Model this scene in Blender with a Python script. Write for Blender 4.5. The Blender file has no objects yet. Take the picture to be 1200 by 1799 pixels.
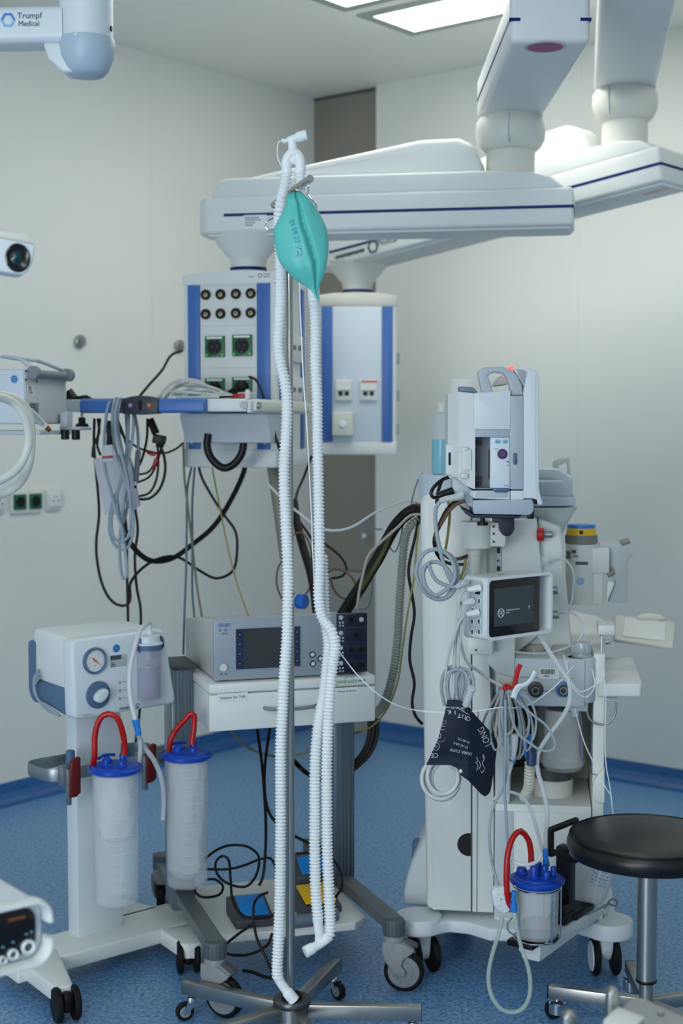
import bpy, bmesh, math, random
from mathutils import Vector, Matrix
random.seed(7)
PI = math.pi
R = math.radians
scene = bpy.context.scene
col = scene.collection

# ---------------------------------------------------------------- camera
FPX = 2520.0; CAMZ = 1.46; PITCH = math.atan((899.5-745)/FPX)
cd = bpy.data.cameras.new('camera'); cam = bpy.data.objects.new('camera', cd); col.objects.link(cam)
cam.location = (0, 0, CAMZ); cam.rotation_euler = (PI/2-PITCH, 0, 0)
cd.sensor_fit = 'VERTICAL'; cd.sensor_height = 36; cd.lens = FPX/1799*36
cd.clip_start = 0.05; cd.clip_end = 60
cd.dof.use_dof = True; cd.dof.focus_distance = 3.5; cd.dof.aperture_fstop = 2.8
scene.camera = cam
scene.view_settings.view_transform = 'Standard'; scene.view_settings.look = 'None'
scene.view_settings.gamma = 1; scene.view_settings.use_curve_mapping = False
EXPOSURE = 0.14
scene.view_settings.exposure = EXPOSURE
world = bpy.data.worlds.new('world'); scene.world = world; world.use_nodes = True
world.node_tree.nodes['Background'].inputs[0].default_value = (.75, .85, 1, 1)
world.node_tree.nodes['Background'].inputs[1].default_value = 0.3

PANEL_W = 6.0      # emission of the ceiling light panels
WINDOW_W = 125      # daylight through the window behind the camera

# ---------------------------------------------------------------- pixel -> world
def ray(px, py):
    a = (px-600)/FPX; b = (899.5-py)/FPX
    return Vector((a, math.cos(PITCH)+b*math.sin(PITCH), -math.sin(PITCH)+b*math.cos(PITCH)))
def W(px, py, Y):
    d = ray(px, py); return Vector((0, 0, CAMZ)) + d*(Y/d.y)
def WZ(px, py, z):
    d = ray(px, py); return Vector((0, 0, CAMZ)) + d*((z-CAMZ)/d.z)

class Frame:
    def __init__(s, o, deg):
        s.o = Vector((o[0], o[1], o[2] if len(o) > 2 else 0)); s.r = R(deg)
        s.M = Matrix.Translation(s.o) @ Matrix.Rotation(s.r, 4, 'Z'); s.I = s.M.inverted()
    def loc(s, w): return s.I @ Vector(w)
    def w(s, x, y, z=0): return s.M @ Vector((x, y, z))
    def _r(s, px, py):
        return s.I @ Vector((0, 0, CAMZ)), s.I.to_3x3() @ ray(px, py)
    def ony(s, px, py, y=0):       # point of the local plane y = const under a pixel
        o, d = s._r(px, py); return o + d*((y-o.y)/d.y)
    def onx(s, px, py, x=0):
        o, d = s._r(px, py); return o + d*((x-o.x)/d.x)
    def onz(s, px, py, z=0):
        o, d = s._r(px, py); return o + d*((z-o.z)/d.z)
    def xy(s, px, py, y=0):
        p = s.ony(px, py, y); return (p.x, p.z)

# ---------------------------------------------------------------- materials
MATS = {}
def mat(name, c, rough=.5, metal=0, alpha=1, trans=0, ior=1.45, emit=None, es=0, spec=.5, coat=0, bump=0, bscale=200, sub=0):
    if name in MATS: return MATS[name]
    m = bpy.data.materials.new(name); m.use_nodes = True
    b = m.node_tree.nodes['Principled BSDF']; i = b.inputs
    i['Base Color'].default_value = (*c, 1); i['Roughness'].default_value = rough; i['Metallic'].default_value = metal
    i['Alpha'].default_value = alpha; i['Transmission Weight'].default_value = trans; i['IOR'].default_value = ior
    i['Specular IOR Level'].default_value = spec; i['Coat Weight'].default_value = coat
    if emit: i['Emission Color'].default_value = (*emit, 1); i['Emission Strength'].default_value = es
    if sub: i['Subsurface Weight'].default_value = sub; i['Subsurface Radius'].default_value = (.01, .01, .01)
    if bump:
        nt = m.node_tree; n = nt.nodes.new('ShaderNodeTexNoise'); n.inputs['Scale'].default_value = bscale
        t = nt.nodes.new('ShaderNodeTexCoord'); nt.links.new(t.outputs['Object'], n.inputs['Vector'])
        u = nt.nodes.new('ShaderNodeBump'); u.inputs['Strength'].default_value = bump; u.inputs['Distance'].default_value = .002
        nt.links.new(n.outputs['Fac'], u.inputs['Height']); nt.links.new(u.outputs['Normal'], i['Normal'])
    MATS[name] = m; return m
def srgb(r, g, b):
    f = lambda v: (v/255/12.92 if v/255 <= .04045 else ((v/255+.055)/1.055)**2.4)
    return (f(r), f(g), f(b))
white = mat('white_lacquer', srgb(222, 225, 221), .38)
white2 = mat('white_plastic', srgb(214, 219, 218), .45, bump=.02)
offwhite = mat('warm_white_plastic', srgb(212, 213, 204), .45)
palegrey = mat('pale_grey_plastic', srgb(178, 188, 194), .45)
midgrey = mat('mid_grey_plastic', srgb(128, 134, 140), .5)
darkgrey = mat('dark_grey_plastic', srgb(70, 74, 78), .5)
slate = mat('slate_blue_plastic', srgb(76, 104, 135), .5)
blueplastic = mat('strong_blue_plastic', srgb(0, 62, 170), .38)
railblue = mat('rail_blue', srgb(62, 106, 176), .4)
navy = mat('navy_line', srgb(0, 30, 98), .5, spec=.25)
black = mat('black_plastic', srgb(13, 11, 11), .42, spec=.35)
blackcable = mat('black_cable', srgb(15, 12, 11), .5, spec=.3)
greycable = mat('grey_blue_cable', srgb(140, 156, 168), .5)
lightcable = mat('light_grey_cable', srgb(186, 192, 192), .5)
bluecable = mat('blue_grey_cable', srgb(95, 115, 130), .5)
browncable = mat('brown_cable', srgb(96, 66, 46), .5)
yellowcable = mat('green_yellow_cable', srgb(140, 132, 70), .5)
steel = mat('brushed_steel', srgb(168, 168, 164), .32, 1)
chrome = mat('chrome', srgb(205, 208, 210), .12, 1)
alu = mat('anodised_aluminium', srgb(150, 156, 160), .4, .9)
red = mat('red_plastic', srgb(160, 12, 14), .35)
redtube = mat('red_rubber_tube', srgb(168, 12, 10), .3)
blackleather = mat('black_vinyl', srgb(16, 15, 15), .33, spec=.45, bump=.1, bscale=350)
rubber = mat('black_rubber', srgb(14, 14, 15), .6, spec=.3)
wheelgrey = mat('wheel_grey', srgb(132, 138, 144), .45)
clear = mat('clear_plastic', (.9, .94, .95), .08, alpha=.17)
frost = mat('frosted_liner', srgb(222, 228, 229), .35, alpha=.42)
milky = mat('milky_silicone', srgb(212, 218, 222), .3, alpha=.75)
hosewhite = mat('corrugated_hose_white', srgb(240, 245, 246), .45, alpha=.95, sub=.5)
paper = mat('paper_label', srgb(222, 226, 226), .6)
ink = mat('grey_ink', srgb(84, 90, 98), .6)
darkink = mat('dark_ink', srgb(28, 30, 36), .6)
whiteink = mat('white_ink', srgb(205, 212, 218), .6)
skyplastic = mat('sky_blue_plastic', srgb(30, 120, 205), .4)
green = mat('green_socket', srgb(14, 96, 62), .4)
screen = mat('dark_screen', srgb(30, 32, 33), .15)
yellow = mat('yellow_plastic', srgb(226, 180, 20), .4)

# ---------------------------------------------------------------- mesh builder
class MB:
    def __init__(s): s.v = []; s.f = []; s.sm = []; s.mi = []; s.cur = 0; s.X = Matrix.Identity(4)
    def add(s, vs, fs, smooth=False, M=None):
        b = len(s.v); M = s.X @ M if M is not None else s.X
        s.v += [tuple(M @ Vector(v)) for v in vs]
        for f in fs: s.f.append([b+i for i in f]); s.sm.append(smooth); s.mi.append(s.cur)
        return s
    def bm(s, bm, smooth=False, M=None):
        bm.verts.index_update()
        s.add([v.co[:] for v in bm.verts], [[v.index for v in f.verts] for f in bm.faces], smooth, M); bm.free(); return s
    def box(s, x0, x1, y0, y1, z0, z1, b=0, seg=2, M=None):
        bm = bmesh.new(); bmesh.ops.create_cube(bm, size=1)
        for v in bm.verts:
            v.co = Vector(((x0+x1)/2+v.co.x*(x1-x0), (y0+y1)/2+v.co.y*(y1-y0), (z0+z1)/2+v.co.z*(z1-z0)))
        b = min(b, .48*min(abs(x1-x0), abs(y1-y0), abs(z1-z0)))
        if b > 0: bmesh.ops.bevel(bm, geom=bm.edges[:], offset=b, segments=seg, profile=.5, affect='EDGES')
        return s.bm(bm, b > 0, M)
    def prism(s, poly, a0, a1, ax='y', b=0, seg=2, M=None, smooth=None, only=None):
        # poly in the plane across ax, extruded from a0 to a1
        bm = bmesh.new()
        mk = {'y': lambda p, a: (p[0], a, p[1]), 'z': lambda p, a: (p[0], p[1], a), 'x': lambda p, a: (a, p[0], p[1])}[ax]
        A = [bm.verts.new(mk(p, a0)) for p in poly]; B = [bm.verts.new(mk(p, a1)) for p in poly]
        bm.faces.new(A); bm.faces.new(B[::-1]); n = len(poly)
        for i in range(n): bm.faces.new((A[i], B[i], B[(i+1) % n], A[(i+1) % n]))
        bmesh.ops.recalc_face_normals(bm, faces=bm.faces[:])
        if b:
            E = [e for e in bm.edges if len(e.link_faces) == 2 and e.calc_face_angle(0) > R(32)]
            bmesh.ops.bevel(bm, geom=E, offset=b, segments=seg, profile=.5, affect='EDGES')
        return s.bm(bm, (b > 0) if smooth is None else smooth, M)
    def lathe(s, prof, seg=28, M=None, smooth=True, cap=True):
        vs = []; fs = []; n = len(prof)
        for i in range(seg):
            a = 2*PI*i/seg
            for r, z in prof: vs.append((r*math.cos(a), r*math.sin(a), z))
        for i in range(seg):
            j = (i+1) % seg
            for k in range(n-1): fs.append((i*n+k, j*n+k, j*n+k+1, i*n+k+1))
        if cap:
            if prof[0][0] > 1e-6: fs.append([i*n for i in range(seg)][::-1])
            if prof[-1][0] > 1e-6: fs.append([i*n+n-1 for i in range(seg)])
        return s.add(vs, fs, smooth, M)
    def cyl(s, p, q, r, seg=16, r2=None, bev=0):
        p = Vector(p); q = Vector(q); d = q-p; L = d.length
        M = Matrix.Translation(p) @ d.to_track_quat('Z', 'Y').to_matrix().to_4x4()
        r2 = r if r2 is None else r2
        bev = min(bev, .45*L, .45*min(r, r2))
        pr = [(r-bev, 0), (r, bev), (r2, L-bev), (r2-bev, L)] if bev else [(r, 0), (r2, L)]
        return s.lathe(pr, seg, M)
    def sphere(s, c, r, sx=1, sy=1, sz=1, seg=16):
        n = seg//2+1
        pr = [(max(r*math.sin(PI*k/n), 0), -r*math.cos(PI*k/n)) for k in range(n+1)]
        return s.lathe(pr, seg, Matrix.Translation(Vector(c)) @ Matrix.Diagonal((sx, sy, sz, 1)), cap=False)
    def tube(s, path, r, seg=8, step=None, closed=False, smooth=True, rf=None, flat=None, raw=False):
        P = [Vector(p) for p in path]
        if not raw: P = spline(P, step or .008, closed)
        n = len(P); vs = []; fs = []
        up = None; acc = 0
        for i, p in enumerate(P):
            a = P[(i-1) % n] if (closed or i > 0) else p; c = P[(i+1) % n] if (closed or i < n-1) else p
            t = (c-a).normalized() if (c-a).length > 1e-9 else Vector((0, 0, 1))
            if up is None:
                if flat: up = Vector(flat)
                else: up = Vector((0, 0, 1)) if abs(t.z) < .9 else Vector((1, 0, 0))
            up = up - t*up.dot(t)
            up = up.normalized() if up.length > 1e-6 else t.orthogonal().normalized()
            side = t.cross(up)
            if i: acc += (p-P[i-1]).length
            rr = rf(i, acc) if rf else r
            ra, rb = rr if isinstance(rr, tuple) else (rr, rr)
            for k in range(seg):
                an = 2*PI*(k+.5)/seg
                vs.append(p + up*(ra*math.cos(an)) + side*(rb*math.sin(an)))
        m = n if closed else n-1
        for i in range(m):
            j = (i+1) % n
            for k in range(seg):
                l = (k+1) % seg; fs.append((i*seg+k, i*seg+l, j*seg+l, j*seg+k))
        if not closed:
            fs.append(list(range(seg))[::-1]); fs.append([(n-1)*seg+k for k in range(seg)])
        return s.add(vs, fs, smooth)
    def build(s, name, mats, parent=None):
        me = bpy.data.meshes.new(name); me.from_pydata(s.v, [], s.f)
        if not isinstance(mats, (list, tuple)): mats = [mats]
        for m in mats: me.materials.append(m)
        me.polygons.foreach_set('use_smooth', s.sm); me.polygons.foreach_set('material_index', s.mi)
        bm = bmesh.new(); bm.from_mesh(me); bmesh.ops.recalc_face_normals(bm, faces=bm.faces[:]); bm.to_mesh(me); bm.free()
        if any(s.sm): me.set_sharp_from_angle(angle=R(42))
        me.update(); o = bpy.data.objects.new(name, me); col.objects.link(o)
        if parent: o.parent = parent
        return o
def spline(P, step, closed=False):
    out = []; n = len(P); m = n if closed else n-1
    for i in range(m):
        p1 = P[i]; p2 = P[(i+1) % n]
        p0 = P[(i-1) % n] if (closed or i > 0) else p1*2-p2
        p3 = P[(i+2) % n] if (closed or i < n-2) else p2*2-p1
        L = (p2-p1).length; k = max(2, int(L/step))
        t1 = ((p2-p0)); t2 = ((p3-p1))
        d1 = (p1-p0).length+L; d2 = L+(p3-p2).length
        t1 = t1/d1*L if d1 > 0 else t1; t2 = t2/d2*L if d2 > 0 else t2
        for j in range(k):
            t = j/k; h = t*t*(3-2*t)
            out.append(p1*(1-h)+p2*h + t1*(t*(1-t)**2) + t2*(-(t*t)*(1-t)))
    if not closed: out.append(P[-1])
    return out
def rpoly(x0, x1, z0, z1, r, n=5):
    r = min(r, (x1-x0)/2-1e-5, (z1-z0)/2-1e-5); out = []
    for cx, cz, a in ((x1-r, z1-r, 0), (x0+r, z1-r, 90), (x0+r, z0+r, 180), (x1-r, z0+r, 270)):
        for k in range(n+1):
            t = R(a+90*k/n); out.append((cx+r*math.cos(t), cz+r*math.sin(t)))
    return out
FONT = None
def text_mesh(mb, s, size, M, ext=.0004, ax='CENTER', sx=1):
    cu = bpy.data.curves.new('t', 'FONT'); cu.body = s; cu.size = size; cu.align_x = ax; cu.align_y = 'CENTER'; cu.extrude = ext
    cu.resolution_u = 3
    o = bpy.data.objects.new('t', cu); col.objects.link(o)
    dg = bpy.context.evaluated_depsgraph_get(); dg.update()
    me = bpy.data.meshes.new_from_object(o.evaluated_get(dg))
    mb.add([v.co[:] for v in me.vertices], [list(p.vertices) for p in me.polygons], False, M @ Matrix.Diagonal((sx, 1, 1, 1)))
    bpy.data.objects.remove(o); bpy.data.curves.remove(cu); bpy.data.meshes.remove(me)
    return mb
def front(x, y, z, roll=0): return Matrix.Translation((x, y, z)) @ Matrix.Rotation(PI/2, 4, 'X') @ Matrix.Rotation(R(roll), 4, 'Z')
def tag(o, label=None, cat=None, group=None, kind=None):
    if label: o['label'] = label
    if cat: o['category'] = cat
    if group: o['group'] = group
    if kind: o['kind'] = kind
    return o
def thing(name, label, cat, fr, group=None):
    o = bpy.data.objects.new(name, None); col.objects.link(o); o.empty_display_size = .05
    o.location = fr.o; o.rotation_euler = (0, 0, fr.r); return tag(o, label, cat, group)
def struct(name, mb, m, parent=None):
    o = mb.build(name, m, parent)
    if parent is None: o['kind'] = 'structure'
    return o
def solo(name, label, cat, mb, m, group=None): return tag(mb.build(name, m), label, cat, group)
def copy_tree(o, parent=None):
    c = o.copy(); col.objects.link(c); c.parent = parent
    for ch in [k for k in bpy.data.objects if k.parent == o]: copy_tree(ch, c)
    return c
def cable(name, label, pts, r, m, cat='cable', group=None, seg=8, step=.012):
    mb = MB(); mb.tube([W(*p) for p in pts], r, seg, step)
    return solo(name, label, cat, mb, m, group)
# ---------------------------------------------------------------- the room
C0 = W(545, 1278, 6.885); C0.z = 0
LW = Frame((C0.x, C0.y), 51.3)      # local x runs along the left wall towards the far corner, y = into the wall
HC = 3.0
RWL, RDL = 8.0, 7.0
def wallmat(name, c):
    m = mat(name, c, .55, spec=.3); nt = m.node_tree; b = nt.nodes['Principled BSDF']
    t = nt.nodes.new('ShaderNodeTexCoord'); n = nt.nodes.new('ShaderNodeTexNoise'); n.inputs['Scale'].default_value = 1.3
    n.inputs['Detail'].default_value = 3
    r = nt.nodes.new('ShaderNodeValToRGB'); r.color_ramp.elements[0].position = .3; r.color_ramp.elements[1].position = .7
    r.color_ramp.elements[0].color = (*[v*.965 for v in c], 1); r.color_ramp.elements[1].color = (*c, 1)
    nt.links.new(t.outputs['Object'], n.inputs['Vector']); nt.links.new(n.outputs['Fac'], r.inputs['Fac']); nt.links.new(r.outputs['Color'], b.inputs['Base Color'])
    return m
wallm = wallmat('wall_paint', srgb(225, 228, 223)); ceilm = wallmat('ceiling_paint', srgb(246, 245, 238))
# blue speckled vinyl
def floormat(name, c, c2, fleck):
    m = bpy.data.materials.new(name); m.use_nodes = True; nt = m.node_tree; b = nt.nodes['Principled BSDF']
    t = nt.nodes.new('ShaderNodeTexCoord')
    def noise(s, d): n = nt.nodes.new('ShaderNodeTexNoise'); n.inputs['Scale'].default_value = s; n.inputs['Detail'].default_value = d; nt.links.new(t.outputs['Object'], n.inputs['Vector']); return n
    def ramp(n, p0, c0, p1, c1, out='Fac'):
        r = nt.nodes.new('ShaderNodeValToRGB'); e = r.color_ramp.elements; e[0].position = p0; e[1].position = p1; e[0].color = (*c0, 1); e[1].color = (*c1, 1)
        nt.links.new(n.outputs[out], r.inputs['Fac']); return r
    a = ramp(noise(95, 6), .36, c, .64, c2)
    v = nt.nodes.new('ShaderNodeTexVoronoi'); v.inputs['Scale'].default_value = 75; nt.links.new(t.outputs['Object'], v.inputs['Vector'])
    fl = ramp(v, .12, (1, 1, 1), .2, (0, 0, 0), 'Distance')
    g = ramp(noise(30, 2), .5, (0, 0, 0), .55, (1, 1, 1))
    mu = nt.nodes.new('ShaderNodeMath'); mu.operation = 'MULTIPLY'; nt.links.new(fl.outputs[0], mu.inputs[0]); nt.links.new(g.outputs[0], mu.inputs[1])
    mx = nt.nodes.new('ShaderNodeMixRGB'); nt.links.new(mu.outputs[0], mx.inputs[0]); nt.links.new(a.outputs[0], mx.inputs[1]); mx.inputs[2].default_value = (*fleck, 1)
    nt.links.new(mx.outputs[0], b.inputs['Base Color']); b.inputs['Roughness'].default_value = .38; b.inputs['Specular IOR Level'].default_value = .5; b.inputs['IOR'].default_value = 1.75
    u = nt.nodes.new('ShaderNodeBump'); u.inputs['Strength'].default_value = .05; nt.links.new(noise(120, 2).outputs['Fac'], u.inputs['Height']); nt.links.new(u.outputs[0], b.inputs['Normal'])
    return m
floorm = floormat('blue_vinyl', srgb(46, 110, 168), srgb(126, 170, 206), srgb(190, 205, 208))
basem = floormat('blue_vinyl_coving', srgb(0, 78, 142), srgb(36, 100, 156), srgb(60, 110, 150))
def inLW(mb): mb.X = LW.M; return mb
xp = -LW.onx(660, 700, 0).y          # right end of the taupe panel, distance from the corner
struct('floor', inLW(MB()).box(-RWL-.1, .15, -RDL-.1, .1, -.1, 0), floorm)
struct('wall_left', inLW(MB()).box(-RWL-.1, .1, 0, .1, 0, HC), wallm)
struct('wall_right', inLW(MB()).box(0, .1, -RDL-.1, -xp, 0, HC, 0), wallm)
struct('wall_rear', inLW(MB()).box(-RWL-.1, -RWL, -RDL-.1, 0, 0, HC), wallm)
struct('wall_near', inLW(MB()).box(-RWL, 0, -RDL-.1, -RDL, 0, HC), wallm)
struct('ceiling', inLW(MB()).box(-RWL-.1, .15, -RDL-.1, .1, HC, HC+.1), ceilm)
taupe = mat('taupe_panel', srgb(138, 134, 124), .45, spec=.4); taupe2 = mat('taupe_panel_lower', srgb(150, 152, 146), .45, spec=.4)
tp = MB(); inLW(tp); zs = LW.onx(600, 1003, .035).z
tp.box(.035, .1, -xp, 0, zs+.006, HC-.012); tp.cur = 1; tp.box(.035, .1, -xp, 0, 0, zs)
tp.cur = 2; tp.box(.04, .1, -xp, 0, zs, zs+.006); tp.box(.03, .1, -xp, 0, HC-.012, HC)
struct('trim_1', tp, [taupe, taupe2, darkgrey])
# wall panel joints
jm = mat('wall_joint', srgb(216, 216, 207), .6)
for k, x in enumerate((LW.ony(266, 400, 0).x, LW.ony(266, 400, 0).x-1.2, LW.ony(266, 400, 0).x-2.4)):
    struct('trim_%d' % (2+k), inLW(MB()).box(x, x+.003, -.0006, .004, .07, HC), jm)
for k, y in enumerate((LW.onx(1016, 500, 0).y,)):
    struct('trim_%d' % (5+k), inLW(MB()).box(-.0006, .004, y-.003, y, .07, HC), jm)
# vinyl coving
def coving(a0, a1, ax):
    pr = [(0, 0), (.055, 0), (.03, .006), (.014, .02), (.008, .04), (.007, .08), (0, .08)]
    mb = inLW(MB())
    if ax == 'x': mb.prism([(-p, q) for p, q in pr], a0, a1, 'x')
    else: mb.prism([(-p, q) for p, q in pr], a0, a1, 'y')
    return mb
struct('baseboard_left', coving(-RWL, 0, 'x'), basem)
struct('baseboard_right', coving(-RDL, -xp+.0, 'y'), basem)
# ceiling field with light panels
cx = LW.loc(WZ(712, 79, HC)); a = LW.loc(WZ(728, 47, HC)); b_ = LW.loc(WZ(661, 19, HC)); c_ = LW.loc(WZ(892, 20, HC)); d_ = LW.loc(WZ(617, 12, HC))
print('CEIL', cx, a, b_, c_, d_)
struct('trim_6', inLW(MB()).box(-6.4, cx.x, -6.0, cx.y, HC-.012, HC+.01), ceilm)
framem = mat('light_frame', srgb(166, 178, 172), .4)
panel = mat('light_diffuser', (.9, .95, .93), .5, emit=(1, .99, .93), es=PANEL_W)
pw = a.x-b_.x; FRW = .045
def light(x1, y1, lx, ly, label):
    fr = Frame(LW.w(x1, y1, HC-.012), 51.3)
    t = thing('ceiling_light', label, 'ceiling light', fr, 'recessed ceiling light panels')
    m = MB()
    for bx in ((-lx-FRW, FRW, 0, FRW), (-lx-FRW, FRW, -ly-FRW, -ly), (0, FRW, -ly, 0), (-lx-FRW, -lx, -ly, 0)):
        m.box(*bx, -.008, .0, .002)
    m.build('frame', framem, t)
    MB().box(-lx, 0, -ly, 0, -.006, -.001).build('diffuser', panel, t)
light(a.x, a.y, pw, 1.25, 'bright rectangular ceiling light panel beside the pendant arm')
light(a.x-pw-.16, a.y, .6, 1.25, 'bright ceiling light panel cut off by the top edge, left of the larger one')
light(a.x-.5, a.y-1.25-.5, pw, .8, 'added unseen ceiling light panel outside the frame, right of the bright one')  # unseen panel, added because the room lighting needs it
light(-4.9, a.y-1.9, .62, 1.6, 'added unseen ceiling light panel nearest the camera, outside the frame')  # added out of view to brighten faces turned towards the camera
# the window behind the camera
wf = MB(); inLW(wf)
for z0, z1, y0, y1 in ((.55, .61, -5.6, -2.2), (2.19, 2.25, -5.6, -2.2), (.61, 2.19, -5.6, -5.54), (.61, 2.19, -2.26, -2.2), (.61, 2.19, -3.93, -3.87)):
    wf.box(-RWL, -RWL+.05, y0, y1, z0, z1, .004)
struct('window_1', wf, white)
la = bpy.data.lights.new('daylight', 'AREA'); la.shape = 'RECTANGLE'; la.size = 3.2; la.size_y = 1.5; la.energy = WINDOW_W; la.color = (.88, .95, 1)
lo = bpy.data.objects.new('daylight', la); col.objects.link(lo); lo.location = LW.w(-RWL+.06, -3.9, 1.4)
dv = (LW.w(1, 0)-LW.w(0, 0)).normalized(); lo.rotation_euler = dv.to_track_quat('-Z', 'Z').to_euler()
# things on the left wall
def socket_plate(px0, px1, py0, py1, label, inserts, m_in):
    p0 = LW.ony(px0, (py0+py1)/2, 0); p1 = LW.ony(px1, (py0+py1)/2, 0); zt = LW.ony((px0+px1)/2, py0, 0).z; zb = LW.ony((px0+px1)/2, py1, 0).z
    fr = Frame(LW.w(p0.x, 0, zb), 51.3); w_ = p1.x-p0.x; h = zt-zb
    t = thing('wall_socket', label, 'wall socket', fr)
    MB().prism(rpoly(0, w_, 0, h, .008), -.012, 0, 'y', .003).build('plate', white2, t)
    for k in range(inserts):
        cx_ = w_*(k+.5)/inserts; s_ = min(h, w_/inserts)*.39
        q = MB(); q.prism(rpoly(cx_-s_, cx_+s_, h/2-s_, h/2+s_, .004), -.018, -.01, 'y', .0015)
        q.build('insert', m_in, t)
        if m_in is green: MB().cyl((cx_, -.0175, h/2), (cx_, -.0195, h/2), s_*.72, 20).build('socket_hole', black, t)
        else:
            for dx, dz in ((-.012, 0), (.012, 0), (0, .014)): MB().cyl((cx_+dx, -.0178, h/2+dz-.004), (cx_+dx, -.0195, h/2+dz-.004), .0042, 10).build('connector_hole', midgrey, t)
    return t
socket_plate(17, 72, 861, 901, 'white double wall socket with two green inserts on the left wall', 2, green)
socket_plate(80, 106, 859, 896, 'small white wall plate with three pin holes right of the green sockets', 1, white2)
socket_plate(-18, 7, 864, 902, 'white wall socket cut off by the left edge beside the green sockets', 1, white2)
for px, py, lab in ((138, 600, 'round grey wall bumper on the open left wall'), (313, 608, 'round grey wall bumper beside the left supply head')):
    p = LW.ony(px, py, 0); t = thing('wall_bumper', lab, 'wall bumper', Frame(LW.w(p.x, 0, p.z), 51.3))
    MB().cyl((0, 0, 0), (0, -.02, 0), .026, 24, bev=.004).build('base', steel, t)
    MB().cyl((0, -.02, 0), (0, -.028, 0), .013, 20, bev=.003).build('centre_cap', midgrey, t)
p = LW.onx(645, 941, .035)
t = thing('panel_knob', 'small white knob on the taupe corner panel', 'knob', Frame(LW.w(.035, p.y, p.z), 51.3-90))
MB().cyl((0, 0, 0), (0, -.02, 0), .008, 12).build('stem', palegrey, t); MB().sphere((0, -.025, 0), .014).build('ball', white2, t)
# ---------------------------------------------------------------- supply pendants
def arm_body(t, L, deg_label, tilt=0, tag_plate=True, name='lower_arm'):
    # x from the head axis (0) to the joint axis (L); z = 0 at the blue line
    X = Matrix.Rotation(-math.atan2(tilt, L), 4, 'Y')
    hw = .105
    arm = MB(); arm.X = X
    plan = [(-.15, -.055), (-.115, -hw), (L+.20, -hw), (L+.20, hw), (-.115, hw), (-.15, .055)]
    arm.prism(plan, -.058, .06, 'z', .012, 3)
    # sloping shoulder on top of the beam
    arm.prism([(-.10, .055), (-.075, .105), (-.05, .118), (L-.1, .118), (L+.06, .112), (L+.13, .095), (L+.18, .055)], -.1, .1, 'y', .010, 3)
    # underside lip
    arm.prism([(-.115, -.085), (L+.19, -.085), (L+.19, .085), (-.115, .085)], -.066, -.05, 'z', .006)
    a = arm.build(name, white2, t)
    rd = MB(); rd.X = X
    rd.prism([(-.06, .11), (.1, .142), (L-.28, .226), (L-.16, .228), (L-.11, .205), (L-.085, .15), (L-.08, .11)], -.064, .064, 'y', .018, 3)
    rd.build('ridge_cover', white2, a)
    bl = MB(); bl.X = X
    bl.box(-.055, L+.2005, -hw-.0012, -hw+.002, -.0045, .0045, 0); bl.box(L+.199, L+.2015, -hw, hw, -.0045, .0045)
    bl.build('blue_line', navy, a)
    return a, X
def joint(t, x, y, ztop, zbot, name='joint'):
    m = MB(); M = Matrix.Translation((x, y, 0))
    h = ztop
    m.lathe([(.098, h), (.1, h-.012), (.108, h-.02), (.11, h-.05), (.107, h-.075), (.094, h-.1), (.08, h-.112)][::-1], 36, M)
    m.lathe([(.0765, zbot), (.0765, h-.1)], 36, M)
    j = m.build(name, offwhite, t)
    d = MB(); d.lathe([(.097, h-.004), (.1005, h-.004), (.1005, h), (.097, h)], 36, M); d.box(x-.002, x+.002, y-.112, y-.106, h-.1, h-.01)
    d.build('joint_seam', palegrey, j); return j
def neck(t, x, y, ztop, zbot):
    m = MB(); M = Matrix.Translation((x, y, 0))
    m.lathe([(.058, zbot), (.058, zbot+.035), (.062, zbot+.05), (.105, ztop-.02), (.12, ztop+.01)], 36, M); n = m.build('neck', white2, t)
    r = MB(); r.lathe([(.0585, zbot+.012), (.0605, zbot+.012), (.0605, zbot+.022), (.0585, zbot+.022)], 36, M); r.build('blue_ring', navy, n)
def schuko(fr, head, px, py, y, s=.033):
    x, z = fr.xy(px, py, y)
    m = MB(); m.prism(rpoly(x-s, x+s, z-s, z+s, .002), y-.008, y, 'y', .001); o = m.build('green_socket', green, head)
    m = MB(); m.cyl((x, y-.009, z-.001), (x, y-.007, z-.001), .0245, 24); m.cur = 1
    m.box(x-s*.8, x+s*.8, y-.0085, y-.0075, z+s*.76, z+s*.93); m.cur = 2
    m.cyl((x-s*.8, y-.0085, z-s*.8), (x-s*.8, y-.0095, z-s*.8), .0035, 10); m.cur = 3
    m.cyl((x-.009, y-.0085, z), (x-.009, y-.0097, z), .0028, 10); m.cyl((x+.009, y-.0085, z), (x+.009, y-.0097, z), .0028, 10); m.box(x-.003, x+.003, y-.0097, y-.0085, z+.017, z+.023)
    m.box(x-.003, x+.003, y-.0097, y-.0085, z-.023, z-.017)
    m.build('socket_face', [black, paper, mat('green_lamp', (.4, .9, .4), .3), darkgrey], head)

# ---- pendant one (carries the shelf)
P1c = W(437, 600, 4.74); J1 = W(897, 250, 4.59)
ang = math.degrees(math.atan2(J1.y-P1c.y, J1.x-P1c.x)); L1 = math.hypot(J1.x-P1c.x, J1.y-P1c.y)
fa = Frame((P1c.x, P1c.y, 0), ang); zl = W(700, 366, 4.5).z
pend = thing('ceiling_supply_pendant', 'near white supply pendant with ceiling arm, gas and green power sockets and a shelf', 'medical pendant', fa, None)
am, X1 = arm_body(pend, L1, '')
am.location.z = zl
jz0 = W(897, 285, 4.5).z; jz1 = W(890, 196, 4.5).z
joint(pend, L1, 0, jz1+.005, jz0-.04)
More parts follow.
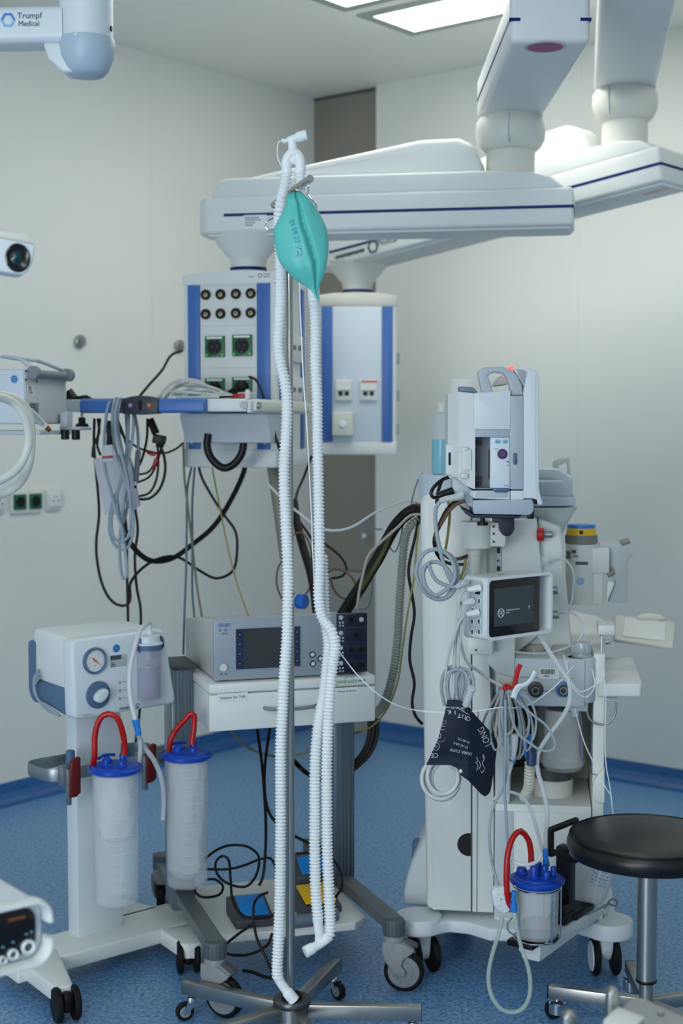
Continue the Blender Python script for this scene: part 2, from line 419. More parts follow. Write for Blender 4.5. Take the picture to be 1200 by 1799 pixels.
# ceiling arm, running towards the camera
ca = MB(); inv = fa.I
q0 = fa.loc(W(893, 190, 4.62)); near = fa.loc(W(967, 30, 3.68))
def upper_arm(t, fr, jx, jy, far, near, z0, h, hw=.102):
    a = fr.loc(far); b = fr.loc(near); d = Vector((b.x-a.x, b.y-a.y, 0)); L = d.length
    A = Matrix.Translation((a.x, a.y, 0)) @ Matrix.Rotation(math.atan2(d.y, d.x), 4, 'Z')
    m = MB(); m.X = A
    pl = [(L+.0, -hw), (L+.0, hw), (-.03, hw), (-.085, hw*.72), (-.105, 0), (-.085, -hw*.72), (-.03, -hw)]
    m.prism([p for p in pl], z0, z0+h, 'z', .016, 3)
    o = m.build('ceiling_arm', white2, t)
    s = MB(); s.X = A
    for sy in (-1, 1): s.box(-.03, L+.001, sy*hw-.0012, sy*hw+.0012, z0+h*.42, z0+h*.42+.008)
    for sy in (-1, 1): s.box(L-.001, L+.0012, sy*(hw-.012)-.014, sy*(hw-.012)+.014, z0+h*.42, z0+h*.42+.008)
    s.build('blue_line', navy, o)
    return o, A, L
ua, A1, LA = upper_arm(pend, fa, L1, 0, W(897, 190, 4.59), W(967, 30, 3.7), jz1, .13)
# purple ring emblem on the underside of the ceiling arm
em = MB(); c = fa.loc(WZ(958, 83, jz1)); 
em.cyl((c.x, c.y, c.z-.0012), (c.x, c.y, c.z+.0002), .027, 32)
for r0, r1, mi in ((.034, .046, 0),):
    em.cur = mi
    em.lathe([(r0, c.z-.0008), (r1, c.z-.0008), (r1, c.z+.0002), (r0, c.z+.0002)], 32, Matrix.Translation((c.x, c.y, 0)))
em.cur = 1; em.lathe([(.046, c.z-.0006), (.055, c.z-.0006), (.055, c.z+.0002), (.046, c.z+.0002)], 32, Matrix.Translation((c.x, c.y, 0)))
em.build('ring_emblem', [mat('plum_ink', srgb(150, 50, 104), .5), palegrey], ua)
lb = MB(); cl = fa.loc(W(893, 60, 4.0))
# ceiling column at the hub both arms hang from
hub = MB(); b = fa.loc(W(967, 30, 3.7)); ax_ = (b - fa.loc(W(897, 190, 4.59))); ax_.z = 0; ax_.normalize()
hc = b - ax_*.0
mount = Vector((hc.x, hc.y, 0)) - ax_*(-.0)
hub.lathe([(.09, jz1+.12), (.09, HC-.07), (.16, HC-.06), (.16, HC)], 32, Matrix.Translation((b.x-ax_.x*.11, b.y-ax_.y*.11, 0)))
hub.build('ceiling_column', offwhite, pend)

# service head
FR1 = W(485, 600, 4.55)
fh = Frame((FR1.x, FR1.y, 0), -17)      # x = 0 at the right front corner
zb, zt = W(485, 822, 4.55).z, W(485, 472, 4.55).z
xl = fh.ony(322, 600, 0).x; D = .30
neck(pend, 0, 0, zl-.06, zt)
hx = lambda lx, ly: fa.loc(fh.w(lx, ly))
T1 = fa.I @ fh.M
def headMB(T): m = MB(); m.X = T; return m
hd = headMB(T1); Wd = -xl
hd.prism(rpoly(xl, 0, 0, D, .012), zb+.055, zt-.04, 'z', 0, smooth=False)
head = hd.build('service_head', palegrey if False else white2, pend)
cp = headMB(T1)
cp.prism([(xl-.001, zt-.045), (xl-.001, zt-.012), (xl+.06, zt-.003), (xl+Wd/2, zt), (-.06, zt-.003), (.001, zt-.012), (.001, zt-.045)], -.003, D+.003, 'y', .004)
cp.build('top_cap', white2, head)
cp = headMB(T1); cp.box(xl-.001, .001, -.003, D+.003, zb, zb+.06, .006); cp.build('bottom_cap', white2, head)
zA, zB = fh.ony(340, 501, 0).z, fh.ony(340, 808, 0).z
def strip(px0, px1):
    a = fh.ony(px0, 600, 0).x; b = fh.ony(px1, 600, 0).x; m = headMB(T1); m.box(a, b, -.006, .002, zb+.058, zt-.044, .002); m.box((a+b)/2-.001, (a+b)/2+.001, -.0068, -.005, zb+.06, zt-.046)
    m.build('blue_rail', railblue, head)
strip(331, 352); strip(452, 475)
# side rails and side socket panel
sp = headMB(T1)
for y0 in (.03, D-.06): sp.box(-.002, .006, y0, y0+.03, zb+.058, zt-.044, .002)
sp.build('side_blue_rail', railblue, head)
for py0, py1 in ((592, 638), (664, 712)):
    za = fh.onx(525, py0, 0).z; zc = fh.onx(525, py1, 0).z
    m = headMB(T1); m.box(.0, .012, .1, .235, zc, za, .004)
    m.cur = 1
    for yy in (.125, .185, .205, .145): m.box(.0115, .014, yy, yy+.008, (za+zc)/2-.004, (za+zc)/2+.012)
    m.build('data_socket', [white2, darkgrey], head)
# gas outlets
for py in (518, 552):
    for px in (362, 388, 415, 441):
        x, z = fh.xy(px, py-(px-362)*.03, -.001)
        m = headMB(T1); m.cyl((x, .0, z), (x, -.01, z), .0165, 24, bev=.002); m.cur = 1; m.cyl((x+.002, -.01, z-.001), (x+.002, -.013, z-.001), .006, 16); m.cur = 2
        m.box(x-.002, x+.007, -.0135, -.0125, z-.008, z-.004); m.cur = 0; m.cyl((x+.002, -.012, z), (x+.002, -.0145, z), .0035, 10)
        m.build('gas_outlet', [black, offwhite, yellow], head)
pl = headMB(T1)
x0 = fh.ony(353, 600, 0).x; x1 = fh.ony(451, 600, 0).x
for za in (fh.ony(400, 502, 0).z, fh.ony(400, 572, 0).z, fh.ony(400, 646, 0).z): pl.box(x0, x1, -.0012, .001, za-.001, za)
pl.build('panel_joint', palegrey, head)
_f = fh
def sch(px, py):
    n0 = len(bpy.data.objects)
    s = .0335; x, z = fh.xy(px, py, -.002); y = 0
    m = headMB(T1); m.prism(rpoly(x-s, x+s, z-s, z+s, .002), -.008, 0, 'y', .001); o = m.build('green_socket', green, head)
    m = headMB(T1); m.cyl((x, -.009, z-.001), (x, -.007, z-.001), .0245, 24); m.cur = 1
    m.box(x-s*.8, x+s*.8, -.0088, -.0075, z+s*.74, z+s*.93); m.cur = 2
    for sx in (-1, 1): m.cyl((x+sx*s*.8, -.008, z-s*.8), (x+sx*s*.8, -.0095, z-s*.8), .0038, 10)
    m.cur = 3
    for sx in (-1, 1): m.cyl((x+sx*.009, -.0085, z), (x+sx*.009, -.0098, z), .0028, 10); m.box(x-.003, x+.003, -.0098, -.0085, z+sx*.02-.003, z+sx*.02+.003)
    m.build('socket_face', [black, paper, mat('green_lamp', srgb(120, 200, 110), .3), darkgrey], head)
for p in ((378, 609), (426, 607), (378, 683), (426, 681)): sch(*p)
lg = headMB(T1); x, z = fh.xy(457, 484, -.0035)
for k in range(6): a = R(60*k+30); lg.box(-.0035, .0035, -.0006, .0, -.0009, .0009, 0, M=Matrix.Translation((x+.0055*math.cos(a), -.0032, z+.0055*math.sin(a))) @ Matrix.Rotation(-(a+PI/2), 4, 'Y'))
text_mesh(lg, 'Trumpf', .008, front(x+.022, -.0035, z+.004)); text_mesh(lg, 'Medical', .007, front(x+.022, -.0035, z-.004))
text_mesh(lg, 'TruPort', .006, front(x-.03, -.0035, z-.003))
lg.build('lettering', ink, head)
# plate with print on the lower arm
pm = MB(); g = Frame((P1c.x, P1c.y, zl), ang)
def on_arm(px, py): p = g.ony(px, py, -.1065); return p.x, p.z
x0, z0 = on_arm(428, 401); x1, z1 = on_arm(468, 377)
pm.box(x0, x1, -.1065, -.105, z0, z1); pm.cur = 1
for k, (f, wd) in enumerate(((.8, .7), (.62, .8), (.42, .5), (.22, .45))):
    for j in range(int(wd*10)): pm.box(x0+(.06+j*.09)*(x1-x0), x0+(.06+j*.09+.065)*(x1-x0), -.107, -.106, z0+f*(z1-z0)-.0018, z0+f*(z1-z0)+.0018)
pm.cur = 0
pm.build('type_plate', [paper, ink], am)

# shelf on the head
ZS = W(440, 700, 4.2).z; ZSB = ZS-.042
SC = W(440, 715, 4.2); fs = Frame((SC.x, SC.y, 0), -17)   # x = 0, y = 0 at the right front corner
Ts = fa.I @ fs.M; SL = -fs.ony(115, 715, 0).x
sh = headMB(Ts); sh.box(-SL, -.012, 0, .44, ZSB+.004, ZS, .005); sh.box(-.012, .0, .0, .54, ZSB, ZS-.004, .004)
shelf = sh.build('shelf', white2, pend)
m = headMB(Ts); m.box(-.0, .012, .02, .56, ZS-.036, ZS-.008, .003); m.cur = 1; m.cyl((.012, .03, ZS-.02), (.02, .03, ZS-.02), .01, 16); m.cyl((-.02, -.004, ZS-.02), (-.02, .0, ZS-.02), .012, 16)
m.build('side_rail', [offwhite, alu], shelf)
x0 = fs.ony(147, 715, 0).x; x1 = fs.ony(365, 715, 0).x
m = headMB(Ts); m.prism([(-.03, ZS-.038), (-.03, ZS-.006), (-.014, ZS+.002), (0, ZS+.001), (0, ZS-.04), (-.02, ZS-.042)], x0, x1, 'x', .004); m.build('blue_handle', railblue, shelf)
x0 = fs.ony(215, 715, -.03).x; x1 = fs.ony(279, 715, -.03).x
m = headMB(Ts); m.prism([(x0, ZS-.044), (x0, ZS), (x0+.03, ZS+.007), ((x0+x1)/2, ZS+.01), (x1-.03, ZS+.007), (x1, ZS), (x1, ZS-.044), ((x0+x1)/2, ZS-.047)], -.038, .0, 'y', .004)
hb = m.build('brake_switch_block', mat('charcoal_plastic', srgb(52, 58, 66), .45), shelf)
for px, mm in ((229, mat('lilac_button', srgb(190, 140, 200), .4)), (262, mat('orange_button', srgb(225, 120, 30), .4))):
    x, z = fs.xy(px, 712, -.04); m = headMB(Ts); m.cyl((x, -.036, z), (x, -.042, z), .006, 16, bev=.001); m.build('button', mm, hb)
x, z = fs.xy(246, 712, -.04); m = headMB(Ts); m.prism(rpoly(x-.006, x+.006, z-.016, z+.016, .006), -.0395, -.036, 'y'); m.build('slot', black, hb)
# box below the shelf against the head
m = headMB(Ts); xa = fs.ony(320, 750, .16).x; xb = fs.ony(474, 750, .16).x
m.prism([(.14, ZSB), (.14, ZSB-.012), (.17, ZSB-.07), (.17, ZSB-.09), (.33, ZSB-.09), (.33, ZSB)], xa, xb, 'x', .005)
m.build('under_shelf_box', mat('under_box', srgb(176, 184, 192), .45), shelf)
for px in (339, 466):
    m = headMB(T1); x, z = fh.xy(px, 770, -.012); m.prism([(x-.012, z+.04), (x+.012, z+.04), (x+.012, z-.005), (x, z-.022), (x-.012, z-.005)], -.024, -.002, 'y', .003); m.build('shelf_bracket', palegrey, head)
# black hose handle loop below the shelf
m = MB(); pts = [fa.loc(W(x, y, 4.42)) for x, y in ((366, 762), (364, 785), (372, 806), (392, 822), (410, 816), (424, 798), (428, 778), (428, 762))]
m.tube(pts, .012, 12); m.build('black_hose_loop', black, pend)

# ---- pendant two
P2c = W(628, 600, 5.65); J2 = W(1098, 200, 4.9)
ang2 = math.degrees(math.atan2(J2.y-P2c.y, J2.x-P2c.x)); L2 = math.hypot(J2.x-P2c.x, J2.y-P2c.y)
fb = Frame((P2c.x, P2c.y, 0), ang2)
zh = fb.ony(582, 440, -.105).z; zj = fb.ony(1186, 286, -.105).z
pen2 = thing('ceiling_supply_pendant', 'far white supply pendant whose long arm drops to a head with blue side rails', 'medical pendant', fb)
am2, X2 = arm_body(pen2, L2, '', tilt=(zj-zh)*L2/(L2+.15))
am2.location.z = zh
j2z0 = W(1098, 240, 4.8).z; j2z1 = W(1098, 146, 4.8).z
joint(pen2, L2, 0, j2z1+.005, j2z0-.06)
ua2, A2, LA2 = upper_arm(pen2, fb, L2, 0, W(1098, 146, 4.9), W(1129, 20, 3.6), j2z1, .13)
far2 = fb.loc(W(1098, 146, 4.9)); b2 = fb.loc(W(1129, 20, 3.6)); ax2 = b2-far2; ax2.z = 0; ax2.normalize()
m = MB(); m.lathe([(.09, j2z1+.12), (.09, HC-.07), (.16, HC-.06), (.16, HC)], 32, Matrix.Translation((b2.x-ax2.x*.11, b2.y-ax2.y*.11, 0))); m.build('ceiling_column', offwhite, pen2)
FR2 = W(697, 600, 5.5); fg = Frame((FR2.x, FR2.y, 0), -2)
T2 = fb.I @ fg.M
zb2, zt2 = W(697, 799, 5.5).z, W(697, 514, 5.5).z; xl2 = fg.ony(556, 600, 0).x
neck(pen2, 0, 0, zh-.05, zt2)
m = headMB(T2); m.prism(rpoly(xl2, 0, 0, .3, .012), zb2+.04, zt2-.035, 'z'); hd2 = m.build('service_head', white2, pen2)
m = headMB(T2); m.prism([(xl2, zt2-.05), (xl2, zt2-.01), (xl2+.07, zt2), (-.07, zt2), (.002, zt2-.01), (.002, zt2-.05)], -.003, .303, 'y', .004); m.build('top_cap', offwhite, hd2)
m = headMB(T2); m.box(xl2, .001, -.003, .303, zb2, zb2+.05, .005); m.build('bottom_cap', white2, hd2)
for a, b in ((565, 584), (671, 690)):
    m = headMB(T2); m.box(fg.ony(a, 600, 0).x, fg.ony(b, 600, 0).x, -.006, .002, zb2+.05, zt2-.052, .002); m.build('blue_rail', railblue, hd2)
m = headMB(T2); m.box(fg.ony(585, 600, 0).x, fg.ony(670, 600, 0).x, -.002, .002, zb2+.052, zt2-.054, .001); m.build('front_panel', mat('cool_panel', srgb(206, 220, 232), .4), hd2)
for (a, b, c, d) in ((589, 619, 668, 704), (632, 663, 668, 704)):
    m = headMB(T2); x0, z1 = fg.xy(a, c, -.002); x1, z0 = fg.xy(b, d, -.002); m.prism(rpoly(x0, x1, z0, z1, .004), -.012, 0, 'y', .003)
    m.cur = 1; zz = z0+(z1-z0)*.36
    for f in (.32, .68): m.box(x0+f*(x1-x0)-.008, x0+f*(x1-x0)+.008, -.0135, -.011, zz-.009, zz+.007)
    m.cur = 2
    if a == 632: m.box(x0+.006, x1, -.0135, -.011, z1-.008, z1-.001)
    m.cur = 3; m.box(x0+.008, x1-.006, -.0165, -.01, zz+.012, zz+.018)
    m.build('data_socket', [white2, black, mat('orange_strip', srgb(220, 80, 50), .4), white], hd2)
m = headMB(T2); x0, z1 = fg.xy(584, 724, -.002); x1, z0 = fg.xy(621, 766, -.002); m.prism(rpoly(x0, x1, z0, z1, .006), -.03, 0, 'y', .005)
m.cur = 1; m.cyl(((x0+x1)/2, -.03, z0+.5*(z1-z0)), ((x0+x1)/2, -.034, z0+.5*(z1-z0)), .013, 20, bev=.003); m.build('control_box', [offwhite, mat('lit_cap', srgb(236, 244, 248), .3)], hd2)
for py in (630, 694, 754):
    p = fg.ony(703, py, .1); m = headMB(T2); m.box(-.002, .012, .08, .14, p.z-.022, p.z+.022, .006); m.build('side_outlet', palegrey, hd2)
# print on the second arm
g2 = Frame((P2c.x, P2c.y, zh), ang2); pr = MB(); pr.X = X2
def arm2(px, py):
    o, d = g2._r(px, py); o = X2.inverted() @ o; d = X2.inverted().to_3x3() @ d; p = o + d*((-.1065-o.y)/d.y); return p.x, p.z
for px in range(592, 640, 5):
    x, z = arm2(px, 452-(px-592)*.28); pr.box(x-.009, x+.008, -.1065, -.105, z-.005-random.random()*.004, z+.006)
x, z = arm2(655, 433)
for k in range(6): a = R(60*k+30); pr.box(-.013, .013, -.001, .001, -.004, .004, M=Matrix.Translation((x+.02*math.cos(a), -.106, z+.02*math.sin(a))) @ Matrix.Rotation(-(a+PI/2), 4, 'Y'))
x, z = arm2(680, 424); text_mesh(pr, 'Medical', .03, front(x, -.106, z))
pr.build('arm_print', navy if False else ink, am2)
pr = MB(); pr.X = X2
for px in (1112, 1118, 1124, 1130, 1136, 1148):
    p = arm2(px, 320); pr.box(p[0]-.01, p[0]+.008, -.03, -.015, -.067, -.0655)
pr.build('warning_print', mat('orange_ink', srgb(220, 160, 110), .5), am2)
# ---------------------------------------------------------------- surgical light arm, top left
YA = 3.3
p = W(152, 60, YA); ft = Frame((p.x, p.y, 0), -4)
t = thing('surgical_light_arm', 'white surgical light arm with round joint hanging into the top left corner', 'surgical light', ft)
zc = W(152, 57, YA-.06).z; zbm = W(152, 136, YA).z; rr = 48/FPX*YA
coolwhite = mat('cool_white_lacquer', srgb(208, 217, 221), .4)
m = MB(); m.lathe([(rr*.96, zc), (rr*.96, HC)], 40); c_ = m.build('vertical_column', coolwhite, t)
m = MB(); m.lathe([(0, zbm), (rr*.58, zbm+.002), (rr*.78, zbm+.014), (rr*.97, zbm+.042), (rr*1.03, zbm+.07), (rr*1.0, zc)][:], 40, cap=False)
m.build('joint_cap', mat('joint_blue_grey', srgb(168, 186, 200), .4), t)
m = MB(); a = ft.xy(104, 70, -.035); zt_ = ft.xy(60, 10, -.035)[1]; z0 = ft.xy(40, 76, -.035)[1]
m.prism(rpoly(z0, zt_, -.05, .05, .02)[::1], -1.4, a[0]+.03, 'x', 0, smooth=True) if False else m.prism([(y, z) for z, y in rpoly(z0, zt_, -.045, .05, .018)], -1.5, -rr*.7, 'x', smooth=True)
arm_ = m.build('horizontal_arm', coolwhite, t)
m = MB(); xs = ft.xy(75, 70, -.03)[0]; m.prism([(xs, z0+.002), (-rr*.6, z0+.002), (-rr*.3, zbm+.004), (xs+.045, zbm+.004), (xs+.012, (z0+zbm)/2)], -.035, .04, 'y', .008, 3)
m.build('lower_bracket', coolwhite, t)
m = MB(); x, z = ft.xy(134, 62, -rr*.95); m.cyl((x, -rr*.93, z), (x, -rr*1.0, z), .0058, 16, bev=.0015); m.build('screw', chrome, c_)
m = MB(); x, z = ft.xy(198, 51, -.01); m.cyl((rr*.9, -.012, z), (rr*.985, -.012, z), .006, 12); m.build('cable_hole', black, c_)
m = MB()
x, z = ft.xy(14, 35, -.046)
for k in range(6):
    an = R(60*k+30); m.cur = 0 if k in (0, 1, 2) else 1
    m.box(-.0078, .0078, -.0012, .0006, -.0024, .0024, 0, M=Matrix.Translation((x+.0125*math.cos(an), -.0455, z+.0125*math.sin(an))) @ Matrix.Rotation(-(an+PI/2), 4, 'Y'))
m.build('hexagon_emblem', [mat('emblem_blue', srgb(70, 130, 205), .5), mat('emblem_light_blue', srgb(130, 185, 225), .5)], arm_)
m = MB(); x, z = ft.xy(30, 28, -.046); text_mesh(m, 'Trumpf', .0185, front(x, -.0462, z), ax='LEFT', sx=1.0); x, z = ft.xy(32, 42, -.046); text_mesh(m, 'Medical', .0165, front(x, -.0462, z), ax='LEFT', sx=.95)
m.build('arm_lettering', ink, arm_)

# ---------------------------------------------------------------- camera-like housing, left edge
YB = 2.7
p = W(62, 430, YB); fl = Frame((p.x, p.y, p.z), 22)
t = thing('camera_housing', 'white box housing with a round black lens at the left edge', 'camera', fl)
def q(px, py, y=0): o = fl.ony(px, py, y); return (o.x, o.z)
L = q(0, 470)[0]-.25
m = MB(); pts = [(-.5, q(0, 418)[1]+.03), q(0, 417), q(56, 428), q(63, 430), q(58, 458), q(50, 476), q(44, 482), q(36, 483), q(0, 477), (-.5, q(0, 477)[1]+.0)]
m.prism(pts, 0, .06, 'y', .004, 3); hs = m.build('housing', coolwhite, t)
m = MB(); m.prism([(-.5, q(0, 402)[1]+.03), q(0, 403), q(45, 408), q(54, 415), q(62, 428), q(0, 416), (-.5, q(0, 416)[1]+.03)], .012, .06, 'y', .003); m.build('top_shell', offwhite, hs)
m = MB(); x, z = q(31, 453); M = Matrix.Translation((x, 0, z)) @ Matrix.Rotation(PI/2, 4, 'X') @ Matrix.Diagonal((.9, 1.05, 1, 1))
m.lathe([(.0255, -.01), (.0255, .002), (.023, .003), (.02, .001), (0, .0005)], 36, M); m.cur = 1
m.lathe([(.012, .0012), (.008, .004), (0, .0055)], 24, M @ Matrix.Translation((-.003, 0, 0)), cap=False)
m.build('lens', [mat('lens_black', srgb(14, 13, 14), .15), mat('lens_coating', srgb(8, 52, 60), .1)], hs)

# ---------------------------------------------------------------- connector box, bottom left
p = W(62, 1600, 2.35); fl2 = Frame((p.x, p.y, p.z), 38)
t = thing('connector_box', 'white housing with black front and three round ports, lower left corner', 'medical device', fl2)
def q(px, py, y=0): o = fl2.ony(px, py, y); return (o.x, o.z)
xr = q(78, 1640)[0]
pts = rpoly(-.34, xr, q(40, 1722)[1]+.03, q(60, 1577)[1], .03, 8)
m = MB(); m.prism(pts, .006, .26, 'y', .006, 3); b1 = m.build('housing', coolwhite, t)
m = MB()
zA_, zB_ = q(60, 1625)[1], q(60, 1640)[1]
inner = rpoly(-.34, xr-.012, q(40, 1722)[1]+.042, q(60, 1577)[1]-.012, .024, 8)
# protective bumper rim, open on the right side
n = len(pts)
for seg in ([i for i in range(n) if pts[i][1] > zA_], [i for i in range(n) if pts[i][1] < zB_]):
    P_ = [Vector((pts[i][0]+.0, -.012, pts[i][1])) for i in seg]
    if pts[seg[0]][1] > zA_: P_ = [Vector((xr, -.012, zA_+.008))]+P_
    else: P_ = P_+[Vector((xr, -.012, zB_-.006))]
    m.tube(P_, .008, 10, raw=True, rf=lambda i, a: (.018, .006), flat=(0, 1, 0))
m.build('rim', white2, b1)
m = MB(); m.prism(rpoly(-.34, xr-.016, q(40, 1722)[1]+.046, q(60, 1577)[1]-.014, .022, 8), -.001, .008, 'y', .001); fp = m.build('front_panel', mat('gloss_black', srgb(16, 16, 18), .2), b1)
for px, py, r_ in ((50, 1664, .0125), (23, 1677, .0095), (5, 1687, .007)):
    x, z = q(px, py, -.004); m = MB(); m.lathe([(r_, 0), (r_, .006), (r_*.8, .008), (r_*.55, .006), (r_*.5, .002)], 28, Matrix.Translation((x, 0, z)) @ Matrix.Rotation(PI/2, 4, 'X')); m.cur = 1
    m.cyl((x, 0, z), (x, -.004, z), r_*.5, 20); m.cur = 2; m.cyl((x, -.003, z), (x, -.005, z), r_*.25, 12)
    m.build('port', [coolwhite, black, steel], fp)
m = MB(); a, b = q(14, 1620, -.001), q(44, 1606, -.001); m.box(a[0], b[0], -.0022, -.001, (a[1]+b[1])/2-.003, (a[1]+b[1])/2+.002); m.build('orange_lettering', mat('dim_orange', srgb(120, 76, 34), .5), fp)
for px, py in ((46, 1641), (55, 1637), (23, 1655), (5, 1664)):
    x, z = q(px, py, -.001); m = MB(); m.box(x-.002, x+.002, -.0022, -.001, z-.0015, z+.0015); m.build('port_mark', mat('cyan_mark', srgb(110, 160, 180), .5), fp)

# ---------------------------------------------------------------- device on the shelf's left end
dcorner = W(43, 745, 4.0)
fd = Frame((dcorner.x, dcorner.y, 0), -17)     # local origin: the vertical edge nearest the camera; box lies to -x and +y
dz0 = dcorner.z; dz1 = W(43, 648, 4.0).z; DL = .25
t = thing('electrosurgical_unit', 'grey boxy device with carrying handle mounted on the left end of the shelf', 'medical device', fd)
m = MB(); m.box(-.36, 0, 0, DL, dz0, dz1, .006); bd = m.build('body', mat('cool_device', srgb(196, 208, 216), .4), t)
m = MB(); m.box(-.001, .0025, .004, DL-.006, dz0+.004, dz1-.004, .001); bp = m.build('back_panel', mat('device_back_panel', srgb(196, 201, 201), .4), bd)
def sx_(px, py, x=.003): o = fd.onx(px, py, x); return o.y, o.z
def sticker(px, py, w, h, mt, name, mb=None):
    y, z = sx_(px, py); m = MB(); m.box(.002, .0035, y-w/2, y+w/2, z-h/2, z+h/2); m.cur = 1
    for k in range(4): m.box(.0034, .004, y-w*.4, y+w*(.1+.25*random.random()), z+h*(.3-.2*k)-.0012, z+h*(.3-.2*k)+.0012)
    return m.build(name, mt, bp)
sticker(54, 685, .035, .026, [paper, darkink], 'barcode_label'); sticker(60, 718, .05, .034, [midgrey, darkink], 'type_plate')
for px, py in ((45, 652), (45, 667), (64, 670)):
    y, z = sx_(px, py); MB().cyl((.002, y, z), (.006, y, z), .003, 10).build('screw', darkgrey, bp)
# round blue sticker on the front-left face
def qf(px, py): o = fd.ony(px, py, -.001); return o.x, o.z
x, z = qf(25, 666); m = MB(); m.cyl((x, 0, z), (x, -.0015, z), .0125, 32); m.cur = 1; m.cyl((x, -.001, z), (x, -.002, z), .0095, 32)
m.cur = 0
for k in range(3): m.box(x-.006, x+.006, -.0025, -.0015, z+.004-.0045*k, z+.0055-.0045*k)
m.build('round_blue_sticker', [mat('sticker_ring', srgb(150, 190, 215), .5), mat('sticker_blue', srgb(20, 90, 165), .5)], bd)
# tilted handle
hy0, hz = sx_(58, 655, .012); hy1, _z = sx_(122, 666, .012)
m = MB()
m.cyl((.015, .03, dz1-.012), (.015, DL-.015, dz1-.012), .011, 16, bev=.002)
for yy in (.03, DL-.02): m.cyl((.015, yy-.012, dz1-.01), (.015, yy+.012, dz1-.01), .019, 20, bev=.003)
hn = m.build('handle_hinge', midgrey, bd)
m = MB(); m.tube([(.015, .03, dz1-.004), (-.03, .035, dz1+.028), (-.085, .04, dz1+.036), (-.085, .10, dz1+.034), (-.05, .14, dz1+.03), (-.07, .2, dz1+.032), (-.04, DL-.03, dz1+.02), (.012, DL-.02, dz1-.002)], .008, 10, rf=lambda i, a: (.005, .013))
m.build('carrying_handle', palegrey, bd)
# tray under the device with screws and feet
m = MB(); m.box(-.36, .03, .03, .05, dz0-.03, dz0-.018, .002); m.box(-.36, .05, DL-.06, DL-.04, dz0-.03, dz0-.018, .002); m.box(-.3, -.28, .03, DL-.04, dz0-.03, dz0-.018, .002); m.box(.0, .02, .03, DL-.04, dz0-.03, dz0-.018, .002); m.box(-.36, .02, .05, DL-.06, dz0-.022, dz0-.018, .001)
tr = m.build('carrier_tray', palegrey, t)
m = MB(); m.box(.0, .07, DL-.05, DL+.02, dz0-.018, dz0-.008, .003); m.box(.008, .03, DL-.06, DL-.02, dz0-.01, dz0+.035, .003); m.build('mount_arm', palegrey, tr)
for (x, y) in ((-.02, .06), (-.27, .07), (.03, DL-.07), (.08, DL-.1)):
    MB().cyl((x, y, dz0-.045), (x, y, dz0-.016), .012, 14, bev=.002).build('foot', black, tr)
a = fd.loc(W(144, 745, 4.36)); m = MB(); m.cyl((a.x, a.y, a.z-.018), (a.x, a.y, a.z+.002), .021, 8, bev=.004); m.cyl((a.x, a.y, a.z), (a.x, a.y, a.z+.02), .011, 12); m.cur = 1; m.cyl((a.x, a.y, a.z+.02), (a.x, a.y, a.z+.036), .004, 10)
m.build('clamp_knob', [black, steel], tr)
a = fd.loc(W(101, 722, 4.3)); m = MB(); m.box(a.x-.016, a.x+.02, a.y-.01, a.y+.02, a.z-.018, a.z+.018, .002); m.build('metal_clamp', steel, tr)
# mains plug lying behind the rail
m = MB(); m.tube([W(105, 700, 4.42), W(118, 701, 4.42)], .014, 10); m.tube([W(118, 688, 4.42), W(128, 702, 4.42)], .018, 8); m.tube([W(x, y, 4.43) for x, y in ((125, 697), (140, 700), (152, 698), (163, 706))], .008, 8)
m.X = Matrix.Identity(4)
solo('mains_plug', 'black mains plug and lead behind the left end of the blue shelf rail', 'plug', m, black)

# white tubes, left edge
for pts, lab in ((((-40, 690, 3.5), (-10, 696, 3.55), (20, 705, 3.6), (42, 730, 3.62), (51, 768, 3.64), (42, 805, 3.64), (20, 832, 3.62), (-20, 850, 3.6), (-60, 850, 3.5)), 'inner white curved tube hanging at the left edge'),
                 (((-40, 678, 3.62), (0, 692, 3.66), (30, 702, 3.7), (50, 728, 3.72), (55, 775, 3.74), (48, 825, 3.74), (28, 855, 3.72), (-5, 870, 3.7), (-50, 872, 3.6)), 'outer white curved tube hanging at the left edge')):
    cable('white_tube', lab, pts, .0115, mat('cream_tube', srgb(214, 216, 208), .4), 'tube', seg=12)
m = MB(); m.tube([W(*p) for p in ((20, 705, 3.72), (40, 714, 3.78), (58, 727, 3.84), (73, 743, 3.9))], .0095, 12); m.cur = 1
m.cyl(W(72, 742, 3.9), W(80, 749, 3.91), .0085, 14); m.cur = 2; m.cyl(W(80, 749, 3.91), W(85, 754, 3.92), .0075, 14); m.cur = 3; m.cyl(W(85, 754, 3.92), W(88, 757, 3.92), .006, 14)
solo('brass_tipped_tube', 'short cream tube with a brass tip in front of the grey device', 'tube', m, [mat('cream_tube', (1, 1, 1)), white, mat('brass', srgb(190, 120, 50), .3, .9), black])

# ---------------------------------------------------------------- things on the shelf
def onshelf(px, py, y): return fs.w(fs.ony(px, py, y).x, y, 0)
zs_ = ZS
def sp_(px, y, h): 
    x = fs.ony(px, 700, y).x; return fs.w(x, y, zs_+h)
coils = [((285, .05, .006), (300, .12, .03), (325, .16, .045), (360, .2, .04), (400, .22, .018), (425, .2, .006)),
         ((290, .16, .006), (310, .12, .04), (340, .1, .052), (380, .14, .03), (410, .16, .008)),
         ((280, .2, .006), (296, .1, .022), (330, .05, .02), (380, .07, .012), (420, .1, .006)),
         ((300, .06, .012), (335, .15, .034), (375, .1, .02), (400, .05, .008), (360, .04, .006), (310, .05, .005)),
         ((295, .22, .016), (320, .07, .052), (350, .16, .048), (390, .12, .022), (370, .06, .01)),
         ((276, .13, .005), (305, .19, .055), (345, .2, .06), (385, .24, .02), (420, .26, .006)),
         ((288, .08, .02), (315, .2, .018), (350, .04, .028), (398, .18, .016), (430, .12, .006))]
m = MB()
for c in coils: m.tube([sp_(*p) for p in c], .0048, 8)
